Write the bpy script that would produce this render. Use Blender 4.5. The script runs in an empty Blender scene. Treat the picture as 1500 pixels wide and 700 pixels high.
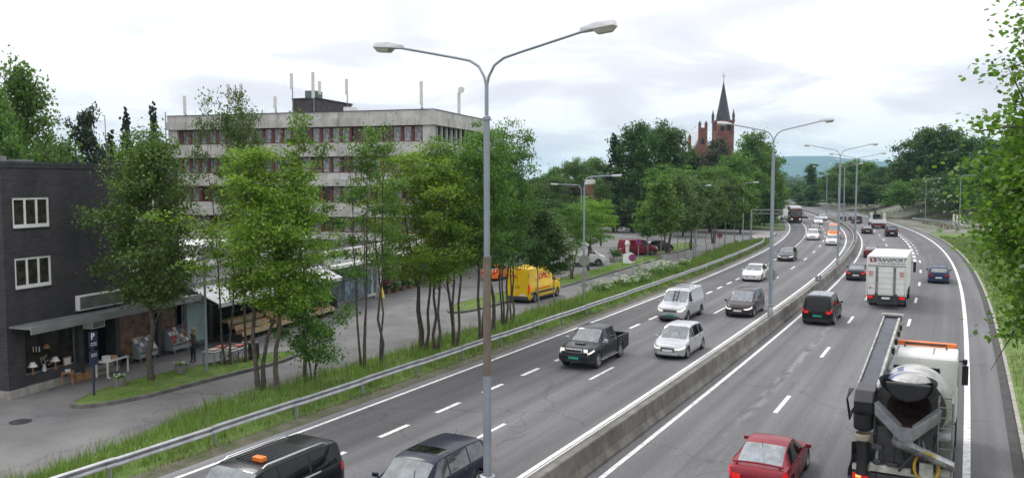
import bpy, bmesh, math, random
import numpy as np
from mathutils import Vector, Matrix

# ------------------------------------------------------------------ camera
FPX, CAMH = 1250.0, 9.0
PITCH = math.atan(85 / 1250)
scn = bpy.context.scene
cam_data = bpy.data.cameras.new('camera'); cam = bpy.data.objects.new('camera', cam_data)
scn.collection.objects.link(cam); scn.camera = cam
cam.location = (0, 0, CAMH); cam.rotation_euler = (math.pi / 2 - PITCH, 0, 0)
cam_data.sensor_fit = 'HORIZONTAL'; cam_data.sensor_width = 36.0; cam_data.lens = 36.0 * FPX / 1500
cam_data.clip_start = 0.2; cam_data.clip_end = 30000

# ------------------------------------------------------------------ sky + sun (overcast day)
SUN_EL, SUN_AZ = math.radians(52), math.radians(-35)      # azimuth from +Y towards +X
world = bpy.data.worlds.new('World'); scn.world = world; world.use_nodes = True
def build_world():
    nt = world.node_tree; N = nt.nodes; K = nt.links; N.clear()
    out = N.new('ShaderNodeOutputWorld'); bg = N.new('ShaderNodeBackground')
    sky = N.new('ShaderNodeTexSky'); sky.sky_type = 'NISHITA'; sky.sun_disc = False
    sky.sun_elevation = SUN_EL; sky.sun_rotation = SUN_AZ
    def math_(op, a, b=None):
        n = N.new('ShaderNodeMath'); n.operation = op
        for i, v in enumerate((a, b)):
            if v is None: continue
            if isinstance(v, (int, float)): n.inputs[i].default_value = v
            else: K.new(v, n.inputs[i])
        return n.outputs[0]
    tc = N.new('ShaderNodeTexCoord'); sep = N.new('ShaderNodeSeparateXYZ'); K.new(tc.outputs['Generated'], sep.inputs[0])
    zc = math_('MAXIMUM', sep.outputs[2], 0.0)
    den = math_('ADD', zc, 0.16)
    cx = math_('DIVIDE', sep.outputs[0], den); cy = math_('DIVIDE', sep.outputs[1], den)
    cmb = N.new('ShaderNodeCombineXYZ'); K.new(cx, cmb.inputs[0]); K.new(cy, cmb.inputs[1])
    n1 = N.new('ShaderNodeTexNoise'); n1.inputs['Scale'].default_value = 1.1; n1.inputs['Detail'].default_value = 5; n1.inputs['Roughness'].default_value = .52
    n1.inputs['Distortion'].default_value = .4
    K.new(cmb.outputs[0], n1.inputs['Vector'])
    r1 = N.new('ShaderNodeValToRGB'); K.new(n1.outputs['Fac'], r1.inputs[0])
    e = r1.color_ramp.elements
    e[0].position = .34; e[0].color = (.73, .725, .81, 1); e[1].position = .54; e[1].color = (1.04, 1.04, 1.05, 1)
    m = r1.color_ramp.elements.new(.46); m.color = (.85, .85, .92, 1)
    # thin breaks in the cloud through which the clear sky shows faintly
    n2 = N.new('ShaderNodeTexNoise'); n2.inputs['Scale'].default_value = 2.3; n2.inputs['Detail'].default_value = 4
    K.new(cmb.outputs[0], n2.inputs['Vector'])
    r2 = N.new('ShaderNodeValToRGB'); K.new(n2.outputs['Fac'], r2.inputs[0])
    r2.color_ramp.elements[0].position = .55; r2.color_ramp.elements[0].color = (0, 0, 0, 1)
    r2.color_ramp.elements[1].position = .75; r2.color_ramp.elements[1].color = (.25, .25, .25, 1)
    # overcast luminance: brighter overhead than at the horizon
    lum = math_('MULTIPLY_ADD', zc, 1.15); lum.node.inputs[2].default_value = .84
    mulc = N.new('ShaderNodeMix'); mulc.data_type = 'RGBA'; mulc.blend_type = 'MULTIPLY'; mulc.inputs[0].default_value = 1
    K.new(r1.outputs[0], mulc.inputs[6]); K.new(lum, mulc.inputs[7])
    skm = N.new('ShaderNodeMix'); skm.data_type = 'RGBA'; skm.blend_type = 'MULTIPLY'; skm.inputs[0].default_value = 1
    K.new(sky.outputs[0], skm.inputs[6]); skm.inputs[7].default_value = (.12, .12, .12, 1)
    mx = N.new('ShaderNodeMix'); mx.data_type = 'RGBA'
    K.new(r2.outputs[0], mx.inputs[0]); K.new(mulc.outputs[2], mx.inputs[6]); K.new(skm.outputs[2], mx.inputs[7])
    K.new(mx.outputs[2], bg.inputs[0]); bg.inputs[1].default_value = 1.0
    K.new(bg.outputs[0], out.inputs[0])
build_world()
sun_d = bpy.data.lights.new('sun', 'SUN'); sun_d.energy = 1.2; sun_d.angle = math.radians(18); sun_d.color = (1, .97, .92)
sun = bpy.data.objects.new('sun', sun_d); scn.collection.objects.link(sun)
_d = Vector((math.sin(SUN_AZ) * math.cos(SUN_EL), math.cos(SUN_AZ) * math.cos(SUN_EL), math.sin(SUN_EL)))
sun.rotation_euler = _d.to_track_quat('Z', 'Y').to_euler()
vs = scn.view_settings; vs.view_transform = 'Standard'; vs.look = 'None'; vs.gamma = 1; vs.use_curve_mapping = False
vs.exposure = 0.22
scn.cycles.use_denoising = True
scn.cycles.max_bounces = 8; scn.cycles.diffuse_bounces = 3; scn.cycles.glossy_bounces = 3; scn.cycles.transmission_bounces = 4
scn.cycles.transparent_max_bounces = 6; scn.cycles.volume_bounces = 1
scn.cycles.caustics_reflective = False; scn.cycles.caustics_refractive = False

# ------------------------------------------------------------------ road geometry in plan (fitted)
_ks = np.array([-80, 0, 25, 50, 75, 100, 125, 150, 175, 200, 240, 1000.])
_hd = np.radians([29.6, 29.02, 28.48, 27.95, 27.11, 25.64, 23.54, 20.99, 18.22, 15.4, 13.2, 13.0])
_S = np.arange(-80, 900, 0.5); _TH = np.interp(_S, _ks, _hd)
_X = np.cumsum(np.sin(_TH)) * .5; _Y = np.cumsum(np.cos(_TH)) * .5
_X = _X - _X[160] - 12.336; _Y = _Y - _Y[160]
def RC(s, o, z=0.0):
    x = np.interp(s, _S, _X); y = np.interp(s, _S, _Y); t = np.interp(s, _S, _TH)
    return (float(x + o * math.cos(t)), float(y - o * math.sin(t)), z)
def RH(s): return float(np.interp(s, _S, _TH))
def G(px, py, z=0.0):
    r = (px - 750) / FPX; d = (py - 350) / FPX
    D = (r, math.cos(PITCH) - d * math.sin(PITCH), -math.sin(PITCH) - d * math.cos(PITCH))
    t = (z - CAMH) / D[2]
    return (D[0] * t, D[1] * t, z)
def AT(px, Y, z=0.0): return ((px - 750) / FPX * Y, Y, z)      # (nearly) the direction of a pixel column at depth Y
def ZAT(py, Y): return CAMH - (py - 265) / FPX * Y

# ------------------------------------------------------------------ helpers
COL = scn.collection
class MB:
    """collects shapes, builds ONE mesh object"""
    def __init__(s): s.v = []; s.f = []; s.m = []
    def add(s, vs, fs, m=0):
        b = len(s.v); s.v += [tuple(v) for v in vs]
        for f in fs: s.f.append([b + i for i in f]); s.m.append(m)
        return s
    def box(s, c, d, rz=0, m=0, ry=0):
        x, y, z = d[0] / 2, d[1] / 2, d[2] / 2
        P = [(-x, -y, -z), (x, -y, -z), (x, y, -z), (-x, y, -z), (-x, -y, z), (x, -y, z), (x, y, z), (-x, y, z)]
        if ry:
            a, b = math.cos(ry), math.sin(ry); P = [(p[0] * a + p[2] * b, p[1], -p[0] * b + p[2] * a) for p in P]
        a, b = math.cos(rz), math.sin(rz)
        P = [(p[0] * a - p[1] * b + c[0], p[0] * b + p[1] * a + c[1], p[2] + c[2]) for p in P]
        return s.add(P, [(0, 3, 2, 1), (4, 5, 6, 7), (0, 1, 5, 4), (1, 2, 6, 5), (2, 3, 7, 6), (3, 0, 4, 7)], m)
    def bx(s, x0, x1, y0, y1, z0, z1, m=0):
        return s.box(((x0 + x1) / 2, (y0 + y1) / 2, (z0 + z1) / 2), (abs(x1 - x0), abs(y1 - y0), abs(z1 - z0)), 0, m)
    def tube(s, path, rad, n=8, m=0, cap=True):
        path = [Vector(p) for p in path]
        if not isinstance(rad, (list, tuple)): rad = [rad] * len(path)
        rings = []; up = None
        for i, p in enumerate(path):
            t = (path[min(i + 1, len(path) - 1)] - path[max(i - 1, 0)])
            t = t.normalized() if t.length > 1e-9 else Vector((0, 0, 1))
            if up is None:
                up = t.orthogonal().normalized()
            up = (up - t * up.dot(t)); up = up.normalized() if up.length > 1e-6 else t.orthogonal().normalized()
            sd = t.cross(up)
            rings.append([p + (up * math.cos(2 * math.pi * k / n) + sd * math.sin(2 * math.pi * k / n)) * rad[i] for k in range(n)])
        V = [q for r in rings for q in r]; F = []
        for i in range(len(path) - 1):
            for k in range(n):
                a = i * n + k; b = i * n + (k + 1) % n; F.append((a, b, b + n, a + n))
        if cap: F.append(tuple(range(n))[::-1]); F.append(tuple((len(path) - 1) * n + k for k in range(n)))
        return s.add(V, F, m)
    def lathe(s, prof, n=20, origin=(0, 0, 0), axis=(0, 0, 1), m=0, mf=None):
        ax = Vector(axis).normalized(); u = ax.orthogonal().normalized(); w = ax.cross(u); o = Vector(origin)
        V = []; F = []
        for (r, h) in prof:
            for k in range(n):
                a = 2 * math.pi * k / n; V.append(o + ax * h + (u * math.cos(a) + w * math.sin(a)) * r)
        b = len(s.v); s.v += [tuple(v) for v in V]
        for i in range(len(prof) - 1):
            for k in range(n):
                a = i * n + k; c = i * n + (k + 1) % n
                s.f.append([b + a, b + c, b + c + n, b + a + n]); s.m.append(mf(i, k) if mf else m)
        return s
    def prism(s, poly, z0, z1, m=0):
        n = len(poly); V = [(p[0], p[1], z0) for p in poly] + [(p[0], p[1], z1) for p in poly]
        F = [tuple(range(n))[::-1], tuple(range(n, 2 * n))] + [(i, (i + 1) % n, n + (i + 1) % n, n + i) for i in range(n)]
        return s.add(V, F, m)
    def extr(s, poly, axis, a0, a1, m=0):
        """polygon in the two other axes, extruded along axis ('x' or 'y')"""
        n = len(poly)
        mk = (lambda p, a: (a, p[0], p[1])) if axis == 'x' else (lambda p, a: (p[0], a, p[1]))
        V = [mk(p, a0) for p in poly] + [mk(p, a1) for p in poly]
        F = [tuple(range(n)), tuple(range(n, 2 * n))[::-1]] + [(i, n + i, n + (i + 1) % n, (i + 1) % n) for i in range(n)]
        return s.add(V, F, m)
    def mesh(s, name, mats, smooth=None, bevel=0, fix=True):
        me = bpy.data.meshes.new(name); me.from_pydata(s.v, [], s.f)
        if not isinstance(mats, (list, tuple)): mats = [mats]
        for a in mats: me.materials.append(a)
        me.polygons.foreach_set('material_index', s.m)
        if fix or bevel:
            bm = bmesh.new(); bm.from_mesh(me)
            if fix: bmesh.ops.recalc_face_normals(bm, faces=bm.faces)
            if bevel:
                bmesh.ops.bevel(bm, geom=[e for e in bm.edges if e.is_manifold and e.calc_face_angle(0) > .5], offset=bevel, segments=2, affect='EDGES', profile=.6, clamp_overlap=True)
            bm.to_mesh(me); bm.free()
        if smooth is not None:
            me.shade_smooth(); me.set_sharp_from_angle(angle=math.radians(smooth))
        return me
    def build(s, name, mats, parent=None, smooth=None, bevel=0, loc=None, rz=None, fix=True):
        return ob(name, s.mesh(name, mats, smooth, bevel, fix), parent, loc, rz)
def ob(name, me, parent=None, loc=None, rz=None):
    o = bpy.data.objects.new(name, me); COL.objects.link(o)
    if parent is not None: o.parent = parent
    if loc is not None: o.location = loc
    if rz is not None: o.rotation_euler = (0, 0, rz)
    return o
def tag(o, label=None, cat=None, group=None, kind=None):
    if label: o['label'] = label
    if cat: o['category'] = cat
    if group: o['group'] = group
    if kind: o['kind'] = kind
    return o
def thing(name, label, cat, loc=(0, 0, 0), rz=0, group=None):
    o = bpy.data.objects.new(name, None); COL.objects.link(o); o.empty_display_size = .3
    o.location = loc; o.rotation_euler = (0, 0, rz)
    return tag(o, label, cat, group)
def copy_tree(o, parent=None):
    c = o.copy(); COL.objects.link(c); c.parent = parent
    for ch in list(o.children): copy_tree(ch, c)
    return c
def fast_mesh(name, V, F, mat, uv=None, smooth=False):
    """V (n,3) array, F (m,k) index array"""
    V = np.asarray(V, np.float32); F = np.asarray(F, np.int32); k = F.shape[1]
    me = bpy.data.meshes.new(name)
    me.vertices.add(len(V)); me.vertices.foreach_set('co', V.ravel())
    me.loops.add(F.size); me.loops.foreach_set('vertex_index', F.ravel())
    me.polygons.add(len(F)); me.polygons.foreach_set('loop_start', np.arange(0, F.size, k, dtype=np.int32))
    me.update(calc_edges=True)
    if uv is not None:
        l = me.uv_layers.new(name='UVMap'); l.data.foreach_set('uv', np.asarray(uv, np.float32)[F.ravel()].ravel())
    if smooth: me.shade_smooth()
    me.materials.append(mat); me.validate()
    return me
def text_mesh(txt, size, mat, extrude=.004, shear=0., offset=0., spacing=1., sx=1.):
    cu = bpy.data.curves.new('lettering', 'FONT'); cu.body = txt; cu.size = size; cu.extrude = extrude; cu.shear = shear
    cu.align_x = 'CENTER'; cu.align_y = 'CENTER'; cu.offset = offset; cu.space_character = spacing; cu.resolution_u = 3
    t = bpy.data.objects.new('lettering', cu); COL.objects.link(t)
    dg = bpy.context.evaluated_depsgraph_get(); me = bpy.data.meshes.new_from_object(t.evaluated_get(dg))
    bpy.data.objects.remove(t); bpy.data.curves.remove(cu)
    if sx != 1: me.transform(Matrix.Diagonal((sx, 1, 1, 1)))
    me.materials.clear(); me.materials.append(mat)
    return me

# ------------------------------------------------------------------ materials
def nodes(name):
    m = bpy.data.materials.new(name); m.use_nodes = True
    nt = m.node_tree; b = nt.nodes['Principled BSDF']
    return m, nt, b
def setp(b, **k):
    names = dict(col='Base Color', rough='Roughness', metal='Metallic', ior='IOR', coat='Coat Weight', coatr='Coat Roughness', spec='Specular IOR Level', emit='Emission Color', estr='Emission Strength', trans='Transmission Weight', alpha='Alpha')
    for a, v in k.items():
        if a in ('col', 'emit') and len(v) == 3: v = (*v, 1)
        b.inputs[names[a]].default_value = v
def noise_mix(nt, b, c1, c2, scale=5, detail=5, lo=.35, hi=.65, coord='Object', inp='Base Color', stretch=None, rough=.6):
    N, K = nt.nodes, nt.links
    tc = N.new('ShaderNodeTexCoord'); n = N.new('ShaderNodeTexNoise'); n.inputs['Scale'].default_value = scale; n.inputs['Detail'].default_value = detail
    n.inputs['Roughness'].default_value = rough
    src = N.new('ShaderNodeNewGeometry').outputs['Position'] if coord == 'World' else tc.outputs[coord]
    if stretch:
        mp = N.new('ShaderNodeMapping'); mp.inputs['Scale'].default_value = stretch; K.new(src, mp.inputs[0]); src = mp.outputs[0]
    K.new(src, n.inputs['Vector'])
    r = N.new('ShaderNodeValToRGB'); r.color_ramp.elements[0].position = lo; r.color_ramp.elements[1].position = hi
    r.color_ramp.elements[0].color = (*c1, 1); r.color_ramp.elements[1].color = (*c2, 1)
    K.new(n.outputs['Fac'], r.inputs[0])
    if inp: K.new(r.outputs[0], b.inputs[inp])
    return n, r
def mul(nt, a, bsock, fac=1.0, mode='MULTIPLY'):
    n = nt.nodes.new('ShaderNodeMix'); n.data_type = 'RGBA'; n.blend_type = mode; n.inputs[0].default_value = fac
    nt.links.new(a, n.inputs[6]); nt.links.new(bsock, n.inputs[7]); return n.outputs[2]
def bump(nt, b, h, strength=.3, dist=.02):
    n = nt.nodes.new('ShaderNodeBump'); n.inputs['Strength'].default_value = strength; n.inputs['Distance'].default_value = dist
    nt.links.new(h, n.inputs['Height']); nt.links.new(n.outputs[0], b.inputs['Normal'])
def plain(name, col, rough=.6, var=.18, scale=3, metal=0, **k):
    m, nt, b = nodes(name); setp(b, rough=rough, metal=metal, **k)
    noise_mix(nt, b, tuple(c * (1 - var) for c in col), tuple(min(1, c * (1 + var)) for c in col), scale)
    return m
def paint(name, col, metal=.0, rough=.22, dirt=.25):
    m, nt, b = nodes(name); setp(b, rough=rough, metal=metal, coat=.16, coatr=.05, spec=.2)
    N, K = nt.nodes, nt.links
    n, r = noise_mix(nt, b, col, tuple(c * (1 - dirt) + .03 * dirt for c in col), 2.2, 4, .4, .75)
    # road dust settles low on the sides
    tc = N.new('ShaderNodeTexCoord'); sp = N.new('ShaderNodeSeparateXYZ'); K.new(tc.outputs['Object'], sp.inputs[0])
    mr = N.new('ShaderNodeMapRange'); mr.inputs[1].default_value = .15; mr.inputs[2].default_value = .6; mr.inputs[3].default_value = .22; mr.inputs[4].default_value = 0
    K.new(sp.outputs[2], mr.inputs[0])
    mx = N.new('ShaderNodeMix'); mx.data_type = 'RGBA'; K.new(mr.outputs[0], mx.inputs[0]); K.new(r.outputs[0], mx.inputs[6]); mx.inputs[7].default_value = (.11, .10, .09, 1)
    K.new(mx.outputs[2], b.inputs['Base Color'])
    return m
def glass_mat(name, col=(.02, .025, .028), ior=1.75, rough=.03):
    m, nt, b = nodes(name); setp(b, col=col, rough=rough, ior=ior)
    noise_mix(nt, b, tuple(c * .6 for c in col), tuple(c * 1.9 for c in col), 2.5, 2, .35, .7)
    return m
def leaf_mat(name, c_dark, c_light, trans=.4, c_odd=None):
    m = bpy.data.materials.new(name); m.use_nodes = True; nt = m.node_tree; N, K = nt.nodes, nt.links; N.clear()
    out = N.new('ShaderNodeOutputMaterial'); geo = N.new('ShaderNodeNewGeometry'); oi = N.new('ShaderNodeObjectInfo')
    r = N.new('ShaderNodeValToRGB'); r.color_ramp.elements[0].color = (*c_dark, 1); r.color_ramp.elements[1].color = (*c_light, 1)
    K.new(geo.outputs['Random Per Island'], r.inputs[0])
    hs = N.new('ShaderNodeHueSaturation'); K.new(r.outputs[0], hs.inputs['Color'])
    mr = N.new('ShaderNodeMapRange'); mr.inputs[3].default_value = .9; mr.inputs[4].default_value = 1.15; K.new(oi.outputs['Random'], mr.inputs[0]); K.new(mr.outputs[0], hs.inputs['Value'])
    mh = N.new('ShaderNodeMapRange'); mh.inputs[3].default_value = .496; mh.inputs[4].default_value = .516; K.new(oi.outputs['Random'], mh.inputs[0]); K.new(mh.outputs[0], hs.inputs['Hue'])
    d = N.new('ShaderNodeBsdfDiffuse'); t = N.new('ShaderNodeBsdfTranslucent'); g = N.new('ShaderNodeBsdfGlossy'); g.inputs['Roughness'].default_value = .45
    K.new(hs.outputs[0], d.inputs[0]); K.new(hs.outputs[0], t.inputs[0]); g.inputs[0].default_value = (.6, .62, .6, 1)
    m1 = N.new('ShaderNodeMixShader'); m1.inputs[0].default_value = trans; K.new(d.outputs[0], m1.inputs[1]); K.new(t.outputs[0], m1.inputs[2])
    m2 = N.new('ShaderNodeMixShader'); m2.inputs[0].default_value = .05; K.new(m1.outputs[0], m2.inputs[1]); K.new(g.outputs[0], m2.inputs[2])
    K.new(m2.outputs[0], out.inputs[0])
    return m

MT = {}
def make_materials():
    # asphalt of the main road: UV = (offset, along) in metres
    m, nt, b = nodes('asphalt'); N, K = nt.nodes, nt.links; setp(b, rough=.82)
    uv = N.new('ShaderNodeUVMap'); uv.uv_map = 'UVMap'; sp = N.new('ShaderNodeSeparateXYZ'); K.new(uv.outputs[0], sp.inputs[0])
    mr = N.new('ShaderNodeMapRange'); mr.inputs[1].default_value = -14; mr.inputs[2].default_value = 14; K.new(sp.outputs[0], mr.inputs[0])
    rp = N.new('ShaderNodeValToRGB'); K.new(mr.outputs[0], rp.inputs[0]); cr = rp.color_ramp
    def P(o): return (o + 14) / 28
    stops = [(-14, .18), (-11.0, .18), (-10.55, .15), (-10.2, .092), (-7.6, .09), (-7.2, .122), (-5, .128), (-1.4, .126), (-.9, .14), (1.0, .14), (1.4, .125), (4.2, .132), (7.4, .118), (7.8, .098), (10.8, .1), (12.3, .125)]
    while len(cr.elements) < len(stops): cr.elements.new(.5)
    for e, (o, v) in zip(cr.elements, stops): e.position = P(o); e.color = (v, v * .985, v * 1.01, 1)
    def nz(scale, st, lo, hi, a, c, detail=5):
        mp = N.new('ShaderNodeMapping'); mp.inputs['Scale'].default_value = st; K.new(uv.outputs[0], mp.inputs[0])
        n = N.new('ShaderNodeTexNoise'); n.inputs['Scale'].default_value = scale; n.inputs['Detail'].default_value = detail; K.new(mp.outputs[0], n.inputs['Vector'])
        r = N.new('ShaderNodeValToRGB'); r.color_ramp.elements[0].position = lo; r.color_ramp.elements[1].position = hi
        r.color_ramp.elements[0].color = (a, a, a, 1); r.color_ramp.elements[1].color = (c, c, c, 1); K.new(n.outputs['Fac'], r.inputs[0]); return n, r.outputs[0]
    tr = N.new('ShaderNodeValToRGB'); K.new(mr.outputs[0], tr.inputs[0]); ts = [(-13.9, 1)]
    for c_ in (-8.9, -5.9, -2.8, 2.6, 5.9, 9.2): ts += [(c_ - 1.35, 1.03), (c_ - .75, .86), (c_, 1.05), (c_ + .75, .86), (c_ + 1.35, 1.03)]
    while len(tr.color_ramp.elements) < len(ts): tr.color_ramp.elements.new(.5)
    for e, (o_, v) in zip(tr.color_ramp.elements, ts): e.position = P(o_); e.color = (v, v, v, 1)
    _, streak = nz(1.5, (1, .02, 1), .35, .65, .80, 1.14)
    _, patch = nz(.25, (1, .3, 1), .38, .64, .86, 1.10)
    ng, grain = nz(9, (1, 1, 1), .3, .7, .82, 1.18, 8)
    _, scar = nz(3.2, (1, .06, 1), .66, .74, 1.0, 1.22)
    _, seam = nz(.9, (1, .012, 1), .492, .5, 1.0, .90, 2)
    c = mul(nt, rp.outputs[0], tr.outputs[0], .8); c = mul(nt, c, streak); c = mul(nt, c, patch); c = mul(nt, c, seam); c = mul(nt, c, grain); c = mul(nt, c, scar)
    # fine cracks, and a pale scraped streak in the inner right-hand lane
    vn = N.new('ShaderNodeTexNoise'); vn.inputs['Scale'].default_value = .8; vn.inputs['Detail'].default_value = 5; K.new(uv.outputs[0], vn.inputs['Vector'])
    va = N.new('ShaderNodeVectorMath'); va.operation = 'MULTIPLY_ADD'; va.inputs[1].default_value = (2.4, 2.4, 0); K.new(vn.outputs['Color'], va.inputs[0]); K.new(uv.outputs[0], va.inputs[2])
    vo = N.new('ShaderNodeTexVoronoi'); vo.feature = 'DISTANCE_TO_EDGE'; vo.inputs['Scale'].default_value = .11; K.new(va.outputs[0], vo.inputs['Vector'])
    cr2 = N.new('ShaderNodeValToRGB'); cr2.color_ramp.elements[0].color = (.68, .68, .68, 1); cr2.color_ramp.elements[1].position = .006; cr2.color_ramp.elements[1].color = (1, 1, 1, 1); K.new(vo.outputs['Distance'], cr2.inputs[0])
    c = mul(nt, c, cr2.outputs[0])
    sr = N.new('ShaderNodeValToRGB'); K.new(mr.outputs[0], sr.inputs[0]); sel = sr.color_ramp.elements
    while len(sel) < 4: sel.new(.5)
    for e, (o_, v) in zip(sel, ((3.0, 0), (3.2, 1), (3.42, 1), (3.65, 0))): e.position = P(o_); e.color = (v, v, v, 1)
    ms = N.new('ShaderNodeMapRange'); ms.inputs[1].default_value = 30; ms.inputs[2].default_value = 44; K.new(sp.outputs[1], ms.inputs[0])
    me_ = N.new('ShaderNodeMapRange'); me_.inputs[1].default_value = 74; me_.inputs[2].default_value = 56; K.new(sp.outputs[1], me_.inputs[0])
    _, brk = nz(2.6, (1, .25, 1), .42, .6, 0, 1, 8)
    k1 = mul(nt, sr.outputs[0], brk); k1 = mul(nt, k1, ms.outputs[0]); k1 = mul(nt, k1, me_.outputs[0])
    lt = N.new('ShaderNodeMix'); lt.data_type = 'RGBA'; K.new(k1, lt.inputs[0]); K.new(c, lt.inputs[6]); lt.inputs[7].default_value = (.19, .19, .19, 1); c = lt.outputs[2]
    K.new(c, b.inputs['Base Color']); bump(nt, b, ng.outputs['Fac'], .25, .01)
    MT['asphalt'] = m
    m, nt, b = nodes('old_asphalt'); setp(b, rough=.88)
    n, r = noise_mix(nt, b, (.11, .107, .106), (.175, .172, .168), .35, 6, .35, .68)
    n2, r2 = noise_mix(nt, b, (.8, .8, .8), (1.15, 1.15, 1.15), 14, 6, .3, .7, inp=None)
    N, K = nt.nodes, nt.links
    vor = N.new('ShaderNodeTexVoronoi'); vor.feature = 'DISTANCE_TO_EDGE'; vor.inputs['Scale'].default_value = .16
    tc = N.new('ShaderNodeTexCoord'); nn = N.new('ShaderNodeTexNoise'); nn.inputs['Scale'].default_value = .9; nn.inputs['Detail'].default_value = 4
    K.new(tc.outputs['Object'], nn.inputs['Vector']); va = N.new('ShaderNodeVectorMath'); va.operation = 'MULTIPLY_ADD'; va.inputs[1].default_value = (2.2, 2.2, 0)
    K.new(nn.outputs['Color'], va.inputs[0]); K.new(tc.outputs['Object'], va.inputs[2]); K.new(va.outputs[0], vor.inputs['Vector'])
    cr = N.new('ShaderNodeValToRGB'); cr.color_ramp.elements[0].position = .0; cr.color_ramp.elements[0].color = (.62, .62, .62, 1); cr.color_ramp.elements[1].position = .012; cr.color_ramp.elements[1].color = (1, 1, 1, 1)
    K.new(vor.outputs['Distance'], cr.inputs[0])
    c = mul(nt, r.outputs[0], r2.outputs[0]); c = mul(nt, c, cr.outputs[0]); K.new(c, b.inputs['Base Color']); bump(nt, b, n2.outputs['Fac'], .3, .01)
    MT['old_asphalt'] = m
    m, nt, b = nodes('road_paint'); setp(b, rough=.6); noise_mix(nt, b, (.30, .30, .29), (.72, .72, .69), 5, 8, .34, .52, rough=.7); MT['road_paint'] = m
    m, nt, b = nodes('soil_ground'); setp(b, rough=.95); n, r = noise_mix(nt, b, (.05, .085, .022), (.085, .12, .035), .5, 8); bump(nt, b, n.outputs['Fac'], .5, .1); MT['ground'] = m
    m, nt, b = nodes('turf'); setp(b, rough=.95); n, r = noise_mix(nt, b, (.065, .115, .02), (.13, .19, .04), 1.2, 9, .35, .65); bump(nt, b, n.outputs['Fac'], .6, .1); MT['turf'] = m
    m, nt, b = nodes('dusty_verge'); setp(b, rough=.95); n, r = noise_mix(nt, b, (.07, .085, .035), (.13, .115, .085), 1.6, 9, .4, .6); MT['dusty'] = m
    m, nt, b = nodes('bare_soil'); setp(b, rough=.95); n, r = noise_mix(nt, b, (.12, .112, .098), (.19, .178, .158), .3, 9, .35, .62)
    N, K = nt.nodes, nt.links
    n2, r2 = noise_mix(nt, b, (0, 0, 0), (1, 1, 1), .12, 7, .44, .58, inp=None)
    mx = N.new('ShaderNodeMix'); mx.data_type = 'RGBA'; K.new(r2.outputs[0], mx.inputs[0]); K.new(r.outputs[0], mx.inputs[6]); mx.inputs[7].default_value = (.075, .10, .04, 1); K.new(mx.outputs[2], b.inputs['Base Color'])
    bump(nt, b, n.outputs['Fac'], .4, .15); MT['soil'] = m
    m, nt, b = nodes('concrete'); setp(b, rough=.85); n, r = noise_mix(nt, b, (.24, .225, .20), (.36, .345, .315), 1.6, 8, .35, .65)
    n2, r2 = noise_mix(nt, b, (.72, .70, .66), (1.05, 1.05, 1.05), .9, 6, .35, .6, inp=None, stretch=(3, 3, .25))
    nt.links.new(mul(nt, r.outputs[0], r2.outputs[0]), b.inputs['Base Color']); bump(nt, b, n.outputs['Fac'], .15, .01); MT['concrete'] = m
    m, nt, b = nodes('facade_concrete'); setp(b, rough=.9); n, r = noise_mix(nt, b, (.36, .35, .33), (.50, .49, .465), .8, 7, .35, .65, 'World')
    n2, r2 = noise_mix(nt, b, (.74, .72, .69), (1.04, 1.04, 1.04), .9, 6, .30, .5, 'World', inp=None, stretch=(2.2, 2.2, .25))
    nt.links.new(mul(nt, r.outputs[0], r2.outputs[0]), b.inputs['Base Color']); MT['facade'] = m
    m, nt, b = nodes('dark_brick'); setp(b, rough=.8); N, K = nt.nodes, nt.links
    tc = N.new('ShaderNodeTexCoord'); sx = N.new('ShaderNodeSeparateXYZ'); K.new(tc.outputs['Object'], sx.inputs[0])
    ad = N.new('ShaderNodeMath'); ad.operation = 'ADD'; K.new(sx.outputs[0], ad.inputs[0]); K.new(sx.outputs[1], ad.inputs[1])
    cm = N.new('ShaderNodeCombineXYZ'); K.new(ad.outputs[0], cm.inputs[0]); K.new(sx.outputs[2], cm.inputs[1])
    br = N.new('ShaderNodeTexBrick'); K.new(cm.outputs[0], br.inputs['Vector']); br.inputs['Scale'].default_value = 1
    br.inputs['Brick Width'].default_value = .24; br.inputs['Row Height'].default_value = .075; br.inputs['Mortar Size'].default_value = .007
    br.inputs['Color1'].default_value = (.021, .020, .025, 1); br.inputs['Color2'].default_value = (.045, .041, .048, 1); br.inputs['Mortar'].default_value = (.07, .068, .072, 1); br.inputs['Bias'].default_value = -.1
    n2, r2 = noise_mix(nt, b, (.6, .6, .62), (1.35, 1.3, 1.26), .5, 8, .33, .67, inp=None)
    K.new(mul(nt, br.outputs['Color'], r2.outputs[0]), b.inputs['Base Color']); bump(nt, b, br.outputs['Fac'], -.3, .01); MT['brick'] = m
    m, nt, b = nodes('red_brick'); setp(b, rough=.85); noise_mix(nt, b, (.13, .045, .034), (.20, .075, .055), .5, 8); MT['red_brick'] = m
    m, nt, b = nodes('barrier_concrete'); setp(b, rough=.9); n, r = noise_mix(nt, b, (.115, .107, .095), (.20, .19, .17), 1.4, 8, .35, .65, 'World')
    n2, r2 = noise_mix(nt, b, (.66, .64, .6), (1.05, 1.05, 1.05), .6, 6, .34, .6, 'World', inp=None)
    nt.links.new(mul(nt, r.outputs[0], r2.outputs[0]), b.inputs['Base Color']); bump(nt, b, n.outputs['Fac'], .2, .01); MT['barrier'] = m
    MT['galv'] = plain('galvanised_steel', (.36, .37, .38), .45, .2, 2, .6)
    MT['lamp_grey'] = plain('lamp_pole_paint', (.27, .30, .34), .45, .12, .8, .3)
    MT['lamp_brown'] = plain('lamp_pole_brown_paint', (.16, .125, .10), .6, .25, 1.5, .1)  # brown tone for the middle stretch of the nearest pole
    MT['lamp_head'] = plain('lamp_head_aluminium', (.55, .56, .57), .4, .1, 2, .3)
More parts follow.
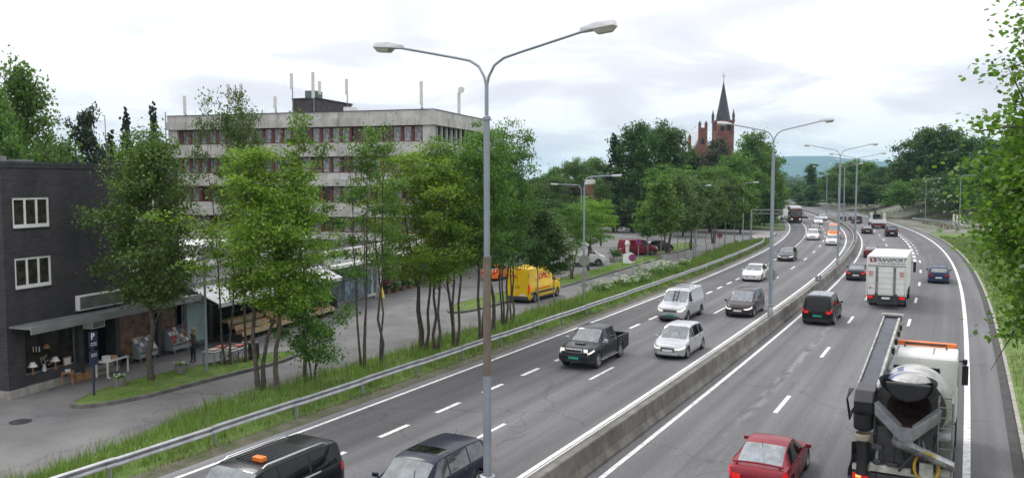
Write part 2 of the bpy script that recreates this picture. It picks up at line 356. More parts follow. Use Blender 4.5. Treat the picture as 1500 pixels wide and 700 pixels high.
    MT['lamp_bowl'] = plain('lamp_bowl', (.42, .40, .36), .25, .1, 3)
    MT['black'] = plain('black_plastic', (.018, .018, .02), .5)
    MT['rubber'] = plain('tyre_rubber', (.02, .02, .021), .85)
    MT['rim'] = plain('alloy_rim', (.42, .43, .45), .35, .15, 6, .7)
    MT['dark_metal'] = plain('dark_metal', (.055, .056, .06), .55, .3, 3, .4)
    MT['grey_metal'] = plain('grey_metal', (.22, .23, .24), .5, .3, 3, .5)
    MT['chrome'] = plain('bright_trim', (.65, .66, .68), .2, .08, 4, .9)
    MT['glass'] = glass_mat('car_glass', (.07, .085, .092), 2.1)
    MT['dark_glass'] = glass_mat('tinted_glass', (.006, .007, .008), 1.4)
    MT['shop_glass'] = glass_mat('shop_glass', (.012, .012, .012), 1.4)
    MT['bld_glass'] = glass_mat('window_glass', (.17, .19, .20), 1.9, .05)
    MT['head_lens'] = plain('headlight_lens', (.62, .63, .64), .12, .2, 8)
    m, nt, b = nodes('lit_headlight'); setp(b, col=(.7, .7, .66), rough=.15, emit=(1, .93, .75), estr=.55); MT['lit_head'] = m
    m, nt, b = nodes('lit_tail_light'); setp(b, col=(.5, .01, .01), rough=.2, emit=(1, .02, .02), estr=.3); MT['lit_tail'] = m
    MT['tail_lens'] = plain('tail_light_lens', (.36, .012, .014), .15, .2, 6)
    MT['amber'] = plain('amber_plastic', (.72, .17, .02), .4, .15)
    MT['plate_white'] = plain('plate_white', (.7, .7, .68), .5, .05)
    MT['plate_green'] = plain('plate_green', (.02, .30, .20), .5, .1)
    MT['white'] = plain('white_paint', (.74, .74, .72), .45, .07, 2)
    MT['offwhite'] = plain('offwhite_panel', (.62, .62, .59), .55, .1, 1.5)
    MT['wood'] = plain('bare_wood', (.28, .15, .07), .6, .3, 4)
    MT['red_frame'] = plain('red_window_frame', (.115, .03, .025), .6, .25, 2)
    MT['dark_interior'] = plain('dark_interior', (.012, .011, .011), .9)
    MT['tan_poster'] = plain('tan_panel', (.36, .22, .13), .7, .25, 1.5)
    MT['blue_panel'] = plain('pale_blue_panel', (.42, .55, .58), .5, .1, 1)
    MT['roof_felt'] = plain('roof_felt', (.045, .045, .047), .9, .3, .5)
    MT['bark'] = plain('bark', (.075, .06, .047), .9, .45, 6)
    MT['pale_bark'] = plain('pale_bark', (.2, .185, .165), .9, .55, 5)
    MT['slate'] = plain('slate', (.035, .037, .045), .6, .3, .5)
    MT['leaf_dark'] = leaf_mat('leaves_dark', (.030, .070, .013), (.085, .165, .028), .42)
    MT['leaf_mid'] = leaf_mat('leaves_mid', (.052, .115, .015), (.165, .29, .038), .5)
    MT['leaf_lime'] = leaf_mat('leaves_lime', (.105, .205, .014), (.265, .425, .034), .52)
    MT['leaf_olive'] = leaf_mat('leaves_olive', (.04, .08, .013), (.155, .235, .036), .46)
    MT['leaf_grey'] = leaf_mat('leaves_birch', (.06, .11, .028), (.15, .225, .06), .45)
    MT['leaf_brown'] = leaf_mat('leaves_brownish', (.045, .05, .028), (.095, .095, .05), .35)
    MT['needle'] = leaf_mat('needles', (.018, .032, .016), (.04, .062, .028), .2)
    MT['grass'] = leaf_mat('grass_blades', (.095, .185, .02), (.265, .385, .055), .48)
    MT['grass_dry'] = leaf_mat('grass_blades_dry', (.08, .12, .03), (.22, .26, .08), .4)
    MT['flower'] = leaf_mat('white_flowers', (.38, .45, .26), (.68, .70, .58), .3)
    # far wooded hill; part of the haze's blue is put into its colour
    m, nt, b = nodes('far_forest_haze_tinted'); setp(b, rough=1, spec=0); noise_mix(nt, b, (.02, .055, .06), (.05, .10, .10), .012, 10, .35, .65, rough=.7); MT['hill'] = m
make_materials()

# ================================================================== THE SETTING
def strip(name, o0, o1, s0, s1, z, mat, ds=2.0, no=1, parent=None, kind='structure'):
    """ribbon that follows the road; o0/o1 numbers or functions of s; z number or function (s, o)"""
    S = np.arange(s0, s1 + ds * .5, ds); V = []; U = []
    for s in S:
        a = o0(s) if callable(o0) else o0; c = o1(s) if callable(o1) else o1
        for k in range(no + 1):
            o = a + (c - a) * k / no; p = RC(s, o); V.append((p[0], p[1], z(s, o) if callable(z) else z)); U.append((o, s))
    F = [(i * (no + 1) + k, i * (no + 1) + k + 1, (i + 1) * (no + 1) + k + 1, (i + 1) * (no + 1) + k) for i in range(len(S) - 1) for k in range(no)]
    o = ob(name, fast_mesh(name, V, F, mat, U, smooth=True), parent)
    if parent is None: tag(o, kind=kind)
    return o
def verge_edge(s): return float(np.interp(s, [0, 18, 22, 25, 28.5, 31.5, 34, 45, 100, 125, 133, 139], [-12.6, -13.5, -14.2, -14.8, -15.6, -16.2, -15.8, -15.5, -15.7, -16.2, -14.6, -12.6]))
def build_setting():
    g = MB(); R = 9000
    g.add([(-R, -600, -.08), (R, -600, -.08), (R, R, -.08), (-R, R, -.08)], [(0, 1, 2, 3)])
    tag(g.build('ground', MT['ground'], fix=False), kind='structure')
    road = strip('main_road', -11.15, 12.05, -14, 520, 0, MT['asphalt'], 2, 6)
    # service road and car park: one sheet
    strip('service_road', lambda s: -62 if s < 150 else -62 + (s - 150) * 2.4, lambda s: -11.0 if s < 140 else -11.2, -22, 168, -.014, MT['old_asphalt'], 2, 4)
    strip('back_road', lambda s: -46, lambda s: -38, 150, 190, -.006, MT['old_asphalt'], 4, 1)
    strip('grass_verge', verge_edge, -11.35, 4, 139, lambda s, o: .02 + .16 * max(0, math.sin(math.pi * min(1, max(0, (o + 11.35) / (verge_edge(s) + 11.35 - 1e-6))))), MT['turf'], 1, 8)
    strip('dusty_road_edge', -11.55, -10.9, 4, 139, lambda s, o: .012 + (.1 if o < -11.3 else 0) * .4, MT['dusty'], 1, 3)
    strip('gutter', 12.05, 12.4, -14, 190, -.012, MT['dark_soil'], 2, 1)
    k = strip('kerb', 12.4, 12.55, -14, 190, .03, MT['concrete'], 2, 1)
    def bank(s, o):
        st = float(np.interp(s, [60, 110, 170, 200, 235], [12.6, 14, 18, 22, 15])); top = float(np.interp(s, [0, 60, 110, 165, 200, 300], [3.0, 3.0, 1.6, 1.8, 3.4, 4.2]))
        w = float(np.interp(s, [0, 80, 160, 220], [22, 20, 22, 15])); t = min(1, max(0, (o - st) / w))
        bumpy = .12 * math.sin(s * .35 + o * .6) * math.sin(o * .45 - s * .13) * min(1, max(0, (o - 13) / 5))
        return .02 + top * t * t * (3 - 2 * t) + bumpy
    strip('grass_bank', 12.55, 75, -14, 166, bank, MT['turf'], 2, 28)
    strip('soil_bank', 12.06, 85, 166, 520, bank, MT['soil'], 3, 30)
    build_setting.bank = bank
    # left side beyond the ramp
    def lb(s, o):
        t = min(1, max(0, (-13.5 - o) / 14)); return -.01 + 1.6 * t * t * (3 - 2 * t)
    strip('wooded_bank', -70, -11.3, 170, 520, lb, MT['ground'], 4, 12)
    def lb2(s, o):
        t = min(1, max(0, (-50 - o) / 16)); return -.02 + 2.6 * t * t * (3 - 2 * t)
    strip('grass_slope', -120, -47, 95, 170, lb2, MT['turf'], 4, 14)
    # --- painted lines
    zl = .006
    def line(name, o, s0, s1, w): strip(name, o - w / 2, o + w / 2, s0, s1, zl, MT['road_paint'], 2, 1, road)
    line('edge_line', -10.35, -14, 235, .16); line('edge_line', -1.19, -14, 300, .17); line('edge_line', 1.0, -14, 300, .17); line('edge_line', 10.78, -14, 250, .22)
    def dash(o, s, L, w, lay=zl):
        a = RC(s - L / 2, o - w / 2, lay); b = RC(s - L / 2, o + w / 2, lay); c = RC(s + L / 2, o + w / 2, lay); d = RC(s + L / 2, o - w / 2, lay)
        MB().add([a, b, c, d], [(0, 1, 2, 3)]).build('lane_dash', MT['road_paint'], road, fix=False)
    for i in range(-4, 38): dash(-7.45, 30.5 + 3.62 * i, 1.75, .2)
    for i in range(0, 12): dash(-7.45, 168 + 6 * i, 4.2, .17)
    for i in range(-3, 17): dash(-4.37, 42.7 + 11.0 * i, 3.0, .15)
    for i in range(-5, 15): dash(4.18, 41 + 11.85 * i, 3.0, .17)
    for i in range(-5, 6): dash(7.6, 65.2 + 11.4 * i, 3.0, .17)
    for i in range(0, 10): dash(7.62, 122 + 5 * i, 1.6, .15)
    for i in range(0, 16): dash(7.1, 112 + 5.4 * i, 3.2, .3)
    # --- kerbed grass islands on the service side
    def island(pts, grass=True, zt=.13):
        # smooth closed outline in (s, o)
        n = len(pts); P = []
        for i in range(n):
            p0, p1, p2, p3 = (np.array(pts[(i + k - 1) % n], float) for k in range(4))
            for t in np.linspace(0, 1, 5)[:-1]:
                P.append(.5 * ((2 * p1) + (-p0 + p2) * t + (2 * p0 - 5 * p1 + 4 * p2 - p3) * t * t + (-p0 + 3 * p1 - 3 * p2 + p3) * t ** 3))
        W = [RC(*p)[:2] for p in P]; c = np.mean(W, 0)
        inner = []
        for i, w in enumerate(W):
            a = np.array(W[i - 1]); b = np.array(W[(i + 1) % len(W)]); t = b - a; t /= np.linalg.norm(t) + 1e-9; nrm = np.array((-t[1], t[0]))
            if np.dot(c - np.array(w), nrm) < 0: nrm = -nrm
            inner.append(np.array(w) + nrm * .16)
        N = len(W); m = MB()
        m.add([(w[0], w[1], -.05) for w in W] + [(w[0], w[1], zt) for w in W] + [(w[0], w[1], zt) for w in inner] + [(w[0], w[1], zt - .1) for w in inner],
              [(i, (i + 1) % N, N + (i + 1) % N, N + i) for i in range(N)] + [(N + i, N + (i + 1) % N, 2 * N + (i + 1) % N, 2 * N + i) for i in range(N)] + [(2 * N + i, 2 * N + (i + 1) % N, 3 * N + (i + 1) % N, 3 * N + i) for i in range(N)])
        tag(m.build('kerb', MT['dark_kerb']), kind='structure')
        t = MB(); t.prism([tuple(w) for w in inner], -.04, zt - .02)
        tag(t.build('grass_island' if grass else 'paved_island', MT['turf'] if grass else MT['pale_paving']), kind='structure')
        return inner
    build_setting.isl = []
    build_setting.isl.append(island([(26.9, -20.6), (28.8, -19.4), (33, -19.3), (37.5, -19.3), (39.4, -20.2), (38, -21.4), (33, -22.3), (29, -22.0)]))
    build_setting.isl.append(island([(55.0, -20.6), (56.5, -19.4), (64, -19.3), (75, -19.35), (90, -19.6), (101, -19.5), (104.5, -20.6), (101, -22.6), (90, -22.2), (75, -22.0), (60, -22.2)]))
    build_setting.isl.append(island([(106, -23), (110, -20.3), (120, -19.8), (128, -21), (126, -23.5), (116, -25.2), (109, -25)]))
    island([(140.5, -14.0), (146, -12.3), (156, -12.0), (162, -12.9), (158, -15.2), (148, -15.6)], False)
    # manhole cover
    p = G(30, 617)
    m = MB(); m.lathe([(0, .012), (.36, .012), (.38, .008), (.38, -.02)], 24, (p[0], p[1], 0))
    tag(m.build('manhole_cover', MT['dark_metal'], smooth=30), kind='structure')
def build_far():
    # wooded hill on the horizon, in true distance
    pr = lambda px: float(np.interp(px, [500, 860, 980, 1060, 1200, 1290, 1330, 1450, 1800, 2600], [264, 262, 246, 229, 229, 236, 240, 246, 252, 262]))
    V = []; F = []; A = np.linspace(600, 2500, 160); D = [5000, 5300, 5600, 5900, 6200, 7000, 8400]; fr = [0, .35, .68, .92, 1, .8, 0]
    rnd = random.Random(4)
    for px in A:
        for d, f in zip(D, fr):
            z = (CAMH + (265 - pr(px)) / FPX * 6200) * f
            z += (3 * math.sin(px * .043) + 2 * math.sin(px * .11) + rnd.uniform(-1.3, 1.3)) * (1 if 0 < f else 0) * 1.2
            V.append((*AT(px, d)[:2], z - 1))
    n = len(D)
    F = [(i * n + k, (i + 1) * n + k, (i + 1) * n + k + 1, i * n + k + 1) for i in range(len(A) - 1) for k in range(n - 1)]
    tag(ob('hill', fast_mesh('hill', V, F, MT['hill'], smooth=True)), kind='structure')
    # a far-off wood that reads as one mass at the foot of the hill
    rg = np.random.default_rng(12); C = []
    for px in np.arange(900, 1500, 2.6):
        for d in (1500, 1620, 1780):
            h = rg.uniform(12, 19) + 3 * math.sin(px * .05); c = np.array(AT(px + rg.uniform(-1, 1), d)); q = rg.normal(size=(26, 3)) * np.array((4.0, 4.0, 1.0)); q[:, 2] = rg.uniform(0, h, 26); q[:, :2] *= (1.25 - q[:, 2:3] / h); C.append(c + q)
    for px in np.arange(1120, 1420, 1.1):
        for d, hm in ((430, 6.5), (560, 7.5), (760, 8.5), (1050, 10)):
            h = rg.uniform(.75, 1.1) * hm; c = np.array(AT(px + rg.uniform(-1, 1), d)); q = rg.normal(size=(12, 3)) * np.array((1.6, 2.0, 1.0)); q[:, 2] = rg.uniform(0, h, 12); C.append(c + q)
    V, F = leaf_quads(np.concatenate(C), 2.6, rg); tag(ob('far_wood', fast_mesh('far_wood', V, F, MT['leaf_dark'])), 'distant bluish wood at the foot of the hill', 'wood', kind='stuff')
MT['dark_kerb'] = plain('weathered_kerb', (.12, .115, .105), .9, .3, 2)
MT['dark_soil'] = plain('dark_gutter', (.045, .042, .04), .9, .3, 2)
MT['pale_paving'] = plain('pale_paving', (.26, .25, .23), .9, .15, 2)
build_setting()
bank_h = build_setting.bank

# ------------------------------------------------------------------ median barrier, guard rails
def build_barrier():
    root = thing('concrete_barrier', 'long grey concrete median barrier of jointed segments between the carriageways', 'barrier')
    prof = [(-.32, 0), (.32, 0), (.32, .09), (.19, .30), (.125, .80), (.10, .83), (-.10, .83), (-.125, .80), (-.19, .30), (-.32, .09)]
    me = MB().extr(prof, 'x', -.993, .993).mesh('barrier_segment', MT['barrier'], bevel=.012)
    for i in range(150):
        s = -6 + 2 * i
        o = ob('barrier_segment', me, root, RC(s, .28), math.pi / 2 - RH(s))
        o.rotation_euler[2] += random.Random(i).uniform(-.003, .003)
    rail = thing('median_rail', 'low pale steel rail standing beyond the concrete median barrier', 'guard rail')
    m = MB().box((0, 0, .62), (3.99, .05, .12)).mesh('rail_section', MT['pale_rail'], bevel=.012)
    pm = MB().box((0, .03, .3), (.06, .06, .6)).mesh('rail_post', MT['galv'])
    for i in range(75):
        s = -6 + 4 * i
        ob('rail_section', m, rail, RC(s, -.16), math.pi / 2 - RH(s)); ob('rail_post', pm, rail, RC(s + 1.9, -.16), math.pi / 2 - RH(s))
def w_profile(m, x0, x1):
    pts = [(-.03, .44), (.04, .47), (.04, .53), (-.02, .58), (.04, .63), (.04, .69), (-.03, .73)]
    V = [(x0, -p[0], p[1]) for p in pts] + [(x1, -p[0], p[1]) for p in pts] + [(x0, -p[0] + .02, p[1]) for p in pts] + [(x1, -p[0] + .02, p[1]) for p in pts]
    n = len(pts); F = []
    for i in range(n - 1): F += [(i, i + 1, n + i + 1, n + i), (2 * n + i, 3 * n + i, 3 * n + i + 1, 2 * n + i + 1)]
    F += [(0, n, 3 * n, 2 * n), (n - 1, 2 * n + n - 1, 3 * n + n - 1, n + n - 1)]
    m.add(V, F); return m
def build_guard_rail(label, pts, step=4.0):
    """pts: world polyline"""
    root = thing('guard_rail', label, 'guard rail')
    P = [Vector(p) for p in pts]; rm = {}; pm = MB().box((0, .07, .3), (.05, .12, .66)).mesh('rail_post', MT['galv'])
    sm = w_profile(MB(), -.16, .16).mesh('splice_plate', MT['galv'], smooth=60); sm.transform(Matrix.Translation((0, -.012, .006)))
    for a, b in zip(P[:-1], P[1:]):
        d = b - a; L = round(d.length, 1); rz = math.atan2(d.y, d.x)
        if L not in rm: rm[L] = w_profile(MB(), 0, L + .06).mesh('rail_section', MT['galv'], smooth=60)
        q = ob('rail_section', rm[L], root, a, rz); q.location.z += .012 * math.sin(a.x * 1.7); ob('rail_post', pm, root, a, rz); ob('splice_plate', sm, root, (a.x, a.y, a.z), rz)
    return root
MT['pale_rail'] = plain('pale_rail', (.62, .62, .58), .45, .08, 1.5, .1)
build_barrier()
build_guard_rail('long galvanised guard rail along the grass verge left of the motorway', [RC(s, -11.55 if s < 128 else -11.55 - (s - 128) * .12, .06) for s in np.arange(6, 141, 4)])
build_guard_rail('short distant guard rail on the right bank below the lane sign', [(*G(*q)[:2], 1.0) for q in ((1404, 340), (1388, 338), (1370, 335.5), (1352, 333), (1336, 331))])

# ================================================================== BUILDINGS ON THE LEFT
BA = math.radians(17.5); BU = (math.sin(BA), math.cos(BA)); BN = (math.cos(BA), -math.sin(BA))
BP0 = (-20.8, 34.8); BROT = math.pi / 2 - BA
def BF(u, d, z=0.0):        # along the street, depth into the building (negative = on the pavement)
    return (BP0[0] + u * BU[0] - d * BN[0], BP0[1] + u * BU[1] - d * BN[1], z)
def window3(parent, u0, u1, z0, z1, y=-.03, n=3, frame=None, pane=None):
    fr = frame or MT['white']; W = u1 - u0
    m = MB(); t = .09
    m.bx(u0, u1, y - .03, y + .05, z0 - .06, z0 + t); m.bx(u0, u1, y - .03, y + .05, z1 - t, z1)
    for k in range(n + 1):
        x = u0 + (W - t) * k / n; m.bx(x, x + t, y - .028, y + .05, z0 + t, z1 - t)
    w = m.build('window', fr, parent)
    for k in range(n):
        x = u0 + t + (W - t) * k / n
        MB().bx(x, u0 + (W - t) * (k + 1) / n, y + .005, y + .03, z0 + t, z1 - t).build('pane', pane or MT['room_glass'], w)
    return w
def build_dark_building():
    r = thing('brick_building', 'dark grey brick shop building with white three-pane windows at left', 'building', (*BP0, 0), BROT)
    w = MB().bx(0, 10.7, .16, 15, 3.0, 9.55)      # core, then the outer leaf of brick around the window openings
    for a, b in ((0, .5), (2.36, 7.0), (8.9, 10.7)): w.bx(a, b, 0, .16, 3.0, 9.55)
    for a, b in ((.5, 2.36), (7.0, 8.9)):
        for z0, z1 in ((3.0, 4.44), (5.78, 6.99), (8.3, 9.55)): w.bx(a, b, 0, .16, z0, z1)
    w.build('wall', MT['brick'], r)
    for a, b in ((.5, 2.36), (7.0, 8.9)):
        for z0 in (4.44, 6.99): MB().bx(a - .06, b + .06, -.05, .1, z0 - .0, z0 + .035).build('window_sill', MT['dark_metal'], r)
    MB().bx(-.04, 10.74, -.04, 15.04, 9.55, 9.68).bx(-.06, 10.76, -.06, .25, 9.68, 9.8).build('parapet', MT['dark_metal'], r)
    MB().bx(.3, 10.4, .3, 14.7, 9.56, 9.7).build('roof', MT['roof_felt'], r)
    MB().bx(.8, 1.4, 1.2, 1.9, 9.7, 10.05).bx(1.7, 2.6, 1.0, 2.2, 9.7, 9.92).build('roof_hatch', MT['grey_metal'], r)
    for z0, z1 in ((7.09, 8.298), (4.54, 5.778)): window3(r, .502, 2.358, z0, z1, .06); window3(r, 7.002, 8.898, z0, z1, .06)
    # ground floor: pillars, plinth, recessed glazing
    MB().bx(-.02, .85, 0, 1.0, 0, 3.0).build('corner_pillar', MT['brick'], r)
    MB().bx(.85, 3.75, .08, .6, 0.32, .72).build('plinth', MT['brick'], r)
    MB().bx(-.05, 3.75, -.06, .6, -.05, .32).build('base_course', MT['concrete'], r)
    for u in (3.75, 6.0, 8.9): MB().bx(u, u + .3, .02, .6, 0, 3.0).build('pillar', MT['dark_metal'], r)
    MB().bx(0, 10.7, 2.6, 15, 0, 3.0).build('shop_interior', MT['dark_interior'], r)
    MB().bx(.0, .06, 1.0, 15, 0, 3.0).build('side_wall', MT['brick'], r)
    def shopwin(u0, u1, z0, z1, d=.3, g='shop_glass', frame='dark_metal'):
        m = MB(); t = .07
        m.bx(u0, u1, d - .05, d + .05, z0, z0 + t).bx(u0, u1, d - .05, d + .05, z1 - t, z1).bx(u0, u0 + t, d - .048, d + .05, z0 + t, z1 - t).bx(u1 - t, u1, d - .048, d + .05, z0 + t, z1 - t)
        w = m.build('shop_window', MT[frame], r)
        MB().bx(u0 + t, u1 - t, d, d + .02, z0 + t, z1 - t).build('pane', MT[g], w)
    shopwin(.85, 3.75, .72, 2.75, frame='grey_metal', g='display_glass')
    shopwin(6.3, 8.9, .35, 2.75, g='tan_glass'); shopwin(9.2, 10.7, .3, 2.75, g='tan_glass')
    MB().bx(4.05, 6.0, 1.2, 1.3, 0, 2.9).build('doorway_back', MT['dark_interior'], r)
    MB().bx(4.05, 6.0, -.2, 1.2, -.03, .16).bx(4.05, 6.0, .15, 1.2, .16, .31).build('step', MT['concrete'], r)
    # flat canopy along the front
    MB().bx(.1, 10.9, -1.15, 0, 2.92, 3.0).build('canopy', MT['grey_metal'], r)
    MB().bx(.08, 10.92, -1.2, -1.15, 2.72, 3.04).build('canopy_fascia', MT['canopy_edge'], r)
    # sign box above the canopy
    MB().bx(3.6, 6.3, -.22, -.002, 3.15, 3.82).build('sign_box', MT['white'], r, bevel=.01)
    MB().bx(3.66, 6.24, -.235, -.225, 3.21, 3.76).build('sign_face', MT['sign_face'], r)
    # air conditioner over the door
    a = MB().bx(3.95, 4.75, -.55, -.02, 2.28, 2.74).build('air_conditioner', MT['offwhite'], r, bevel=.02)
    MB().bx(4.02, 4.68, -.57, -.555, 2.33, 2.69).build('grille', MT['grey_metal'], a)
    return r
def build_shop_row():
    r = thing('shop_row', 'low shop row with white awnings and pale fascia below the office block', 'building', (*BP0, 0), BROT)
    U0, U1 = 10.75, 45.0
    MB().bx(U0, U1, 1.0, 18, 0, 3.2).build('shop_interior', MT['dark_interior'], r)
    MB().bx(U0, U1, -.3, 18, 3.2, 3.45).build('roof', MT['roof_felt'], r)
    MB().bx(U0, 24.5, -.45, -.3, 3.1, 3.6).build('fascia', MT['grey_metal'], r)
    # concrete fascia panels over the glazed shops
    u = 24.5
    while u < 44.8:
        MB().bx(u + .02, min(u + 2.46, 45), -.75, -.3, 3.25, 4.15).build('fascia_panel', MT['facade'], r); u += 2.5
    MB().bx(24.5, 45, -1.5, -.3, 3.0, 3.22).build('canopy', MT['offwhite'], r)
    # white sloping awnings of the greengrocer
    for u0, u1 in ((10.9, 14.6), (14.7, 18.9), (19.0, 24.2)):
        m = MB()
        m.add([(u0, -.32, 3.35), (u1, -.32, 3.35), (u1, -2.2, 2.55), (u0, -2.2, 2.55), (u0, -2.2, 2.33), (u1, -2.2, 2.33), (u0, -.32, 3.31), (u1, -.32, 3.31), (u1, -2.17, 2.51), (u0, -2.17, 2.51)],
              [(0, 1, 2, 3), (3, 2, 5, 4), (6, 9, 8, 7)])
        m.build('awning', MT['awning'], r)
        for x in (u0 + .1, u1 - .1): MB().tube([(x, -.35, 2.6), (x, -2.1, 2.5)], .02, 6).build('awning_arm', MT['grey_metal'], r)
    # glazing bays
    bays = [(10.9, 11.15, 'dark'), (11.2, 12.9, 'blue_panel'), (24.6, 26.4, 'shop'), (26.5, 28.6, 'shop'), (28.7, 30.6, 'poster'), (30.7, 32.0, 'poster')]
    for u0, u1, k in bays:
        g = {'dark': MT['dark_glass'], 'blue_panel': MT['blue_panel'], 'shop': MT['shop_glass2'], 'poster': MT['poster_glass']}[k]
        m = MB(); t = .08; d = .15
        m.bx(u0, u1, d - .05, d + .05, .02, .25).bx(u0, u1, d - .05, d + .05, 2.85, 2.98).bx(u0, u0 + t, d - .048, d + .05, .25, 2.85).bx(u1 - t, u1, d - .048, d + .05, .25, 2.85)
        w = m.build('shop_window', MT['grey_metal'], r); MB().bx(u0 + t, u1 - t, d, d + .02, .25, 2.85).build('pane', g, w)
    # double door with blue posters
    for k in range(2):
        u0 = 32.1 + 1.0 * k; m = MB(); t = .1; d = .15
        m.bx(u0, u0 + .98, d - .05, d + .05, .02, .2).bx(u0, u0 + .98, d - .05, d + .05, 2.2, 2.35).bx(u0, u0 + t, d - .048, d + .05, .2, 2.2).bx(u0 + .88, u0 + .98, d - .048, d + .05, .2, 2.2)
        w = m.build('door', MT['offwhite'], r); MB().bx(u0 + t, u0 + .88, d, d + .02, .2, 2.2).build('pane', MT['poster_glass'], w)
        MB().bx(u0 + (.8 if k == 0 else .12), u0 + (.84 if k == 0 else .16), d - .12, d - .05, .9, 1.3).build('door_handle', MT['chrome'], w)
    for u in (13.0, 18.9, 24.4, 34.2, 37.9, 41.5, 44.6): MB().bx(u, u + .3, -.02, 1.0, 0, 3.2).build('pillar', MT['dark_metal'] if u < 24 else MT['offwhite'], r)
    MB().bx(34.5, 44.6, .9, 1.0, 0, 3.2).build('shop_back', MT['dark_interior'], r)
    MB().bx(25.2, 26.6, -.8, -.76, 3.4, 3.95).build('sign_box', MT['sign_green'], r)
    o = ob('lettering', text_mesh('o O', .62, MT['sign_blue'], .02), r); o.location = (36.2, -.79, 3.68); o.rotation_euler = (math.pi / 2, 0, 0)
    # roof lights and plant on the low roof
    for u0, u1, d0, d1, h in ((13, 16, 3, 6, .9), (18.5, 23, 5, 9, 1.5), (25, 28, 3, 5, .6), (30, 35, 6, 10, 1.0)):
        b = MB().bx(u0, u1, d0, d1, 3.46, 3.46 + h).build('roof_plant', MT['offwhite'], r, bevel=.03)
        MB().bx(u0 + .2, u1 - .2, d0 - .03, d0 - .002, 3.46 + h * .3, 3.46 + h * .85).build('louvre', MT['grey_metal'], b)
    return r
def build_office():
    u0, wd, dp = 45.5, 29.2, 15.2
    r = thing('office_block', 'four-storey pale concrete office block with banded red-framed windows', 'building', BF(u0, 0), BROT)
    # local: x = along street (away), y = depth from the street (left), facade facing the camera at x = 0
    H = 15.5
    MB().bx(.7, dp - .7, .7, wd - .7, 0, 15.0).build('wall', MT['dark_red_wall'], r)
    MB().bx(.2, dp - .2, .2, wd - .2, 15.0, 15.1).build('roof', MT['roof_felt'], r)
    bands = [(14.1, H), (11.3, 12.6), (8.5, 9.75), (5.6, 6.9), (2.8, 4.1)]
    pl = 3.24
    cache = {}
    def panel(key, mk):
        if key not in cache: cache[key] = mk()
        return cache[key]
    for bi, (z0, z1) in enumerate(bands):
        h = z1 - z0; zs = z0 + h * .56
        def mk_front(L, h=h, zs=zs - z0):     # stepped section: lower course set proud, upper course back
            m = MB(); m.extr([(0, 0), (.55, 0), (.55, h), (.16, h), (.16, zs), (0, zs)], 'y', .012, L - .012); return m.mesh('facade_panel', MT['facade'], bevel=.012)
        n = 9
        for i in range(n):
            me = panel(('f', bi), lambda: mk_front(wd / n)); o = ob('facade_panel', me, r, (-.1, i * wd / n, z0))
        for i in range(5):
            def mk_side(L=dp / 5, h=h, zs=zs - z0):
                m = MB(); m.extr([(0, 0), (.55, 0), (.55, h), (.16, h), (.16, zs), (0, zs)], 'x', .012, L - .012); return m.mesh('facade_panel', MT['facade'], bevel=.012)
            ob('facade_panel', panel(('s', bi), mk_side), r, (i * dp / 5 + (.0 if i else .56), -.1, z0 - .004))
        MB().bx(-.12, .5, -.12, .5, z0 - .002, z0 + h * .56).bx(.02, .5, .02, .5, z0 + h * .56, z1 + .003).build('corner_panel', MT['facade'], r)
    MB().bx(-.0, dp, -.0, .3, H, H + .05).bx(-.0, .3, .3, wd, H, H + .05).build('roof_edge', MT['dark_metal'], r)
    # windows, front facade
    rng = random.Random(5); pitch = 1.06
    zrows = [(12.6, 14.1), (9.75, 11.3), (6.9, 8.5), (4.1, 5.6)]
    glass = [MT['bld_glass'], MT['bld_glass2'], MT['bld_glass3']]
    def mk_frame(h):
        m = MB(); a = .135
        m.bx(.30, .62, 0, a, 0, h).bx(.30, .62, pitch - a, pitch, 0, h).bx(.34, .62, a, pitch - a, 0, .1).bx(.34, .62, a, pitch - a, h - .1, h); return m.mesh('window', MT['red_frame'])
    def mk_pane(h, g): return MB().bx(.46, .5, .135, pitch - .135, .1, h - .1).mesh('pane', g)
    nwin = int((wd - 1.6) / pitch)
    for ri, (z0, z1) in enumerate(zrows):
        fm = mk_frame(z1 - z0); pm = [mk_pane(z1 - z0, g) for g in glass]
        for i in range(nwin):
            w = ob('window', fm, r, (0, 1.2 + i * pitch, z0)); k = rng.choice([0, 0, 0, 1, 1, 1, 1, 2]) if ri == 0 else rng.choice([0, 1, 1, 2])
            if rng.random() < .12: k = 2
            ob('pane', pm[k], w)
        MB().bx(.1, .65, .1, 1.15, z0, z1).build('corner_column', MT['facade'], r); MB().bx(.1, .65, wd - 1.15, wd - .1, z0, z1).build('corner_column', MT['facade'], r)
        # street side: dark windows between pale posts
        p2 = 1.25; pm2 = MB().bx(.2, p2 - .0, .46, .5, .05, z1 - z0 - .05).mesh('pane', MT['dark_glass']); fm2 = MB().bx(0, .2, .25, .62, 0, z1 - z0).mesh('window_post', MT['facade'])
        for i in range(10):
            w = ob('window_post', fm2, r, (1.3 + i * p2, 0, z0)); ob('pane', pm2, w)
    # roof plant room
    p = MB().bx(5, 12.4, 14.9, 17.7, 15.1, 17.3).build('plant_room', MT['brown_cladding'], r)
    MB().bx(4.92, 12.5, 14.8, 17.8, 17.3, 17.42).build('plant_room_roof', MT['roof_felt'], p)
    MB().bx(5.4, 7.0, 15.4, 16.5, 17.42, 18.2).build('vent_box', MT['green_metal'], p)
    MB().bx(3.0, 4.2, 9.9, 10.8, 15.1, 16.2).build('roof_unit', MT['white'], r)
    return r
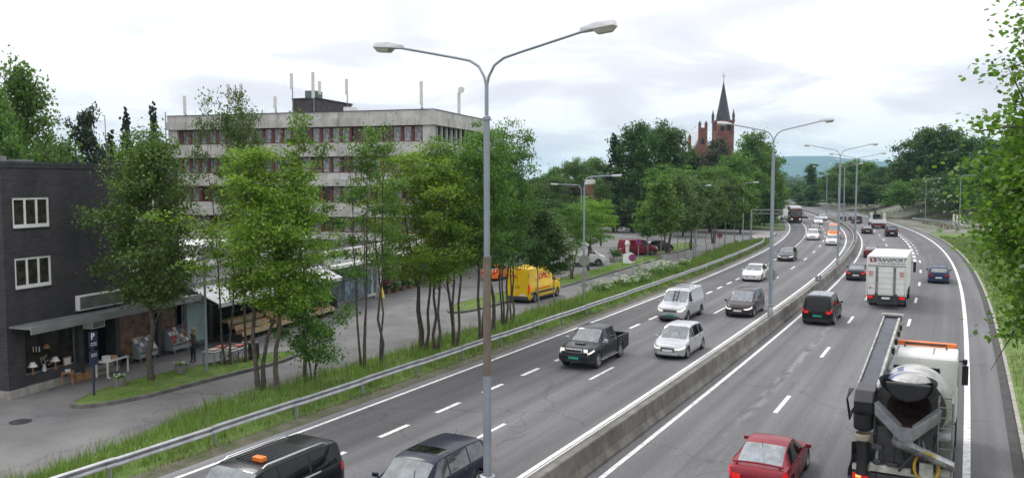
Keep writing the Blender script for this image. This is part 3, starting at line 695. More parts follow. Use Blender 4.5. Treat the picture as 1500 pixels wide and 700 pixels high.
def antenna(px, pt, pb, depth, label, panels=((0, 1.0),), arm=None):
    """mobile phone antenna on the office roof; pixel column, top, depth along the street from the facade"""
    u = 45.5 + depth
    # solve depth into the building for the pixel column
    best = min(np.linspace(.3, 28.9, 400), key=lambda d: abs(750 + FPX * BF(u, d)[0] / BF(u, d)[1] - px))
    P = BF(u, best); zt = ZAT(pt, P[1])
    r = thing('antenna', label, 'antenna', (P[0], P[1], 15.1), BROT, 'antennas on the office roof')
    MB().tube([(0, 0, 0), (0, 0, zt - 15.1 - .1)], .05, 8).build('mast', MT['grey_metal'], r, smooth=40)
    for off, ln in panels:
        o = MB().box((-.14, off, zt - 15.1 - ln / 2), (.14, .3, ln)).build('antenna_panel', MT['offwhite'], r, bevel=.03)
        if off: MB().tube([(0, 0, zt - 15.1 - ln * .3), (-.1, off, zt - 15.1 - ln * .3)], .03, 6).build('bracket', MT['grey_metal'], r)
    if arm: MB().tube([(0, 0, arm), (0, arm and 2.6, arm)], .03, 6).build('arm', MT['grey_metal'], r)
    for a in (0, 2.1, 4.2): MB().tube([(0, 0, .9), (.6 * math.cos(a), .6 * math.sin(a), 0)], .02, 5).build('stay', MT['grey_metal'], r)
    return r
def build_church():
    Y = 300; cx, cy, _ = AT(1057, Y)
    r = thing('brick_church', 'red brick church with dark pointed spire rising above the trees', 'church', (cx, cy, 0), math.radians(5))
    t = MB(); t.bx(-2.95, 2.95, -2.95, 2.95, 0, 29.2); t.build('tower', MT['red_brick'], r)
    MB().bx(-3.15, 3.15, -3.15, 3.15, 29.2, 30.0).bx(-3.05, 3.05, -3.05, 3.05, 25.4, 25.7).build('cornice', MT['red_brick'], r)
    for sx, sy in ((0, -1), (-1, 0), (1, 0)):
        for k in (-1, 1):
            m = MB(); w = .75
            arch = [(-w, 0), (w, 0), (w, 2.3)] + [(w * math.cos(a), 2.3 + w * math.sin(a)) for a in np.linspace(.3, math.pi - .3, 6)] + [(-w, 2.3)]
            if sy: m.extr([(p[0] + k * 1.15, p[1] + 26.3) for p in arch], 'y', -3.0, -2.8)
            else: m.extr([(p[0] + k * 1.15, p[1] + 26.3) for p in arch], 'x', sx * 2.8, sx * 3.0)
            m.build('belfry_opening', MT['dark_interior'], r)
    sp = MB(); b = 2.55
    ring = [(b * math.cos(math.pi / 8 + k * math.pi / 4), b * math.sin(math.pi / 8 + k * math.pi / 4), 30.0) for k in range(8)]
    sp.add(ring + [(.06 * math.cos(k), .06 * math.sin(k), 43.6) for k in range(8)], [(k, (k + 1) % 8, 8 + (k + 1) % 8, 8 + k) for k in range(8)]); sp.build('spire', MT['slate'], r)
    c = MB().tube([(0, 0, 43.4), (0, 0, 46.2)], .08, 6).bx(-.5, .5, -.06, .06, 45.2, 45.35).build('cross', MT['dark_metal'], r)
    for sx in (-1, 1):
        for sy in (-1, 1):
            q = MB(); q.bx(sx * 2.75 - .32, sx * 2.75 + .32, sy * 2.75 - .32, sy * 2.75 + .32, 30, 31.2)
            q.build('corner_turret', MT['slate'], r)
            q = MB(); q.add([(sx * 2.75 - .45, sy * 2.75 - .45, 31.2), (sx * 2.75 + .45, sy * 2.75 - .45, 31.2), (sx * 2.75 + .45, sy * 2.75 + .45, 31.2), (sx * 2.75 - .45, sy * 2.75 + .45, 31.2), (sx * 2.75, sy * 2.75, 34.0)], [(0, 1, 4), (1, 2, 4), (2, 3, 4), (3, 0, 4), (3, 2, 1, 0)]); q.build('turret_roof', MT['slate'], r)
    # nave with stepped gable to the left of the tower
    MB().bx(-13.5, -3.3, -4, 24, 0, 17).build('nave', MT['red_brick'], r)
    m = MB(); m.extr([(-13.6, 16.9), (-3.3, 16.9), (-8.4, 26.4)], 'y', -3.6, 24); m.build('nave_roof', MT['pale_roof'], r)
    g = MB(); g.extr([(-14.0, 15), (-3.4, 15), (-4.6, 17.6), (-6.2, 20), (-7.4, 22.7), (-7.4, 27.2), (-9.8, 27.2), (-9.8, 22.7), (-11.2, 20), (-13.2, 17)], 'y', -4.1, -3.6); g.build('stepped_gable', MT['red_brick'], r)
    for x in (-7.3, -9.5, -13.0):
        z = 27.5 if x > -12 else 23.0
        p = MB().bx(x - .4, x + .4, -4.3, -3.4, z - 4.5, z + .9).build('pinnacle', MT['red_brick'], r)
        MB().add([(x - .5, -4.4, z + .9), (x + .5, -4.4, z + .9), (x + .5, -3.3, z + .9), (x - .5, -3.3, z + .9), (x, -3.85, z + 2.2)], [(0, 1, 4), (1, 2, 4), (2, 3, 4), (3, 0, 4), (3, 2, 1, 0)]).build('pinnacle_cap', MT['slate'], p)
    MB().extr([(-9.0, 21.6), (-7.8, 21.6), (-7.8, 23), (-8.4, 23.7), (-9.0, 23)], 'y', -4.16, -4.0).build('gable_window', MT['dark_interior'], r)
def build_chimney_house():
    p = AT(864, 190); h = ZAT(263, 190)
    r = thing('brick_chimney', 'red brick chimney with pale cap among the trees behind the car park', 'chimney', p, .2)
    MB().bx(-.8, .8, -.8, .8, 0, h - 1.1).build('shaft', MT['red_brick'], r); MB().bx(-.95, .95, -.95, .95, h - 1.1, h).build('cap', MT['offwhite'], r); MB().bx(.2, .6, -.3, .3, h, h + .5).build('flue', MT['grey_metal'], r)
    MB().bx(-4, 5, -4, 4, 0, 5).build('boiler_house', MT['red_brick'], r)
MT['room_glass'] = glass_mat('room_window_glass', (.03, .028, .024), 1.7)
MT['canopy_edge'] = plain('canopy_edge', (.2, .2, .205), .5, .15, 1)
MT['sign_face'] = plain('faded_sign_face', (.10, .11, .10), .3, .35, 1.5)
MT['display_glass'] = glass_mat('display_glass', (.02, .016, .016), 1.35)
MT['tan_glass'] = glass_mat('tan_display_glass', (.13, .075, .045), 1.35)
MT['shop_glass2'] = glass_mat('shop_front_glass', (.06, .085, .095), 1.6)
MT['poster_glass'] = glass_mat('postered_glass', (.12, .17, .21), 1.5)
MT['awning'] = plain('awning_canvas', (.42, .43, .43), .7, .15, 2)
MT['sign_green'] = plain('sign_green', (.30, .42, .38), .4, .1)
MT['sign_blue'] = plain('sign_blue', (.03, .09, .3), .4, .1)
MT['dark_red_wall'] = plain('dark_red_wall', (.07, .028, .024), .8, .25, 1)
MT['brown_cladding'] = plain('brown_cladding', (.055, .045, .05), .7, .35, 1.6)
MT['green_metal'] = plain('green_grey_metal', (.10, .13, .13), .5, .2, 2)
MT['pale_roof'] = plain('pale_roof', (.42, .44, .46), .5, .1, .3)
MT['bld_glass2'] = glass_mat('window_glass_curtained', (.20, .215, .22), 1.6, .06)
MT['bld_glass3'] = glass_mat('window_glass_dark', (.055, .03, .03), 1.5, .06)
build_dark_building(); build_shop_row(); build_office(); build_church(); build_chimney_house()
antenna(276, 142, 168, 2.5, 'single slim panel antenna near the left end of the office roof', ((0, 1.9), ))
antenna(349, 125, 150, 3.0, 'antenna pair on a forked mast left of the roof plant room', ((-.75, 1.8), (.75, 1.8)))
antenna(407, 143, 163, 1.5, 'short thin antenna between the forked mast and the plant room', ((0, 1.2),))
antenna(431, 110, 165, 1.2, 'tall antenna at the left corner of the roof plant room', ((0, 1.5),))
antenna(462, 108, 160, 3.5, 'tallest white panel antenna rising in front of the plant room', ((0, 2.6),))
antenna(472, 121, 160, 6, 'dark slim antenna behind the plant room roof', ((0, 1.4),))
antenna(511, 118, 150, 8, 'antenna at the right end of the plant room roof', ((0, 1.6),))
antenna(619, 121, 163, 2, 'lone white panel antenna on stays near the office roof corner', ((0, 2.2),))
a_ = antenna(674, 137, 170, 9.0, 'antenna with round dish above the street side of the office roof', ((0, 2.3),))
MB().lathe([(0, 0), (.3, .02), (.32, .2), (0, .22)], 14, (-.3, -.3, 3.0), (-1, -.4, 0)).build('dish', MT['offwhite'], a_, smooth=40)

# ================================================================== VEGETATION
def leaf_quads(C, size, rng, up=.35, long=1.5):
    """one folded-free diamond leaf per centre"""
    n = len(C); a = rng.normal(size=(n, 3)); a[:, 2] *= .7; a /= np.linalg.norm(a, axis=1)[:, None] + 1e-9
    nr = rng.normal(size=(n, 3)); nr[:, 2] = np.abs(nr[:, 2]) + up; b = np.cross(nr, a); b /= np.linalg.norm(b, axis=1)[:, None] + 1e-9
    sz = size * rng.uniform(.6, 1.35, (n, 1)); L = a * sz * .5 * long ** .5; W = b * sz * .5 / long ** .5
    V = np.stack([C - L, C + W - L * .1, C + L, C - W - L * .1], 1).reshape(-1, 3)
    return V, np.arange(n * 4).reshape(-1, 4)
def tree_proto(seed, h, cb, rx, stems=1, nclump=90, per=90, leaf=.16, sig=.5, shape='round', r0=.11, sparse=0., droop=0., spread=.25, bark='bark', lean=0., flat=.62):
    rng = np.random.default_rng(seed); T = MB(); paths = []
    for k in range(stems):
        a = 2 * math.pi * k / stems + rng.uniform(0, 1); bs = .12 * (stems > 1)
        bx, by = bs * math.cos(a), bs * math.sin(a)
        tr = rx * spread * (1 if stems > 1 else .25) * rng.uniform(.6, 1.3); tx, ty = tr * math.cos(a) + lean, tr * math.sin(a)
        hh = h * rng.uniform(.78, .93); P = []
        for i in range(9):
            t = i / 8; w = rng.normal(0, .0085 * h, 2) * (t > 0)
            P.append((bx + (tx - bx) * t ** 1.3 + w[0], by + (ty - by) * t ** 1.3 + w[1], hh * t - (.1 if i == 0 else 0)))
        rr = r0 * rng.uniform(.75, 1.1) / (stems ** .35)
        T.tube(P, [rr * (1.25 if i == 0 else 1) * (1 - .86 * i / 8) + .006 for i in range(9)], 7); paths.append((P, rr))
    lob = rng.uniform(0, 6.28, 6); C = []; nb = max(12, nclump // 4)
    for i in range(nb):
        t = (i + rng.uniform(0, 1)) / nb; ang = i * 2.39996 + rng.uniform(-.5, .5)
        if shape == 'round': r = (max(.02, 1 - (2 * t - .86) ** 2 / (1.36 if t > .43 else .95))) ** .5
        elif shape == 'oval': r = math.sin(math.pi * min(1, t * .93 + .07)) ** .75
        elif shape == 'cone': r = (1 - t) ** .9 + .04
        elif shape == 'column': r = math.sin(math.pi * min(1, t * .9 + .1)) ** .4
        else: r = (math.sin(math.pi * (t * .8 + .12))) ** .8
        r *= 1 + .22 * math.sin(2 * ang + lob[0] + 3 * t) + .16 * math.sin(3 * ang + lob[1] - 5 * t) + .12 * math.sin(7 * t * 3 + lob[2])
        rho = r * rx * rng.uniform(.45, 1.08); z = cb + (h - cb) * t
        P, rr = paths[i % len(paths)]; zs = [p[2] for p in P]
        ax = np.interp(z, zs, [p[0] for p in P]); ay = np.interp(z, zs, [p[1] for p in P]); sh = 1.0 if stems == 1 else .45
        tip = np.array((rho * math.cos(ang) + ax * sh, rho * math.sin(ang) + ay * sh, z))
        zt = max(cb * .6, min(P[-2][2], z - rho * rng.uniform(.35, .95) * (-.3 if shape == 'cone' else 1) - .2))
        st = np.array((np.interp(zt, zs, [p[0] for p in P]), np.interp(zt, zs, [p[1] for p in P]), zt)); ln = np.linalg.norm(tip - st)
        m1 = st + (tip - st) * .35 + np.array((0, 0, .10 * ln)) + rng.normal(0, .05 * ln, 3); m2 = st + (tip - st) * .7 + np.array((0, 0, .07 * ln)) + rng.normal(0, .05 * ln, 3)
        br = max(.014, rr * .38 * (1 - zt / h * .6)); T.tube([st, m1, m2, tip], [br, br * .7, br * .45, .008], 4, cap=False)
        fade = (1 - .8 * t if shape == 'cone' else 1)
        for k, (u_, wgt) in enumerate(((.42, .5), (.62, .85), (.8, 1.1), (.95, 1.2), (1.06, .7))):
            base = st + (m1 - st) * min(1, u_ / .35) if u_ < .35 else (m1 + (m2 - m1) * (u_ - .35) / .35 if u_ < .7 else m2 + (tip - m2) * (u_ - .7) / .3)
            c = base + rng.normal(0, 1, 3) * np.array((.75, .75, .45)) * sig * 1.1; n_ = int(per * wgt * rng.uniform(.5, 1.5) * (1 - sparse * (u_ < .6)))
            T.tube([base, c], [.012, .005], 3, cap=False)
            sg = sig * rng.uniform(.6, 1.3) * fade; q = rng.normal(size=(n_, 3)) * np.array((sg, sg, sg * flat)); q[:, 2] -= droop * np.abs(q[:, 0] + q[:, 1]) * .5
            C.append(c + q)
    # leading shoots
    for P, rr in paths:
        for _ in range(3):
            c = np.array(P[-1]) + rng.normal(0, .35, 3) * sig * 2 + np.array((0, 0, (h - P[-1][2]) * rng.uniform(.2, .9))); C.append(c + rng.normal(size=(int(per * .6), 3)) * np.array((sig * .7, sig * .7, sig * .8)) * (.15 if shape == 'cone' else 1)); T.tube([P[-1], c], [.012, .005], 3, cap=False)
    C = np.concatenate(C); C = C[C[:, 2] > cb * .82]
    V, F = leaf_quads(C, leaf, rng)
    V[:, 2] = np.clip(V[:, 2], .15, None)
    return T.mesh('trunk', MT[bark], smooth=60, fix=False), fast_mesh('crown', V, F, MT['leaf_mid']), h, rx
PROTO = {}
def protos():
    for i in range(5): PROTO['verge', i] = tree_proto(10 + i, 10, 4.1, 2.3, (2, 3, 1, 2, 3)[i], 124, 125, .108, .33, 'round', .12, .45, spread=.45, flat=.42)
    for i in range(3): PROTO['sparse', i] = tree_proto(30 + i, 11, 4.4, 1.9, (2, 3, 2)[i], 58, 74, .108, .28, 'oval', .095, .2, spread=.55, flat=.45)
    for i in range(2): PROTO['street', i] = tree_proto(40 + i, 11, 3.7, 2.6, 1, 200, 135, .118, .33, 'round', .16, .3)
    PROTO['bush', 0] = tree_proto(50, 5, 1.2, 1.5, 4, 60, 75, .15, .32, 'round', .06, .1, spread=.7)
    PROTO['bush', 1] = tree_proto(51, 5, .5, 2.4, 4, 60, 75, .26, .5, 'round', .08, .1, spread=.7)
    for i in range(4): PROTO['broad', i] = tree_proto(60 + i, 16, 2.0, 5.2, 1, 300, 58, .36, .62, 'round', .3, .4)
    for i in range(3): PROTO['young', i] = tree_proto(70 + i, 11, 4.7, 2.1, 1, 85, 75, .23, .42, 'oval', .10, .2, bark='pale_bark', flat=.5)
    for i in range(2): PROTO['birch', i] = tree_proto(80 + i, 16, 3.0, 4.2, 1, 190, 85, .30, .62, 'oval', .22, .25, droop=.9, bark='pale_bark')
    for i in range(2): PROTO['spruce', i] = tree_proto(90 + i, 15, 1.5, 3.0, 1, 300, 42, .24, .27, 'cone', .2, .2, droop=.7)
    PROTO['pine', 0] = tree_proto(95, 13, 4.5, 3.4, 1, 60, 95, .34, .55, 'oval', .2, .35)
    PROTO['poplar', 0] = tree_proto(97, 20, 1.5, 1.7, 1, 110, 60, .5, .6, 'column', .25, .0)
protos()
TREE_N = [0]
def plant_tree(kind, pos, h, w, mat, label, group=None, rot=None, cat='tree', name=None, var=None):
    ks = [k for k in PROTO if k[0] == kind]; TREE_N[0] += 1; rng = random.Random(TREE_N[0] * 17)
    tm, cm, ph, pr = PROTO[ks[(TREE_N[0] if var is None else var) % len(ks)]]
    r = thing(name or ('shrub' if kind == 'bush' else 'tree'), label, cat, pos, rng.uniform(0, 6.28) if rot is None else rot, group)
    r.scale = (w / (2 * pr) * .92, w / (2 * pr) * .92, h / ph)
    ob('trunk', tm, r); c = ob('crown', cm, r)
    c.material_slots[0].link = 'OBJECT'; c.material_slots[0].material = MT[mat]
    return r
def tree_px(kind, px, py, top, wpx, mat, label, group=None, **k):
    p = G(px, py); Y = p[1]; return plant_tree(kind, p, ZAT(top, Y), wpx * Y / FPX, mat, label, group, **k)
def tree_far(kind, px, Y, top, wpx, mat, label, group=None, base=0., **k):
    return plant_tree(kind, AT(px, Y, base), ZAT(top, Y) - base, wpx * Y / FPX, mat, label, group, **k)
VG = 'trees on the grass verge'
tree_px('street', 222, 560, 198, 172, 'leaf_olive', 'large dark green tree on the grass strip before the brick building', var=0, rot=.4)
tree_px('sparse', 334, 537, 126, 92, 'leaf_grey', 'tallest tree left of the parked bicycle on the grass strip', var=0); tree_px('verge', 360, 533, 148, 78, 'leaf_grey', 'slightly lower twin of the tallest tree, behind the bicycle', var=2)
verge = [('verge', 382, 572, 222, 190, 'leaf_lime', 0, 'yellow-green tree on the verge, nearest the camera'), ('verge', 407, 574, 262, 150, 'leaf_lime', 2, 'second yellow-green tree on the verge, behind the nearest one'),
         ('sparse', 446, 558, 160, 120, 'leaf_mid', 0, 'tall thin-leaved verge tree before the office block'), ('bush', 459, 560, 405, 88, 'leaf_mid', 0, 'small low-branched rowan on the verge'),
         ('sparse', 533, 543, 205, 115, 'leaf_mid', 1, 'leaning two-stemmed verge tree with sparse crown'), ('sparse', 557, 541, 178, 110, 'leaf_mid', 2, 'slim sparse verge tree right of the leaning one'),
         ('verge', 620, 517, 222, 160, 'leaf_lime', 1, 'light green verge tree left of the near lamp post'), ('verge', 640, 519, 240, 130, 'leaf_lime', 3, 'forked light green verge tree beside the near lamp post'),
         ('verge', 667, 511, 205, 125, 'leaf_mid', 4, 'mid green verge tree just left of the lamp post'), ('verge', 705, 503, 198, 120, 'leaf_mid', 0, 'verge tree standing behind the near lamp post'),
         ('verge', 722, 491, 225, 120, 'leaf_dark', 2, 'dark bushy verge tree right of the lamp post'), ('verge', 738, 481, 188, 115, 'leaf_mid', 1, 'taller verge tree left of the yellow van'),
         ('verge', 750, 476, 250, 80, 'leaf_dark', 3, 'dark verge tree in front of the yellow van'), ('young', 788, 456, 290, 66, 'leaf_dark', 0, 'thin straight sapling before the yellow van doors'),
         ('young', 811, 450, 325, 62, 'leaf_grey', 1, 'short grey-green sapling before the yellow van front')]
for k, px, py, top, w, mat, v, lab in verge: tree_px(k, px, py, top, w, mat, lab, VG, var=v, rot=px * .37)
VF = 'slender trees on the far verge'
for i, (px, py, top, w, mat) in enumerate([(968, 398, 262, 56, 'leaf_mid'), (993, 389, 258, 48, 'leaf_grey'), (1004, 386, 268, 44, 'leaf_grey'), (1016, 380, 262, 44, 'leaf_grey'), (1034, 371, 268, 40, 'leaf_grey'), (1046, 366, 272, 40, 'leaf_mid'), (1062, 361, 266, 44, 'leaf_grey'), (1076, 357, 262, 44, 'leaf_mid')]):
    tree_px('young', px, py, top, w, mat, ['first', 'second', 'third', 'fourth', 'fifth', 'sixth', 'seventh', 'eighth'][i] + ' slender tree on the far verge, counted from the camera', VF)
LOT = 'trees around the car park'
for px, py, top, w, mat, kind, lab in [(862, 396, 290, 74, 'leaf_lime', 'verge', 'bright green car park tree in front of the white van'), (838, 410, 300, 72, 'leaf_mid', 'verge', 'car park tree hiding the rear of the white van'), (775, 405, 268, 90, 'leaf_dark', 'verge', 'dark tree behind the yellow van in the car park'),
        (730, 400, 248, 90, 'leaf_mid', 'verge', 'tree behind the lamp post at the car park entrance'), (978, 371, 246, 92, 'leaf_mid', 'verge', 'broad tree on the island beside the red van'), (948, 376, 300, 50, 'leaf_mid', 'young', 'small tree left of the broad island tree by the red van'),
        (1012, 366, 270, 60, 'leaf_dark', 'verge', 'dark tree at the far end of the red van island'), (1045, 356, 244, 66, 'leaf_mid', 'verge', 'tree at the far side road beyond the island'), (812, 372, 262, 76, 'leaf_dark', 'verge', 'dark tree at the back of the car park, left'), (880, 360, 268, 44, 'leaf_dark', 'verge', 'dark tree at the back of the car park, before the chimney')]:
    tree_px(kind, px, py, top, w, mat, lab, LOT)
BG = 'background trees'
far = [('broad', 785, 170, 262, 60, 'leaf_dark'), ('broad', 812, 230, 248, 52, 'leaf_mid'), ('broad', 840, 215, 236, 62, 'leaf_mid'), ('broad', 872, 225, 234, 58, 'leaf_mid'), ('broad', 838, 165, 272, 58, 'leaf_brown'), ('bush', 902, 150, 300, 50, 'leaf_brown'), ('bush', 928, 150, 305, 44, 'leaf_brown'), ('bush', 868, 152, 296, 50, 'leaf_dark'),
       ('spruce', 898, 150, 196, 56, 'needle'), ('broad', 925, 152, 188, 84, 'leaf_dark'), ('broad', 962, 160, 186, 92, 'leaf_dark'), ('broad', 978, 158, 194, 74, 'leaf_dark'), ('broad', 1012, 180, 224, 60, 'leaf_dark'), ('broad', 1046, 176, 208, 70, 'leaf_brown'), ('broad', 1072, 165, 228, 64, 'leaf_mid'), ('broad', 1100, 190, 198, 66, 'leaf_mid'), ('broad', 1040, 150, 250, 70, 'leaf_dark'),
       ('broad', 1118, 200, 214, 60, 'leaf_mid'), ('broad', 1000, 138, 262, 70, 'leaf_mid'), ('broad', 1085, 146, 262, 58, 'leaf_mid'), ('broad', 1112, 172, 254, 54, 'leaf_mid'), ('broad', 1128, 192, 244, 48, 'leaf_mid'), ('broad', 1138, 225, 262, 36, 'leaf_lime'), ('broad', 1098, 160, 282, 44, 'leaf_dark'), ('bush', 1120, 172, 292, 40, 'leaf_dark'), ('bush', 1136, 200, 292, 26, 'leaf_mid'),
       ('broad', 1176, 330, 284, 34, 'leaf_dark'), ('broad', 1192, 320, 272, 36, 'leaf_dark'), ('broad', 1210, 315, 258, 42, 'leaf_dark'), ('broad', 1228, 300, 242, 50, 'leaf_mid'), ('broad', 1250, 290, 236, 52, 'leaf_mid'), ('broad', 1272, 285, 240, 50, 'leaf_mid'), ('broad', 1294, 270, 246, 48, 'leaf_dark'), ('broad', 1312, 262, 252, 46, 'leaf_dark'), ('broad', 1240, 260, 272, 44, 'leaf_dark'), ('broad', 1270, 250, 270, 44, 'leaf_dark'), ('broad', 1300, 245, 272, 44, 'leaf_dark'), ('bush', 1216, 280, 292, 40, 'leaf_dark'), ('bush', 1186, 300, 296, 36, 'leaf_dark'),
       ('poplar', 1187, 350, 240, 15, 'leaf_dark'),
       ('broad', 1332, 222, 226, 62, 'leaf_dark'), ('broad', 1352, 214, 194, 84, 'leaf_dark'), ('broad', 1386, 208, 190, 88, 'leaf_dark'), ('broad', 1420, 200, 204, 80, 'leaf_dark'), ('broad', 1452, 190, 208, 84, 'leaf_dark'), ('broad', 1490, 180, 200, 90, 'leaf_dark'), ('bush', 1322, 205, 270, 44, 'leaf_mid'), ('bush', 1362, 200, 262, 56, 'leaf_mid'), ('bush', 1390, 196, 262, 58, 'leaf_dark'), ('bush', 1424, 185, 258, 62, 'leaf_mid'), ('bush', 1456, 175, 262, 66, 'leaf_dark'),
       ('birch', 38, 78, 100, 128, 'leaf_mid'), ('birch', -12, 72, 112, 110, 'leaf_mid'), ('broad', 6, 70, 178, 90, 'leaf_mid'), ('pine', 128, 85, 168, 62, 'needle'), ('spruce', 190, 92, 160, 62, 'needle'), ('spruce', 166, 98, 192, 60, 'needle'), ('spruce', 228, 98, 152, 50, 'needle'), ('broad', 110, 92, 226, 60, 'leaf_dark'), ('broad', 150, 95, 224, 60, 'leaf_dark'), ('broad', 205, 100, 214, 60, 'leaf_dark'), ('broad', 245, 104, 218, 50, 'leaf_dark'), ('broad', 70, 92, 205, 60, 'leaf_mid'),
       ('broad', 690, 120, 262, 90, 'leaf_dark'), ('broad', 745, 130, 258, 80, 'leaf_dark')]
KINDS = {'broad': 'leafy tree', 'bush': 'low shrub', 'spruce': 'narrow conifer', 'pine': 'dark pine', 'birch': 'large drooping birch', 'poplar': 'narrow poplar'}
MATW = {'leaf_dark': 'dark green', 'leaf_mid': 'mid green', 'leaf_lime': 'yellow-green', 'leaf_grey': 'grey-green', 'leaf_brown': 'brownish', 'needle': 'blackish green'}
def zone(px, Y):
    if px < 300: return 'behind the brick building', 'left'
    if px < 780: return 'behind the verge trees', 'mid'
    if px < 895: return 'beyond the car park', 'lot'
    if px < 1030: return 'left of the church spire', 'chl'
    if px < 1145: return 'right of the church', 'chr'
    if px < 1318: return 'where the motorway ends', 'far'
    return 'on the right bank', 'right'
ORD = ['leftmost', 'second from the left', 'third from the left', 'fourth from the left', 'fifth from the left', 'sixth from the left', 'seventh from the left', 'eighth from the left', 'ninth from the left', 'tenth from the left']
def far_labels():
    out = {}; cnt = {}
    for i in sorted(range(len(far)), key=lambda q: far[q][1]):
        k, px, Y, top, w, mat = far[i]; z, zk = zone(px, Y); key = (k, mat, zk); n = cnt.get(key, 0); cnt[key] = n + 1; out[i] = (z, key, n)
    return {i: (f'{MATW[far[i][5]]} {KINDS[far[i][0]]} {z}' + (f', {ORD[n]}' if cnt[key] > 1 else '')) for i, (z, key, n) in out.items()}
FL = far_labels()
for i, (k, px, Y, top, w, mat) in enumerate(far):
    base = 0.
    if px > 1318: base = 2.6
    elif 1200 < px: base = 1.5
    tree_far(k, px, Y, top, w, mat, FL[i], BG, base)
# blossom on two shrubs of the right bank
def blossom(px, py, Y, label):
    rng = np.random.default_rng(int(px)); p = AT(px, Y, ZAT(py, Y)); r = thing('blossoming_shrub', label, 'shrub', (p[0], p[1], 2.0), 0, 'white blossoming shrubs')
    C = rng.normal(size=(200, 3)) * np.array((2.0, 1.2, 1.5)); C[:, 2] += p[2] - 2.0; C = C[(np.sin(C[:, 0] * 2.1) + np.cos(C[:, 2] * 2.7)) > .2]; C[:, 2] = np.clip(C[:, 2], .3, None)
    V, F = leaf_quads(C, .42, rng); ob('blossom', fast_mesh('blossom', V, F, MT['flower']), r)
    C = rng.normal(size=(900, 3)) * np.array((2.3, 1.5, 1.9)); C[:, 2] = np.clip(C[:, 2] + p[2] - 2.4, .3, None); V, F = leaf_quads(C, .4, rng); ob('foliage', fast_mesh('foliage', V, F, MT['leaf_dark']), r)
blossom(1366, 285, 192, 'shrub with white blossom on the right bank, left one'); blossom(1386, 297, 188, 'shrub with white blossom on the right bank, right one')

# ---- the big broadleaf leaning in at the right edge, close to the camera
def near_tree():
    rng = np.random.default_rng(7); base = (16.62, 20.2, bank_h(31.4, 15.7) - .1)
    r = thing('maple_tree', 'large light green maple reaching into the frame at the right edge', 'tree', base)
    T = MB(); C = []
    top = Vector((-.8, .2, 15.2)); T.tube([(0, 0, 0), (.05, .1, 2.5), (-.1, .1, 6), (-.3, .2, 10.5), top], [.30, .25, .2, .13, .03], 10)
    def limb(a, el, z0, L, n=4):
        d = Vector((math.cos(a) * math.cos(el), math.sin(a) * math.cos(el), math.sin(el))); p0 = Vector((-.1, .1, z0)); P = [p0]
        for k in range(1, n + 1):
            P.append(p0 + d * L * k / n + Vector((rng.normal(0, .12), rng.normal(0, .12), rng.normal(0, .06) - .004 * k * k)))
        T.tube(P, [.04 * (1 - .8 * k / n) + .008 for k in range(n + 1)], 5, cap=False)
        return P
    for i in range(250):
        z0 = 5.3 + 9.0 * rng.uniform(0, 1) ** 1.5; a = rng.uniform(1.7, 3.7) if i % 4 else rng.uniform(0, 6.28); L = float(np.interp(z0, [5, 7, 9, 12, 15], [4.2, 4.6, 4.5, 3.7, 2.6])) * rng.uniform(.55, .97)
        P = limb(a, rng.uniform(.0, .5) if z0 < 10 else rng.uniform(.3, .9), z0, L)
        for k, p in enumerate(P[1:]):
            for _ in range(5):
                q = p + Vector(rng.normal(0, .46, 3)); T.tube([p, q], [.02, .006], 4, cap=False)
                m = int(rng.uniform(34, 64)); C.append(np.array(q) + rng.normal(size=(m, 3)) * np.array((.34, .34, .2)))
    # a stray twig reaching out against the sky
    P = limb(math.radians(183), .12, 9.6, 5.9, 6)
    for p in P[-3:]: C.append(np.array(p) + rng.normal(size=(14, 3)) * np.array((.2, .2, .12)))
    C = np.concatenate(C); C = C[C[:, 2] > 4.9]; V, F = leaf_quads(C, .14, rng, up=.8, long=1.25)
    T.build('trunk', MT['bark'], r, smooth=50, fix=False); ob('crown', fast_mesh('crown', V, F, MT['leaf_maple']), r)
MT['leaf_maple'] = leaf_mat('leaves_maple', (.08, .165, .016), (.20, .34, .034), .55)
near_tree()

# ---- grass blades (nobody could count them) and flowering plants
def blades(name, label, pts, hmin, hmax, mat, wid=.03, seed=1):
    rng = np.random.default_rng(seed); P = np.array(pts); n = len(P)
    pn = .5 + .5 * np.sin(P[:, 0] * 1.9 + 2 * np.sin(P[:, 1] * .8)) * np.sin(P[:, 1] * 1.3 + np.sin(P[:, 0] * 2.7)); h = (hmin + (hmax - hmin) * pn) * rng.uniform(.5, 1.35, n); a = rng.uniform(0, 6.28, n); d = np.hypot(P[:, 0], P[:, 1]); w = wid * np.clip(d / 40, .8, 3)
    lean = rng.normal(0, .28, (n, 2)) * h[:, None]
    A = P.copy(); B = P.copy(); Cc = P.copy(); M = P.copy()
    A[:, 0] -= np.cos(a) * w / 2; A[:, 1] -= np.sin(a) * w / 2; B[:, 0] += np.cos(a) * w / 2; B[:, 1] += np.sin(a) * w / 2
    Cc[:, :2] += lean; Cc[:, 2] += h; A[:, 2] -= .03; B[:, 2] -= .03
    V = np.stack([A, B, Cc], 1).reshape(-1, 3)
    o = ob(name, fast_mesh(name, V, np.arange(n * 3).reshape(-1, 3), MT[mat])); tag(o, label, 'grass', kind='stuff'); return o
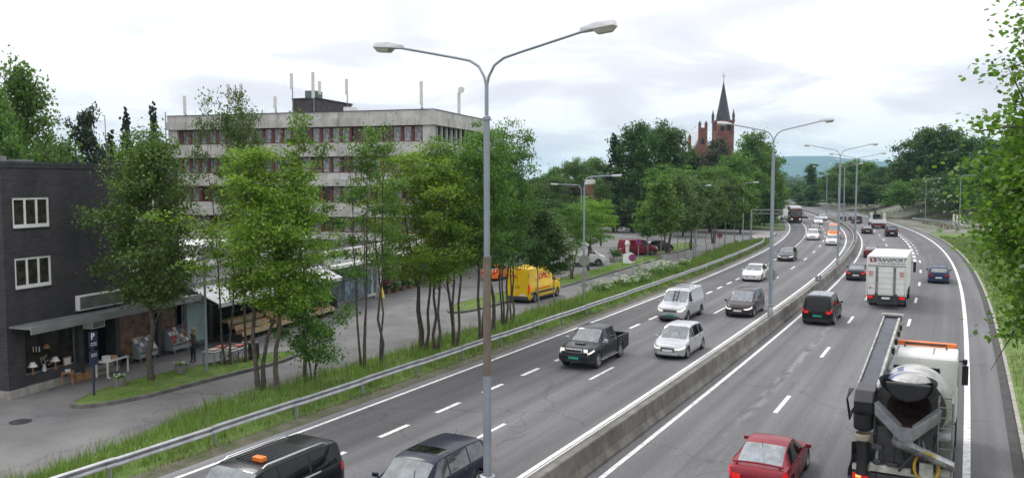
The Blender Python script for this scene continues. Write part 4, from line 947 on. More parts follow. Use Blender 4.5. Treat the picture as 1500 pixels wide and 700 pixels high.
def grass():
    rng = random.Random(3); P = []; Q = []
    while len(P) < 52000:
        s = 6 + 132 * rng.random() ** 1.5; e = verge_edge(s); o = rng.uniform(e - .12, -11.75); t = (o + 11.35) / (e + 11.35)
        P.append(RC(s, o, .02 + .16 * max(0, math.sin(math.pi * min(1, t)))))
    blades('verge_grass', 'long bright green grass on the verge behind the guard rail', P[:38000], .14, .52, 'grass', .034, 1)
    blades('verge_weeds', 'dry stalks and weeds mixed into the verge grass', P[38000:], .15, .75, 'grass_dry', .03, 7)
    while len(Q) < 9000:
        s = 6 + 130 * rng.random() ** 1.4; o = -11.62 + abs(rng.gauss(0, .16)); Q.append(RC(s, min(o, -11.2), .03))
    blades('roadside_grass', 'short patchy grass at the foot of the guard rail', Q, .06, .22, 'grass_dry', .03, 2)
    R = []
    while len(R) < 30000:
        s = 8 + 150 * rng.random() ** 1.3; o = 12.65 + abs(rng.gauss(0, 5.5)); R.append(RC(s, o, bank_h(s, o)))
    blades('bank_grass', 'rough grass on the bank right of the motorway', R, .12, .42, 'grass_dry', .034, 3)
    I = []
    for inn, cnt in zip(build_setting.isl, (7000, 9000, 2500)):
        xs = [p[0] for p in inn]; ys = [p[1] for p in inn]; n = 0
        poly = [tuple(p) for p in inn]
        while n < cnt:
            x, y = rng.uniform(min(xs), max(xs)), rng.uniform(min(ys), max(ys)); c = False; j = len(poly) - 1
            for i in range(len(poly)):
                if (poly[i][1] > y) != (poly[j][1] > y) and x < (poly[j][0] - poly[i][0]) * (y - poly[i][1]) / (poly[j][1] - poly[i][1]) + poly[i][0]: c = not c
                j = i
            if c: I.append((x, y, .1)); n += 1
    blades('island_grass', 'mown grass on the kerbed islands of the service road', I, .04, .12, 'grass', .03, 4)
    S = []
    while len(S) < 9000:
        s = rng.uniform(168, 330); o = rng.uniform(13 if s > 215 else 17, 46); 
        if math.sin(s * .21 + o * .3) + math.sin(o * .5 - s * .07) > -.2: S.append(RC(s, o, bank_h(s, o)))
    blades('dry_brush', 'dry brown brush covering the far soil bank', S, .2, .6, 'leaf_drybrush', .07, 5)
MT['leaf_drybrush'] = leaf_mat('dry_brush', (.12, .11, .075), (.23, .2, .14), .3)
grass()
def cow_parsley(s, o, sc, label):
    rng = np.random.default_rng(int(s * 7)); p = RC(s, o, .1); r = thing('cow_parsley', label, 'plant', p, 0, 'cow parsley on the verge'); T = MB(); C = []; L = []
    for i in range(34):
        a = rng.uniform(0, 6.28); R = rng.uniform(0, .85) * sc; h = rng.uniform(.6, 1.25) * sc; t = (R * math.cos(a) * 1.3, R * math.sin(a) * 1.3, h)
        T.tube([(R * math.cos(a), R * math.sin(a), -.05), t], [.012, .006], 4, cap=False); C.append(np.array(t) + rng.normal(size=(12, 3)) * np.array((.09, .09, .05)) * sc)
        L.append(np.array((t[0], t[1], h * .5)) + rng.normal(size=(16, 3)) * np.array((.14, .14, .16)))
    T.build('stems', MT['grass_stem'], r, fix=False); V, F = leaf_quads(np.concatenate(C), .085, rng, 1.5, 1.1); tag(ob('flowers', fast_mesh('flowers', V, F, MT['flower']), r), kind='stuff')
    V, F = leaf_quads(np.concatenate(L), .16, rng); ob('leaves', fast_mesh('leaves', V, F, MT['leaf_mid']), r)
MT['grass_stem'] = plain('stem_green', (.09, .15, .04), .8)
for s, o, sc, lab in [(72.5, -14.2, 1.0, 'white cow parsley clump nearest the square sign back'), (75.5, -13.6, .9, 'white cow parsley clump right of the sign back'), (81, -14.6, 1.45, 'tallest white cow parsley clump beside the round no-parking sign'), (83.5, -13.9, 1.2, 'white cow parsley clump just past the tallest one'), (69.5, -14.9, .8, 'small white cow parsley clump left of the sign back'), (92, -14.4, .7, 'last small white cow parsley clump on the verge')]:
    cow_parsley(s, o, sc, lab)

build_far()

# ================================================================== VEHICLES
PAINTS = {}
def PT(name, col, metal=.0, rough=.3, dirt=.2):
    if name not in PAINTS: PAINTS[name] = paint(name, col, metal, rough, dirt)
    return PAINTS[name]
_wheels = {}
def wheel_mesh(R, w, style='alloy'):
    k = (R, w, style)
    if k in _wheels: return _wheels[k]
    rr = R * (.66 if style != 'truck' else .55)
    t = MB(); t.lathe([(rr, -w / 2 + .015), (R * .9, -w / 2), (R * .985, -w * .36), (R, -w * .2), (R, w * .2), (R * .985, w * .36), (R * .9, w / 2), (rr, w / 2 - .015), (rr, -w / 2 + .015)], 24, (0, 0, 0), (0, 1, 0))
    tm = t.mesh('tyre', MT['rubber'], smooth=40)
    m = MB(); yo = w / 2 - .035
    m.lathe([(rr + .002, w / 2 - .012), (rr * .93, w / 2 - .012), (rr * .9, yo - .06), (0.001, yo - .06)], 24, (0, 0, 0), (0, 1, 0), 1)
    m.lathe([(rr + .002, w / 2 - .012), (rr + .002, w / 2 - .03), (rr * .9, w / 2 - .005), (rr * .88, yo - .03)], 24, (0, 0, 0), (0, 1, 0), 0)
    n = 5 if style == 'alloy' else 8
    for i in range(n):
        a = 2 * math.pi * i / n; c, s_ = math.cos(a), math.sin(a); hw = rr * (.15 if style == 'alloy' else .2)
        P = []
        for (rad, hw_) in ((rr * .12, hw * 1.2), (rr * .9, hw)):
            for sg in (-1, 1): P.append((c * rad - s_ * hw_ * sg, yo, s_ * rad + c * hw_ * sg))
        Q = [(p[0], p[1] - .04, p[2]) for p in P]
        m.add(P + Q, [(0, 1, 3, 2), (4, 6, 7, 5), (0, 4, 5, 1), (2, 3, 7, 6), (0, 2, 6, 4), (1, 5, 7, 3)], 0)
    m.lathe([(rr * .2, yo - .05), (rr * .2, yo + .012), (.001, yo + .016)], 12, (0, 0, 0), (0, 1, 0), 0)
    rm = m.mesh('rim', [MT['rim'] if style != 'steel' else MT['grey_metal'], MT['dark_metal']], smooth=30)
    _wheels[k] = (tm, rm); return _wheels[k]
def add_wheel(root, x, y, R, w, style='alloy'):
    tm, rm = wheel_mesh(R, w, style)
    e = ob('wheel', tm, root, (x, y, R)); e.rotation_euler = (0, 0, 0 if y > 0 else math.pi); e.data = tm
    ob('rim', rm, e); return e
def lin(x, pts): return float(np.interp(x, [p[0] for p in pts], [p[1] for p in pts]))
class Body:
    """lofted car body: local x forward, y left, z up, wheels on z = 0"""
    def __init__(b, L, W, H, top, belt, axles, R, plan=None, roofw=.74, zl=.20, crown=.03, soft=.05, bw=.955):
        b.L, b.W, b.H = L, W, H; b.top = sorted(top); b.belt = sorted(belt); b.axles = axles; b.R = R; b.roofw = roofw * W / 2; b.zl = zl; b.crown = crown; b.soft = soft; b.bw = bw
        h = W / 2; l = L / 2
        b.plan = sorted(plan) if plan else [(-l, .80 * h), (-l + .06, .88 * h), (-l + .25, .955 * h), (-l + .7, h), (l - .9, h), (l - .45, .96 * h), (l - .2, .88 * h), (l - .06, .74 * h), (l, .62 * h)]
    def f(b, x, pts):
        d = b.soft; l = b.L / 2
        return sum(lin(min(l, max(-l, x + k * d)), pts) for k in (-1, -.5, 0, .5, 1)) / 5
    def sec(b, x):
        w = lin(x, b.plan); zt = b.f(x, b.top); bz = min(b.f(x, b.belt), zt - .012); z0 = b.zl
        l = b.L / 2; edge = max(0, 1 - min(x + l, l - x) / .25)
        z0 += .07 * edge
        for xa in b.axles:
            R = b.R + .055; dx = abs(x - xa)
            if dx < R: z0 = max(z0, b.R + math.sqrt(R * R - dx * dx))
        k = min(1, max(0, (zt - bz) / (b.H - lin(0, b.belt))))
        z1 = max(z0 + .012, b.zl + .13 + .07 * edge); z2 = max(z1 + .012, bz * .62); z3 = max(z2 + .01, bz - .07); z4 = max(z3 + .008, bz)
        y5 = (1 - k) * w * .80 + k * min(b.roofw, w * .9); y6 = (1 - k) * w * .55 + k * min(b.roofw, w * .9) * .84
        c = b.crown
        return [(w * .955, z0), (w * .985, z1), (w, z2), (w * .99, z3), (w * b.bw, z4), (y5, z4 + (zt - z4) * (.93 if k > .2 else .75) - (c if k > .2 else 0) * .5), (y6, zt - c * .35), (0, zt)]
    def at(b, x, r, side):
        S = b.sec(x); i = min(6, int(r)); t = r - i
        return Vector((x, side * (S[i][0] * (1 - t) + S[i + 1][0] * t), S[i][1] * (1 - t) + S[i + 1][1] * t))
    def stations(b):
        l = b.L / 2; xs = set(np.round(np.linspace(-l, l, 30), 3))
        for p in b.top + b.belt + b.plan: xs.add(round(float(p[0]), 3))
        for xa in b.axles:
            for a in np.linspace(0, math.pi, 13): xs.add(round(float(xa + (b.R + .0549) * math.cos(a)), 3))
        xs = sorted(x for x in xs if -l <= x <= l); out = [xs[0]]
        for x in xs[1:]:
            if x - out[-1] > .012: out.append(x)
        return out
    def loft(b):
        m = MB(); rings = []; X = b.stations()
        for x in X:
            S = b.sec(x); rings.append([(x, y, z) for y, z in S] + [(x, -y, z) for y, z in S[-2::-1]])
        n = len(rings[0]); V = [p for r in rings for p in r]
        F = [(i * n + k, i * n + k + 1, (i + 1) * n + k + 1, (i + 1) * n + k) for i in range(len(X) - 1) for k in range(n - 1)]
        F.append(tuple(range(n))); F.append(tuple((len(X) - 1) * n + k for k in range(n))[::-1])
        return m.add(V, F)
    def patch(b, xb0, xb1, xt0, xt1, r0, r1, side, off=.006, nx=5, nr=3):
        """panel lying on the side: x range at the bottom and at the top, rows r0..r1"""
        V = []; 
        for j in range(nr + 1):
            r = r0 + (r1 - r0) * j / nr; t = j / nr
            for i in range(nx + 1):
                x = (xb0 + (xt0 - xb0) * t) * (1 - i / nx) + (xb1 + (xt1 - xb1) * t) * i / nx
                e = .02; p = b.at(x, r, side); l = b.L / 2
                dx = b.at(min(l, x + e), r, side) - b.at(max(-l, x - e), r, side); dr = b.at(x, min(6.99, r + .05), side) - b.at(x, max(0, r - .05), side)
                nrm = dx.cross(dr); nrm = nrm.normalized() if nrm.length > 1e-9 else Vector((0, side, 0))
                if nrm.y * side < 0 and abs(nrm.y) > .1: nrm = -nrm
                elif nrm.z < 0 and abs(nrm.y) <= .1: nrm = -nrm
                V.append((p, nrm))
        return b.slab(V, nx, nr, off)
    def across(b, x0, x1, q0=-.93, q1=.93, off=.008, nx=11, nq=8, rmin=5.0):
        """panel spanning the car across (windscreen, rear window, bonnet, roof), from x0 to x1"""
        V = []
        def S(x, q): return b.at(x, 7 - (7 - rmin) * abs(q) - 1e-6, 1 if q >= 0 else -1)
        for j in range(nq + 1):
            q = q0 + (q1 - q0) * j / nq
            for i in range(nx + 1):
                x = x0 + (x1 - x0) * i / nx; p = S(x, q); l = b.L / 2
                n = (S(min(l, x + .02), q) - S(max(-l, x - .02), q)).cross(S(x, min(1, q + .05)) - S(x, max(-1, q - .05)))
                n = n.normalized() if n.length > 1e-9 else Vector((0, 0, 1)); n = -n if n.z < 0 else n
                V.append((p, n))
        return b.slab(V, nx, nq, off)
    def slab(b, V, nx, nr, off):
        m = MB(); A = [p + n * off for p, n in V]; B = [p - n * .015 for p, n in V]; N = len(A); w = nx + 1
        F = [(j * w + i, j * w + i + 1, (j + 1) * w + i + 1, (j + 1) * w + i) for j in range(nr) for i in range(nx)]
        edge = [i for i in range(w)] + [j * w + nx for j in range(1, nr + 1)] + [nr * w + i for i in range(nx - 1, -1, -1)] + [j * w for j in range(nr - 1, 0, -1)]
        F += [(edge[k], edge[(k + 1) % len(edge)], edge[(k + 1) % len(edge)] + N, edge[k] + N) for k in range(len(edge))]
        return m.add(A + B, F)
def make_car(label, name, cat, s, o, B, pt, onc, windows, wind, rear=None, doors=(), head=True, lit=False, tail_lit=False, plate='white', rails=False, rim='alloy', lower=None, grille=True, group=None, heads=(2.75, 3.75, .40), tails=(2.6, 3.9, .30), pos=None, rz=None, detail=True, hood=None, glass=None, trim=None):
    th = RH(s) if s is not None else 0
    p = RC(s, o) if pos is None else pos; a = (math.pi / 2 - th + (math.pi if onc else 0)) if rz is None else rz
    r = thing(name, label, cat, p, a, group); l = B.L / 2; W = B.W; gl = glass or MT['glass']; M = pt
    B.loft().build('body', M, r, smooth=38)
    u = MB(); u.bx(-l + .25, l - .25, -W / 2 + .27, W / 2 - .27, .16, .62); u.build('underbody', MT['black'], r)
    # lower bumpers
    for sg in (-1, 1):
        h = lin(sg * l, B.plan)
        MB().box((sg * (l - .02), 0, .31), (.12, 2 * h * .98, .16)).build('bumper', lower or M, r, bevel=.03)
    for sd in (-1, 1):
        for w in windows:
            xb0, xb1, xt0, xt1 = w[:4]
            B.patch(xb0, xb1, xt0, xt1, 4.06, 4.93, sd).build('side_window', w[4] if len(w) > 4 else MT['dark_glass'], r, smooth=40)
        for d in doors:
            dd = B.patch(d[0], d[1], d[0], d[1], 1.1, 3.98, sd, .009, 5, 4).build('door', M, r, smooth=40)
            if detail:
                q = B.at(d[0] + .13 if True else 0, 3.35, sd); MB().box((q.x, q.y + sd * .02, q.z), (.17, .035, .03)).build('door_handle', MT['chrome'] if trim == 'chrome' else MT['black'], dd)
        for x in B.axles: add_wheel(r, x, sd * (W / 2 - .115), B.R, .21, rim)
        if detail:
            mx = wind[0] - .12; q = B.at(mx, 4.05, sd)
            mr = MB(); mr.box((q.x, q.y + sd * .12, q.z + .06), (.09, .17, .115)); mr.box((q.x, q.y + sd * .02, q.z + .02), (.06, .12, .04)); mr.build('wing_mirror', M, r, bevel=.02)
        if lower is not None: B.patch(-l + .3, l - .3, -l + .3, l - .3, .05, 1.05, sd, .012, 24, 1).build('sill_trim', lower, r)
        B.patch(l - heads[2], l - .015, l - heads[2] * .95, l - .02, heads[0], heads[1], sd, .010, 5, 2).build('headlight', MT['lit_head'] if lit else MT['head_lens'], r, smooth=40)
        B.patch(-l + .012, -l + tails[2], -l + .02, -l + tails[2] * .9, tails[0], tails[1], sd, .010, 4, 2).build('tail_light', MT['lit_tail'] if tail_lit else MT['tail_lens'], r, smooth=40)
        hr = lin(-l, B.plan)
        z0, z1 = B.at(-l + .01, tails[0], 1).z, B.at(-l + .01, tails[1], 1).z
        MB().box((-l - .004, sd * (hr - .13), (z0 + z1) / 2), (.02, .24, (z1 - z0))).build('tail_light', MT['lit_tail'] if tail_lit else MT['tail_lens'], r, bevel=.006)
        hf = lin(l, B.plan); z0, z1 = B.at(l - .01, heads[0], 1).z, B.at(l - .01, heads[1], 1).z
        MB().box((l + .0, sd * (hf - .06), (z0 + z1) / 2), (.03, .22, (z1 - z0) * .95)).build('headlight', MT['lit_head'] if lit else MT['head_lens'], r, bevel=.01)
        if rails: MB().tube([B.at(x, 5.6, sd) + Vector((0, 0, z)) for x, z in ((wind[1] - .25, .0), (wind[1] - .4, .055), (-l + .8, .055), (-l + .62, .0))], .02, 6).build('roof_rail', MT['chrome'] if rails == 'chrome' else MT['black'], r, smooth=50)
    B.across(wind[0], wind[1], -.95, .95).build('windscreen', gl, r, smooth=40)
    if rear: B.across(rear[0], rear[1], -.88, .88).build('rear_window', rear[2] if len(rear) > 2 else gl, r, smooth=40)
    if hood: B.across(hood[0], hood[1], -.9, .9, .009).build('bonnet', M, r, smooth=40)
    hf = lin(l, B.plan); zt = B.sec(l)[7][1]
    if grille:
        g = MB().box((l + .004, 0, zt - .12), (.03, hf * 1.3, .12)).build('grille', MT['black'], r, bevel=.008)
        MB().box((l + .022, 0, zt - .115), (.01, hf * 1.2, .02)).build('grille_bar', MT['chrome'], g)
    MB().box((l + .006, 0, .36), (.03, hf * 1.5, .12)).build('lower_intake', MT['black'], r, bevel=.01)
    pm = MT['plate_' + plate]; pb = B.at(-l, 2.2, 1).z
    MB().box((l + .03, 0, .47), (.012, .52, .115)).build('licence_plate', pm, r); MB().box((-l - .012, 0, pb), (.012, .52, .115)).build('licence_plate', pm, r)
    if detail:
        for x in (wind[0] + .03,): MB().tube([B.at(x, 6.2, 1) + Vector((0, 0, .02)), B.at(wind[0] - .32, 6.6, 1) + Vector((0, 0, .02))], .012, 4).build('wiper', MT['black'], r)
        MB().tube([(-l + .9, 0, B.H - .05), (-l + .72, 0, B.H + .2)], [.012, .005], 5).build('aerial', MT['black'], r)
    return r
# ---- body families -------------------------------------------------
def hatch(L=4.15, W=1.72, H=1.50, hood=.92, nose=.74, R=.31):
    l = L / 2
    return Body(L, W, H, [(l, nose - .12), (l - .05, nose), (l - .25, nose + .08), (l - 1.0, hood), (l - 1.62, H - .1), (l - 1.95, H - .02), (l - 2.5, H), (-l + .75, H - .06), (-l + .42, H - .14), (-l + .10, .98), (-l + .03, .88), (-l, .74)],
                [(l, .62), (l - .6, .80), (l - 1.0, .9), (0, .93), (-l + .1, .98), (-l, .90)], (l - .78, -l + .68), R)
def sedan(L=4.6, W=1.77, H=1.44, R=.32):
    l = L / 2
    return Body(L, W, H, [(l, .58), (l - .05, .68), (l - .25, .76), (l - 1.2, .92), (l - 1.9, H - .06), (l - 2.3, H), (-l + 1.65, H - .03), (-l + 1.35, H - .1), (-l + .72, .99), (-l + .12, .97), (-l + .03, .9), (-l, .72)],
                [(l, .58), (l - .6, .78), (l - 1.2, .89), (0, .92), (-l + .7, .95), (-l, .9)], (l - .85, -l + 1.0), R, roofw=.70)
def wagon(L=4.7, W=1.78, H=1.47, R=.32):
    l = L / 2
    return Body(L, W, H, [(l, .58), (l - .05, .68), (l - .25, .77), (l - 1.2, .93), (l - 1.85, H - .07), (l - 2.2, H - .01), (-l + 1.2, H), (-l + .5, H - .05), (-l + .33, H - .13), (-l + .07, .99), (-l + .02, .9), (-l, .72)],
                [(l, .58), (l - .6, .78), (l - 1.2, .9), (0, .93), (-l + .1, .97), (-l, .9)], (l - .85, -l + .95), R, roofw=.72)
def suv(L=4.85, W=1.92, H=1.80, R=.37, hood=1.08, nose=.9):
    l = L / 2
    return Body(L, W, H, [(l, nose - .14), (l - .04, nose), (l - .25, nose + .08), (l - 1.15, hood), (l - 1.72, H - .1), (l - 2.05, H - .02), (-l + 1.2, H), (-l + .3, H - .03), (-l + .18, H - .1), (-l + .05, 1.12), (-l + .02, 1.02), (-l, .8)],
                [(l, .76), (l - .5, .95), (l - 1.15, 1.05), (0, 1.09), (-l + .1, 1.12), (-l, 1.02)], (l - .86, -l + .95), R, roofw=.76, zl=.27)
def mpv(L=4.65, W=1.85, H=1.66, R=.33):
    l = L / 2
    return Body(L, W, H, [(l, .64), (l - .05, .76), (l - .25, .84), (l - .85, .99), (l - 1.75, H - .12), (l - 2.1, H - .02), (-l + 1.6, H), (-l + .5, H - .06), (-l + .35, H - .14), (-l + .07, 1.0), (-l, .78)],
                [(l, .64), (l - .5, .82), (l - .9, .93), (0, .99), (-l + .1, 1.04), (-l, .95)], (l - .86, -l + .85), R, roofw=.74)
def van(L=4.9, W=1.92, H=1.96, R=.34, hood=1.12, nose=.98, cowl=.95, ws=.75, belt=1.12):
    l = L / 2
    return Body(L, W, H, [(l, nose - .2), (l - .04, nose), (l - .15, nose + .05), (l - cowl, hood + .06), (l - cowl - ws, H - .1), (l - cowl - ws - .3, H - .02), (-l + .5, H), (-l + .12, H - .03), (-l + .05, H - .1), (-l + .02, H - .3), (-l, 1.1)],
                [(l, .8), (l - .3, 1.0), (l - cowl, belt), (-l, belt + .02)], (l - .9, -l + .95), R, roofw=.80, zl=.24, plan=[(-l, .92 * W / 2), (-l + .06, .97 * W / 2), (-l + .3, W / 2), (l - .9, W / 2), (l - .4, .95 * W / 2), (l - .15, .87 * W / 2), (l - .04, .76 * W / 2), (l, .68 * W / 2)])
def W4(B, x_front, x_back, n=3, rake_f=.75, rake_b=.25, gap=.07, glass=None):
    """n side panes between the windscreen foot and the rear"""
    xs = np.linspace(x_front, x_back, n + 1); out = []
    for i in range(n):
        a, b = xs[i], xs[i + 1]; ta = a - (rake_f if i == 0 else .02); tb = b + (rake_b if i == n - 1 else -.02)
        e = (b + gap, a, tb + gap, ta)
        out.append(e if glass is None else (*e, glass))
    return out
black = PT('paint_black', (.010, .010, .012)); navy = PT('paint_navy', (.014, .015, .032)); silver = PT('paint_silver', (.50, .51, .53), .35); redp = PT('paint_red', (.22, .012, .024)); white = PT('paint_white', (.68, .68, .66))
bluep = PT('paint_blue', (.008, .022, .075)); greyp = PT('paint_grey', (.06, .06, .065), .2); brownp = PT('paint_brown_grey', (.035, .028, .03), .1); dgreen = PT('paint_dark_green', (.014, .02, .02)); maroon = PT('paint_maroon', (.07, .008, .012)); yellow = PT('paint_yellow', (.78, .50, .012), dirt=.12); orange = PT('paint_orange', (.75, .18, .015)); hilux_p = PT('paint_charcoal', (.018, .02, .025), .15); vanred = PT('paint_van_red', (.20, .014, .03))
# -- oncoming carriageway
def oncoming():
    B = suv(5.05, 2.0, 1.77, .38); l = B.L / 2
    r = make_car('black SUV with orange box and bright roof rails at the bottom edge', 'suv', 'car', 22.0, -5.65, B, black, True, W4(B, l - 1.3, -l + .28, 3, .62, .2), (l - 1.2, l - 1.78), (-l + .06, -l + .17), ((.35, 1.35), (-.75, .3)), rails='chrome', trim='chrome', hood=(l - 1.1, l - .2))
    q = Vector((l - 2.35, .28, B.H + .0)); bb = MB().box((q.x, q.y, q.z + .055), (.20, .34, .13)).build('roof_box', MT['amber'], r, bevel=.03)
    for k in range(7): MB().box((-.5, -.42 + k * .14, B.H - .008), (1.6, .045, .03)).build('roof_rib', MT['black'], r, bevel=.008)
    for sd in (-1, 1): B.patch(-1.4, 1.3, -1.4, 1.3, 3.93, 4.06, sd, .014, 8, 1).build('window_trim', MT['chrome'], r)
    B = wagon(4.75, 1.8, 1.5, .32); l = B.L / 2
    r = make_car('navy blue estate car with sunroof at the bottom beside the lamp post', 'estate_car', 'car', 25.3, -2.55, B, navy, True, W4(B, l - 1.35, -l + .3, 3, .62, .22, glass=MT['glass_seen']), (l - 1.22, l - 1.80), (-l + .09, -l + .31), ((.2, 1.15), (-.8, .15)), hood=(l - 1.15, l - .2))
    B.across(l - 2.75, l - 2.2, -.62, .62, .008).build('sunroof', MT['dark_glass'], r, smooth=40)
    B = hatch(4.25, 1.74, 1.56); l = B.L / 2
    make_car('silver hatchback in the middle lane left of the barrier', 'hatchback', 'car', 49.2, -2.6, B, silver, True, W4(B, l - 1.05, -l + .35, 3, .58, .25), (l - 1.02, l - 1.66), (-l + .12, -l + .40), ((.05, 1.0), (-.85, .0)), lit=True, hood=(l - .95, l - .2))
    B = van(4.95, 1.92, 1.97); l = B.L / 2
    r = make_car('silver panel van with roof bars and a ladder', 'van', 'van', 60.7, -5.95, B, silver, True, [(l - 1.98, l - 1.08, l - 1.95, l - 1.62)], (l - .98, l - 1.68), None, ((.55, 1.55),), lit=True, lower=MT['dark_trim'], plate='green', rim='steel')
    for x in (-.3, -1.3, .55):
        MB().tube([(x, -.72, B.H - .02), (x, -.72, B.H + .12), (x, .72, B.H + .12), (x, .72, B.H - .02)], .02, 6).build('roof_bar', MT['black'], r)
    # ladder leaning at the windscreen side of the roof load, as seen through the glass line
    lad = thing('ladder', 'dark ladder tied upright against the silver van windscreen', 'ladder', r.location, r.rotation_euler[2])
    for y in (-.13, .13): MB().tube([B.at(l - 1.02, 7 - 1e-6, 1) + Vector((.05, y, .03)), B.at(l - 1.66, 7 - 1e-6, 1) + Vector((.05, y, .05))], .022, 6).build('rail', MT['black'], lad)
    for t in (.15, .5, .85): P = B.at(l - 1.02 - .64 * t, 7 - 1e-6, 1) + Vector((.05, 0, .04)); MB().tube([P + Vector((0, -.13, 0)), P + Vector((0, .13, 0))], .016, 6).build('rung', MT['black'], lad)
    B = mpv(4.66, 1.88, 1.68); l = B.L / 2
    make_car('dark brown-grey people carrier beside the second lamp post', 'people_carrier', 'car', 64.4, -2.55, B, brownp, True, W4(B, l - 1.0, -l + .3, 3, .75, .22), (l - .88, l - 1.8), (-l + .12, -l + .33), ((.15, 1.1), (-.85, .1)), lit=True, hood=(l - .82, l - .2))
    B = sedan(4.6, 1.78, 1.45); l = B.L / 2
    make_car('white saloon in the left lane behind the silver van', 'saloon_car', 'car', 85.2, -5.95, B, white, True, W4(B, l - 1.3, -l + .95, 2, .55, .45), (l - 1.22, l - 1.94), (-l + .75, -l + 1.33), ((.1, 1.1), (-.8, .05)), lit=False)
    B = wagon(4.6, 1.78, 1.45); l = B.L / 2
    make_car('dark grey estate car with roof rails in the left lane', 'estate_car', 'car', 106.6, -6.1, B, greyp, True, W4(B, l - 1.35, -l + .3, 3, .62, .22), (l - 1.22, l - 1.9), (-l + .09, -l + .31), ((.2, 1.15), (-.8, .15)), lit=True, rails='black')
    FG = 'distant oncoming cars'
    B = mpv(4.5, 1.82, 1.62); l = B.L / 2
    make_car('white people carrier far up the left lane, leading a dark red car', 'people_carrier', 'car', 144.4, -5.95, B, white, True, W4(B, l - 1.0, -l + .3, 3, .75, .22), (l - .88, l - 1.8), None, (), lit=True, group=FG, detail=False)
    B = wagon(4.6, 1.8, 1.5); l = B.L / 2
    make_car('dark red estate car with roof load close behind the white people carrier', 'estate_car', 'car', 163, -6.0, B, maroon, True, W4(B, l - 1.35, -l + .3, 3, .62, .22), (l - 1.22, l - 1.9), None, (), lit=True, group=FG, rails='black', detail=False)
    B = hatch(4.2, 1.78, 1.48); l = B.L / 2
    make_car('white hatchback in the inner lane just ahead of the orange van', 'hatchback', 'car', 133.8, -2.85, B, white, True, W4(B, l - 1.05, -l + .35, 3, .58, .25), (l - 1.02, l - 1.66), None, (), lit=True, group=FG, detail=False)
    B = van(4.9, 1.95, 2.25); l = B.L / 2
    make_car('bright orange van behind the white hatchback', 'van', 'van', 148.8, -3.0, B, orange, True, [(l - 1.98, l - 1.08, l - 1.95, l - 1.62)], (l - .98, l - 1.68), None, (), lit=True, group=FG, detail=False)
    B = sedan(4.5, 1.78, 1.45); l = B.L / 2
    make_car('white saloon far away behind the dark red estate car', 'saloon_car', 'car', 194.7, -4.5, B, white, True, W4(B, l - 1.3, -l + .95, 2, .55, .45), (l - 1.22, l - 1.94), None, (), lit=True, group=FG, detail=False)
    make_car('silver saloon far away near the end of the barrier', 'saloon_car', 'car', 214, -1.9, B, silver, True, W4(B, l - 1.3, -l + .95, 2, .55, .45), (l - 1.22, l - 1.94), None, (), lit=True, group=FG, detail=False)
    make_car('grey saloon glimpsed beyond the distant red coach', 'saloon_car', 'car', 226, -5.2, B, greyp, True, W4(B, l - 1.3, -l + .95, 2, .55, .45), (l - 1.22, l - 1.94), None, (), lit=True, group=FG, detail=False)
    B = van(5.0, 1.95, 2.0); l = B.L / 2
    make_car('white van at the far left of the road by the trees', 'van', 'van', 217, -10.0, B, white, True, [(l - 1.98, l - 1.08, l - 1.95, l - 1.62)], (l - .98, l - 1.68), None, (), lit=True, group=FG, detail=False)
    make_car('second white van farther along the tree-lined left edge', 'van', 'van', 262, -9.5, B, white, True, [(l - 1.98, l - 1.08, l - 1.95, l - 1.62)], (l - .98, l - 1.68), None, (), lit=True, group=FG, detail=False)
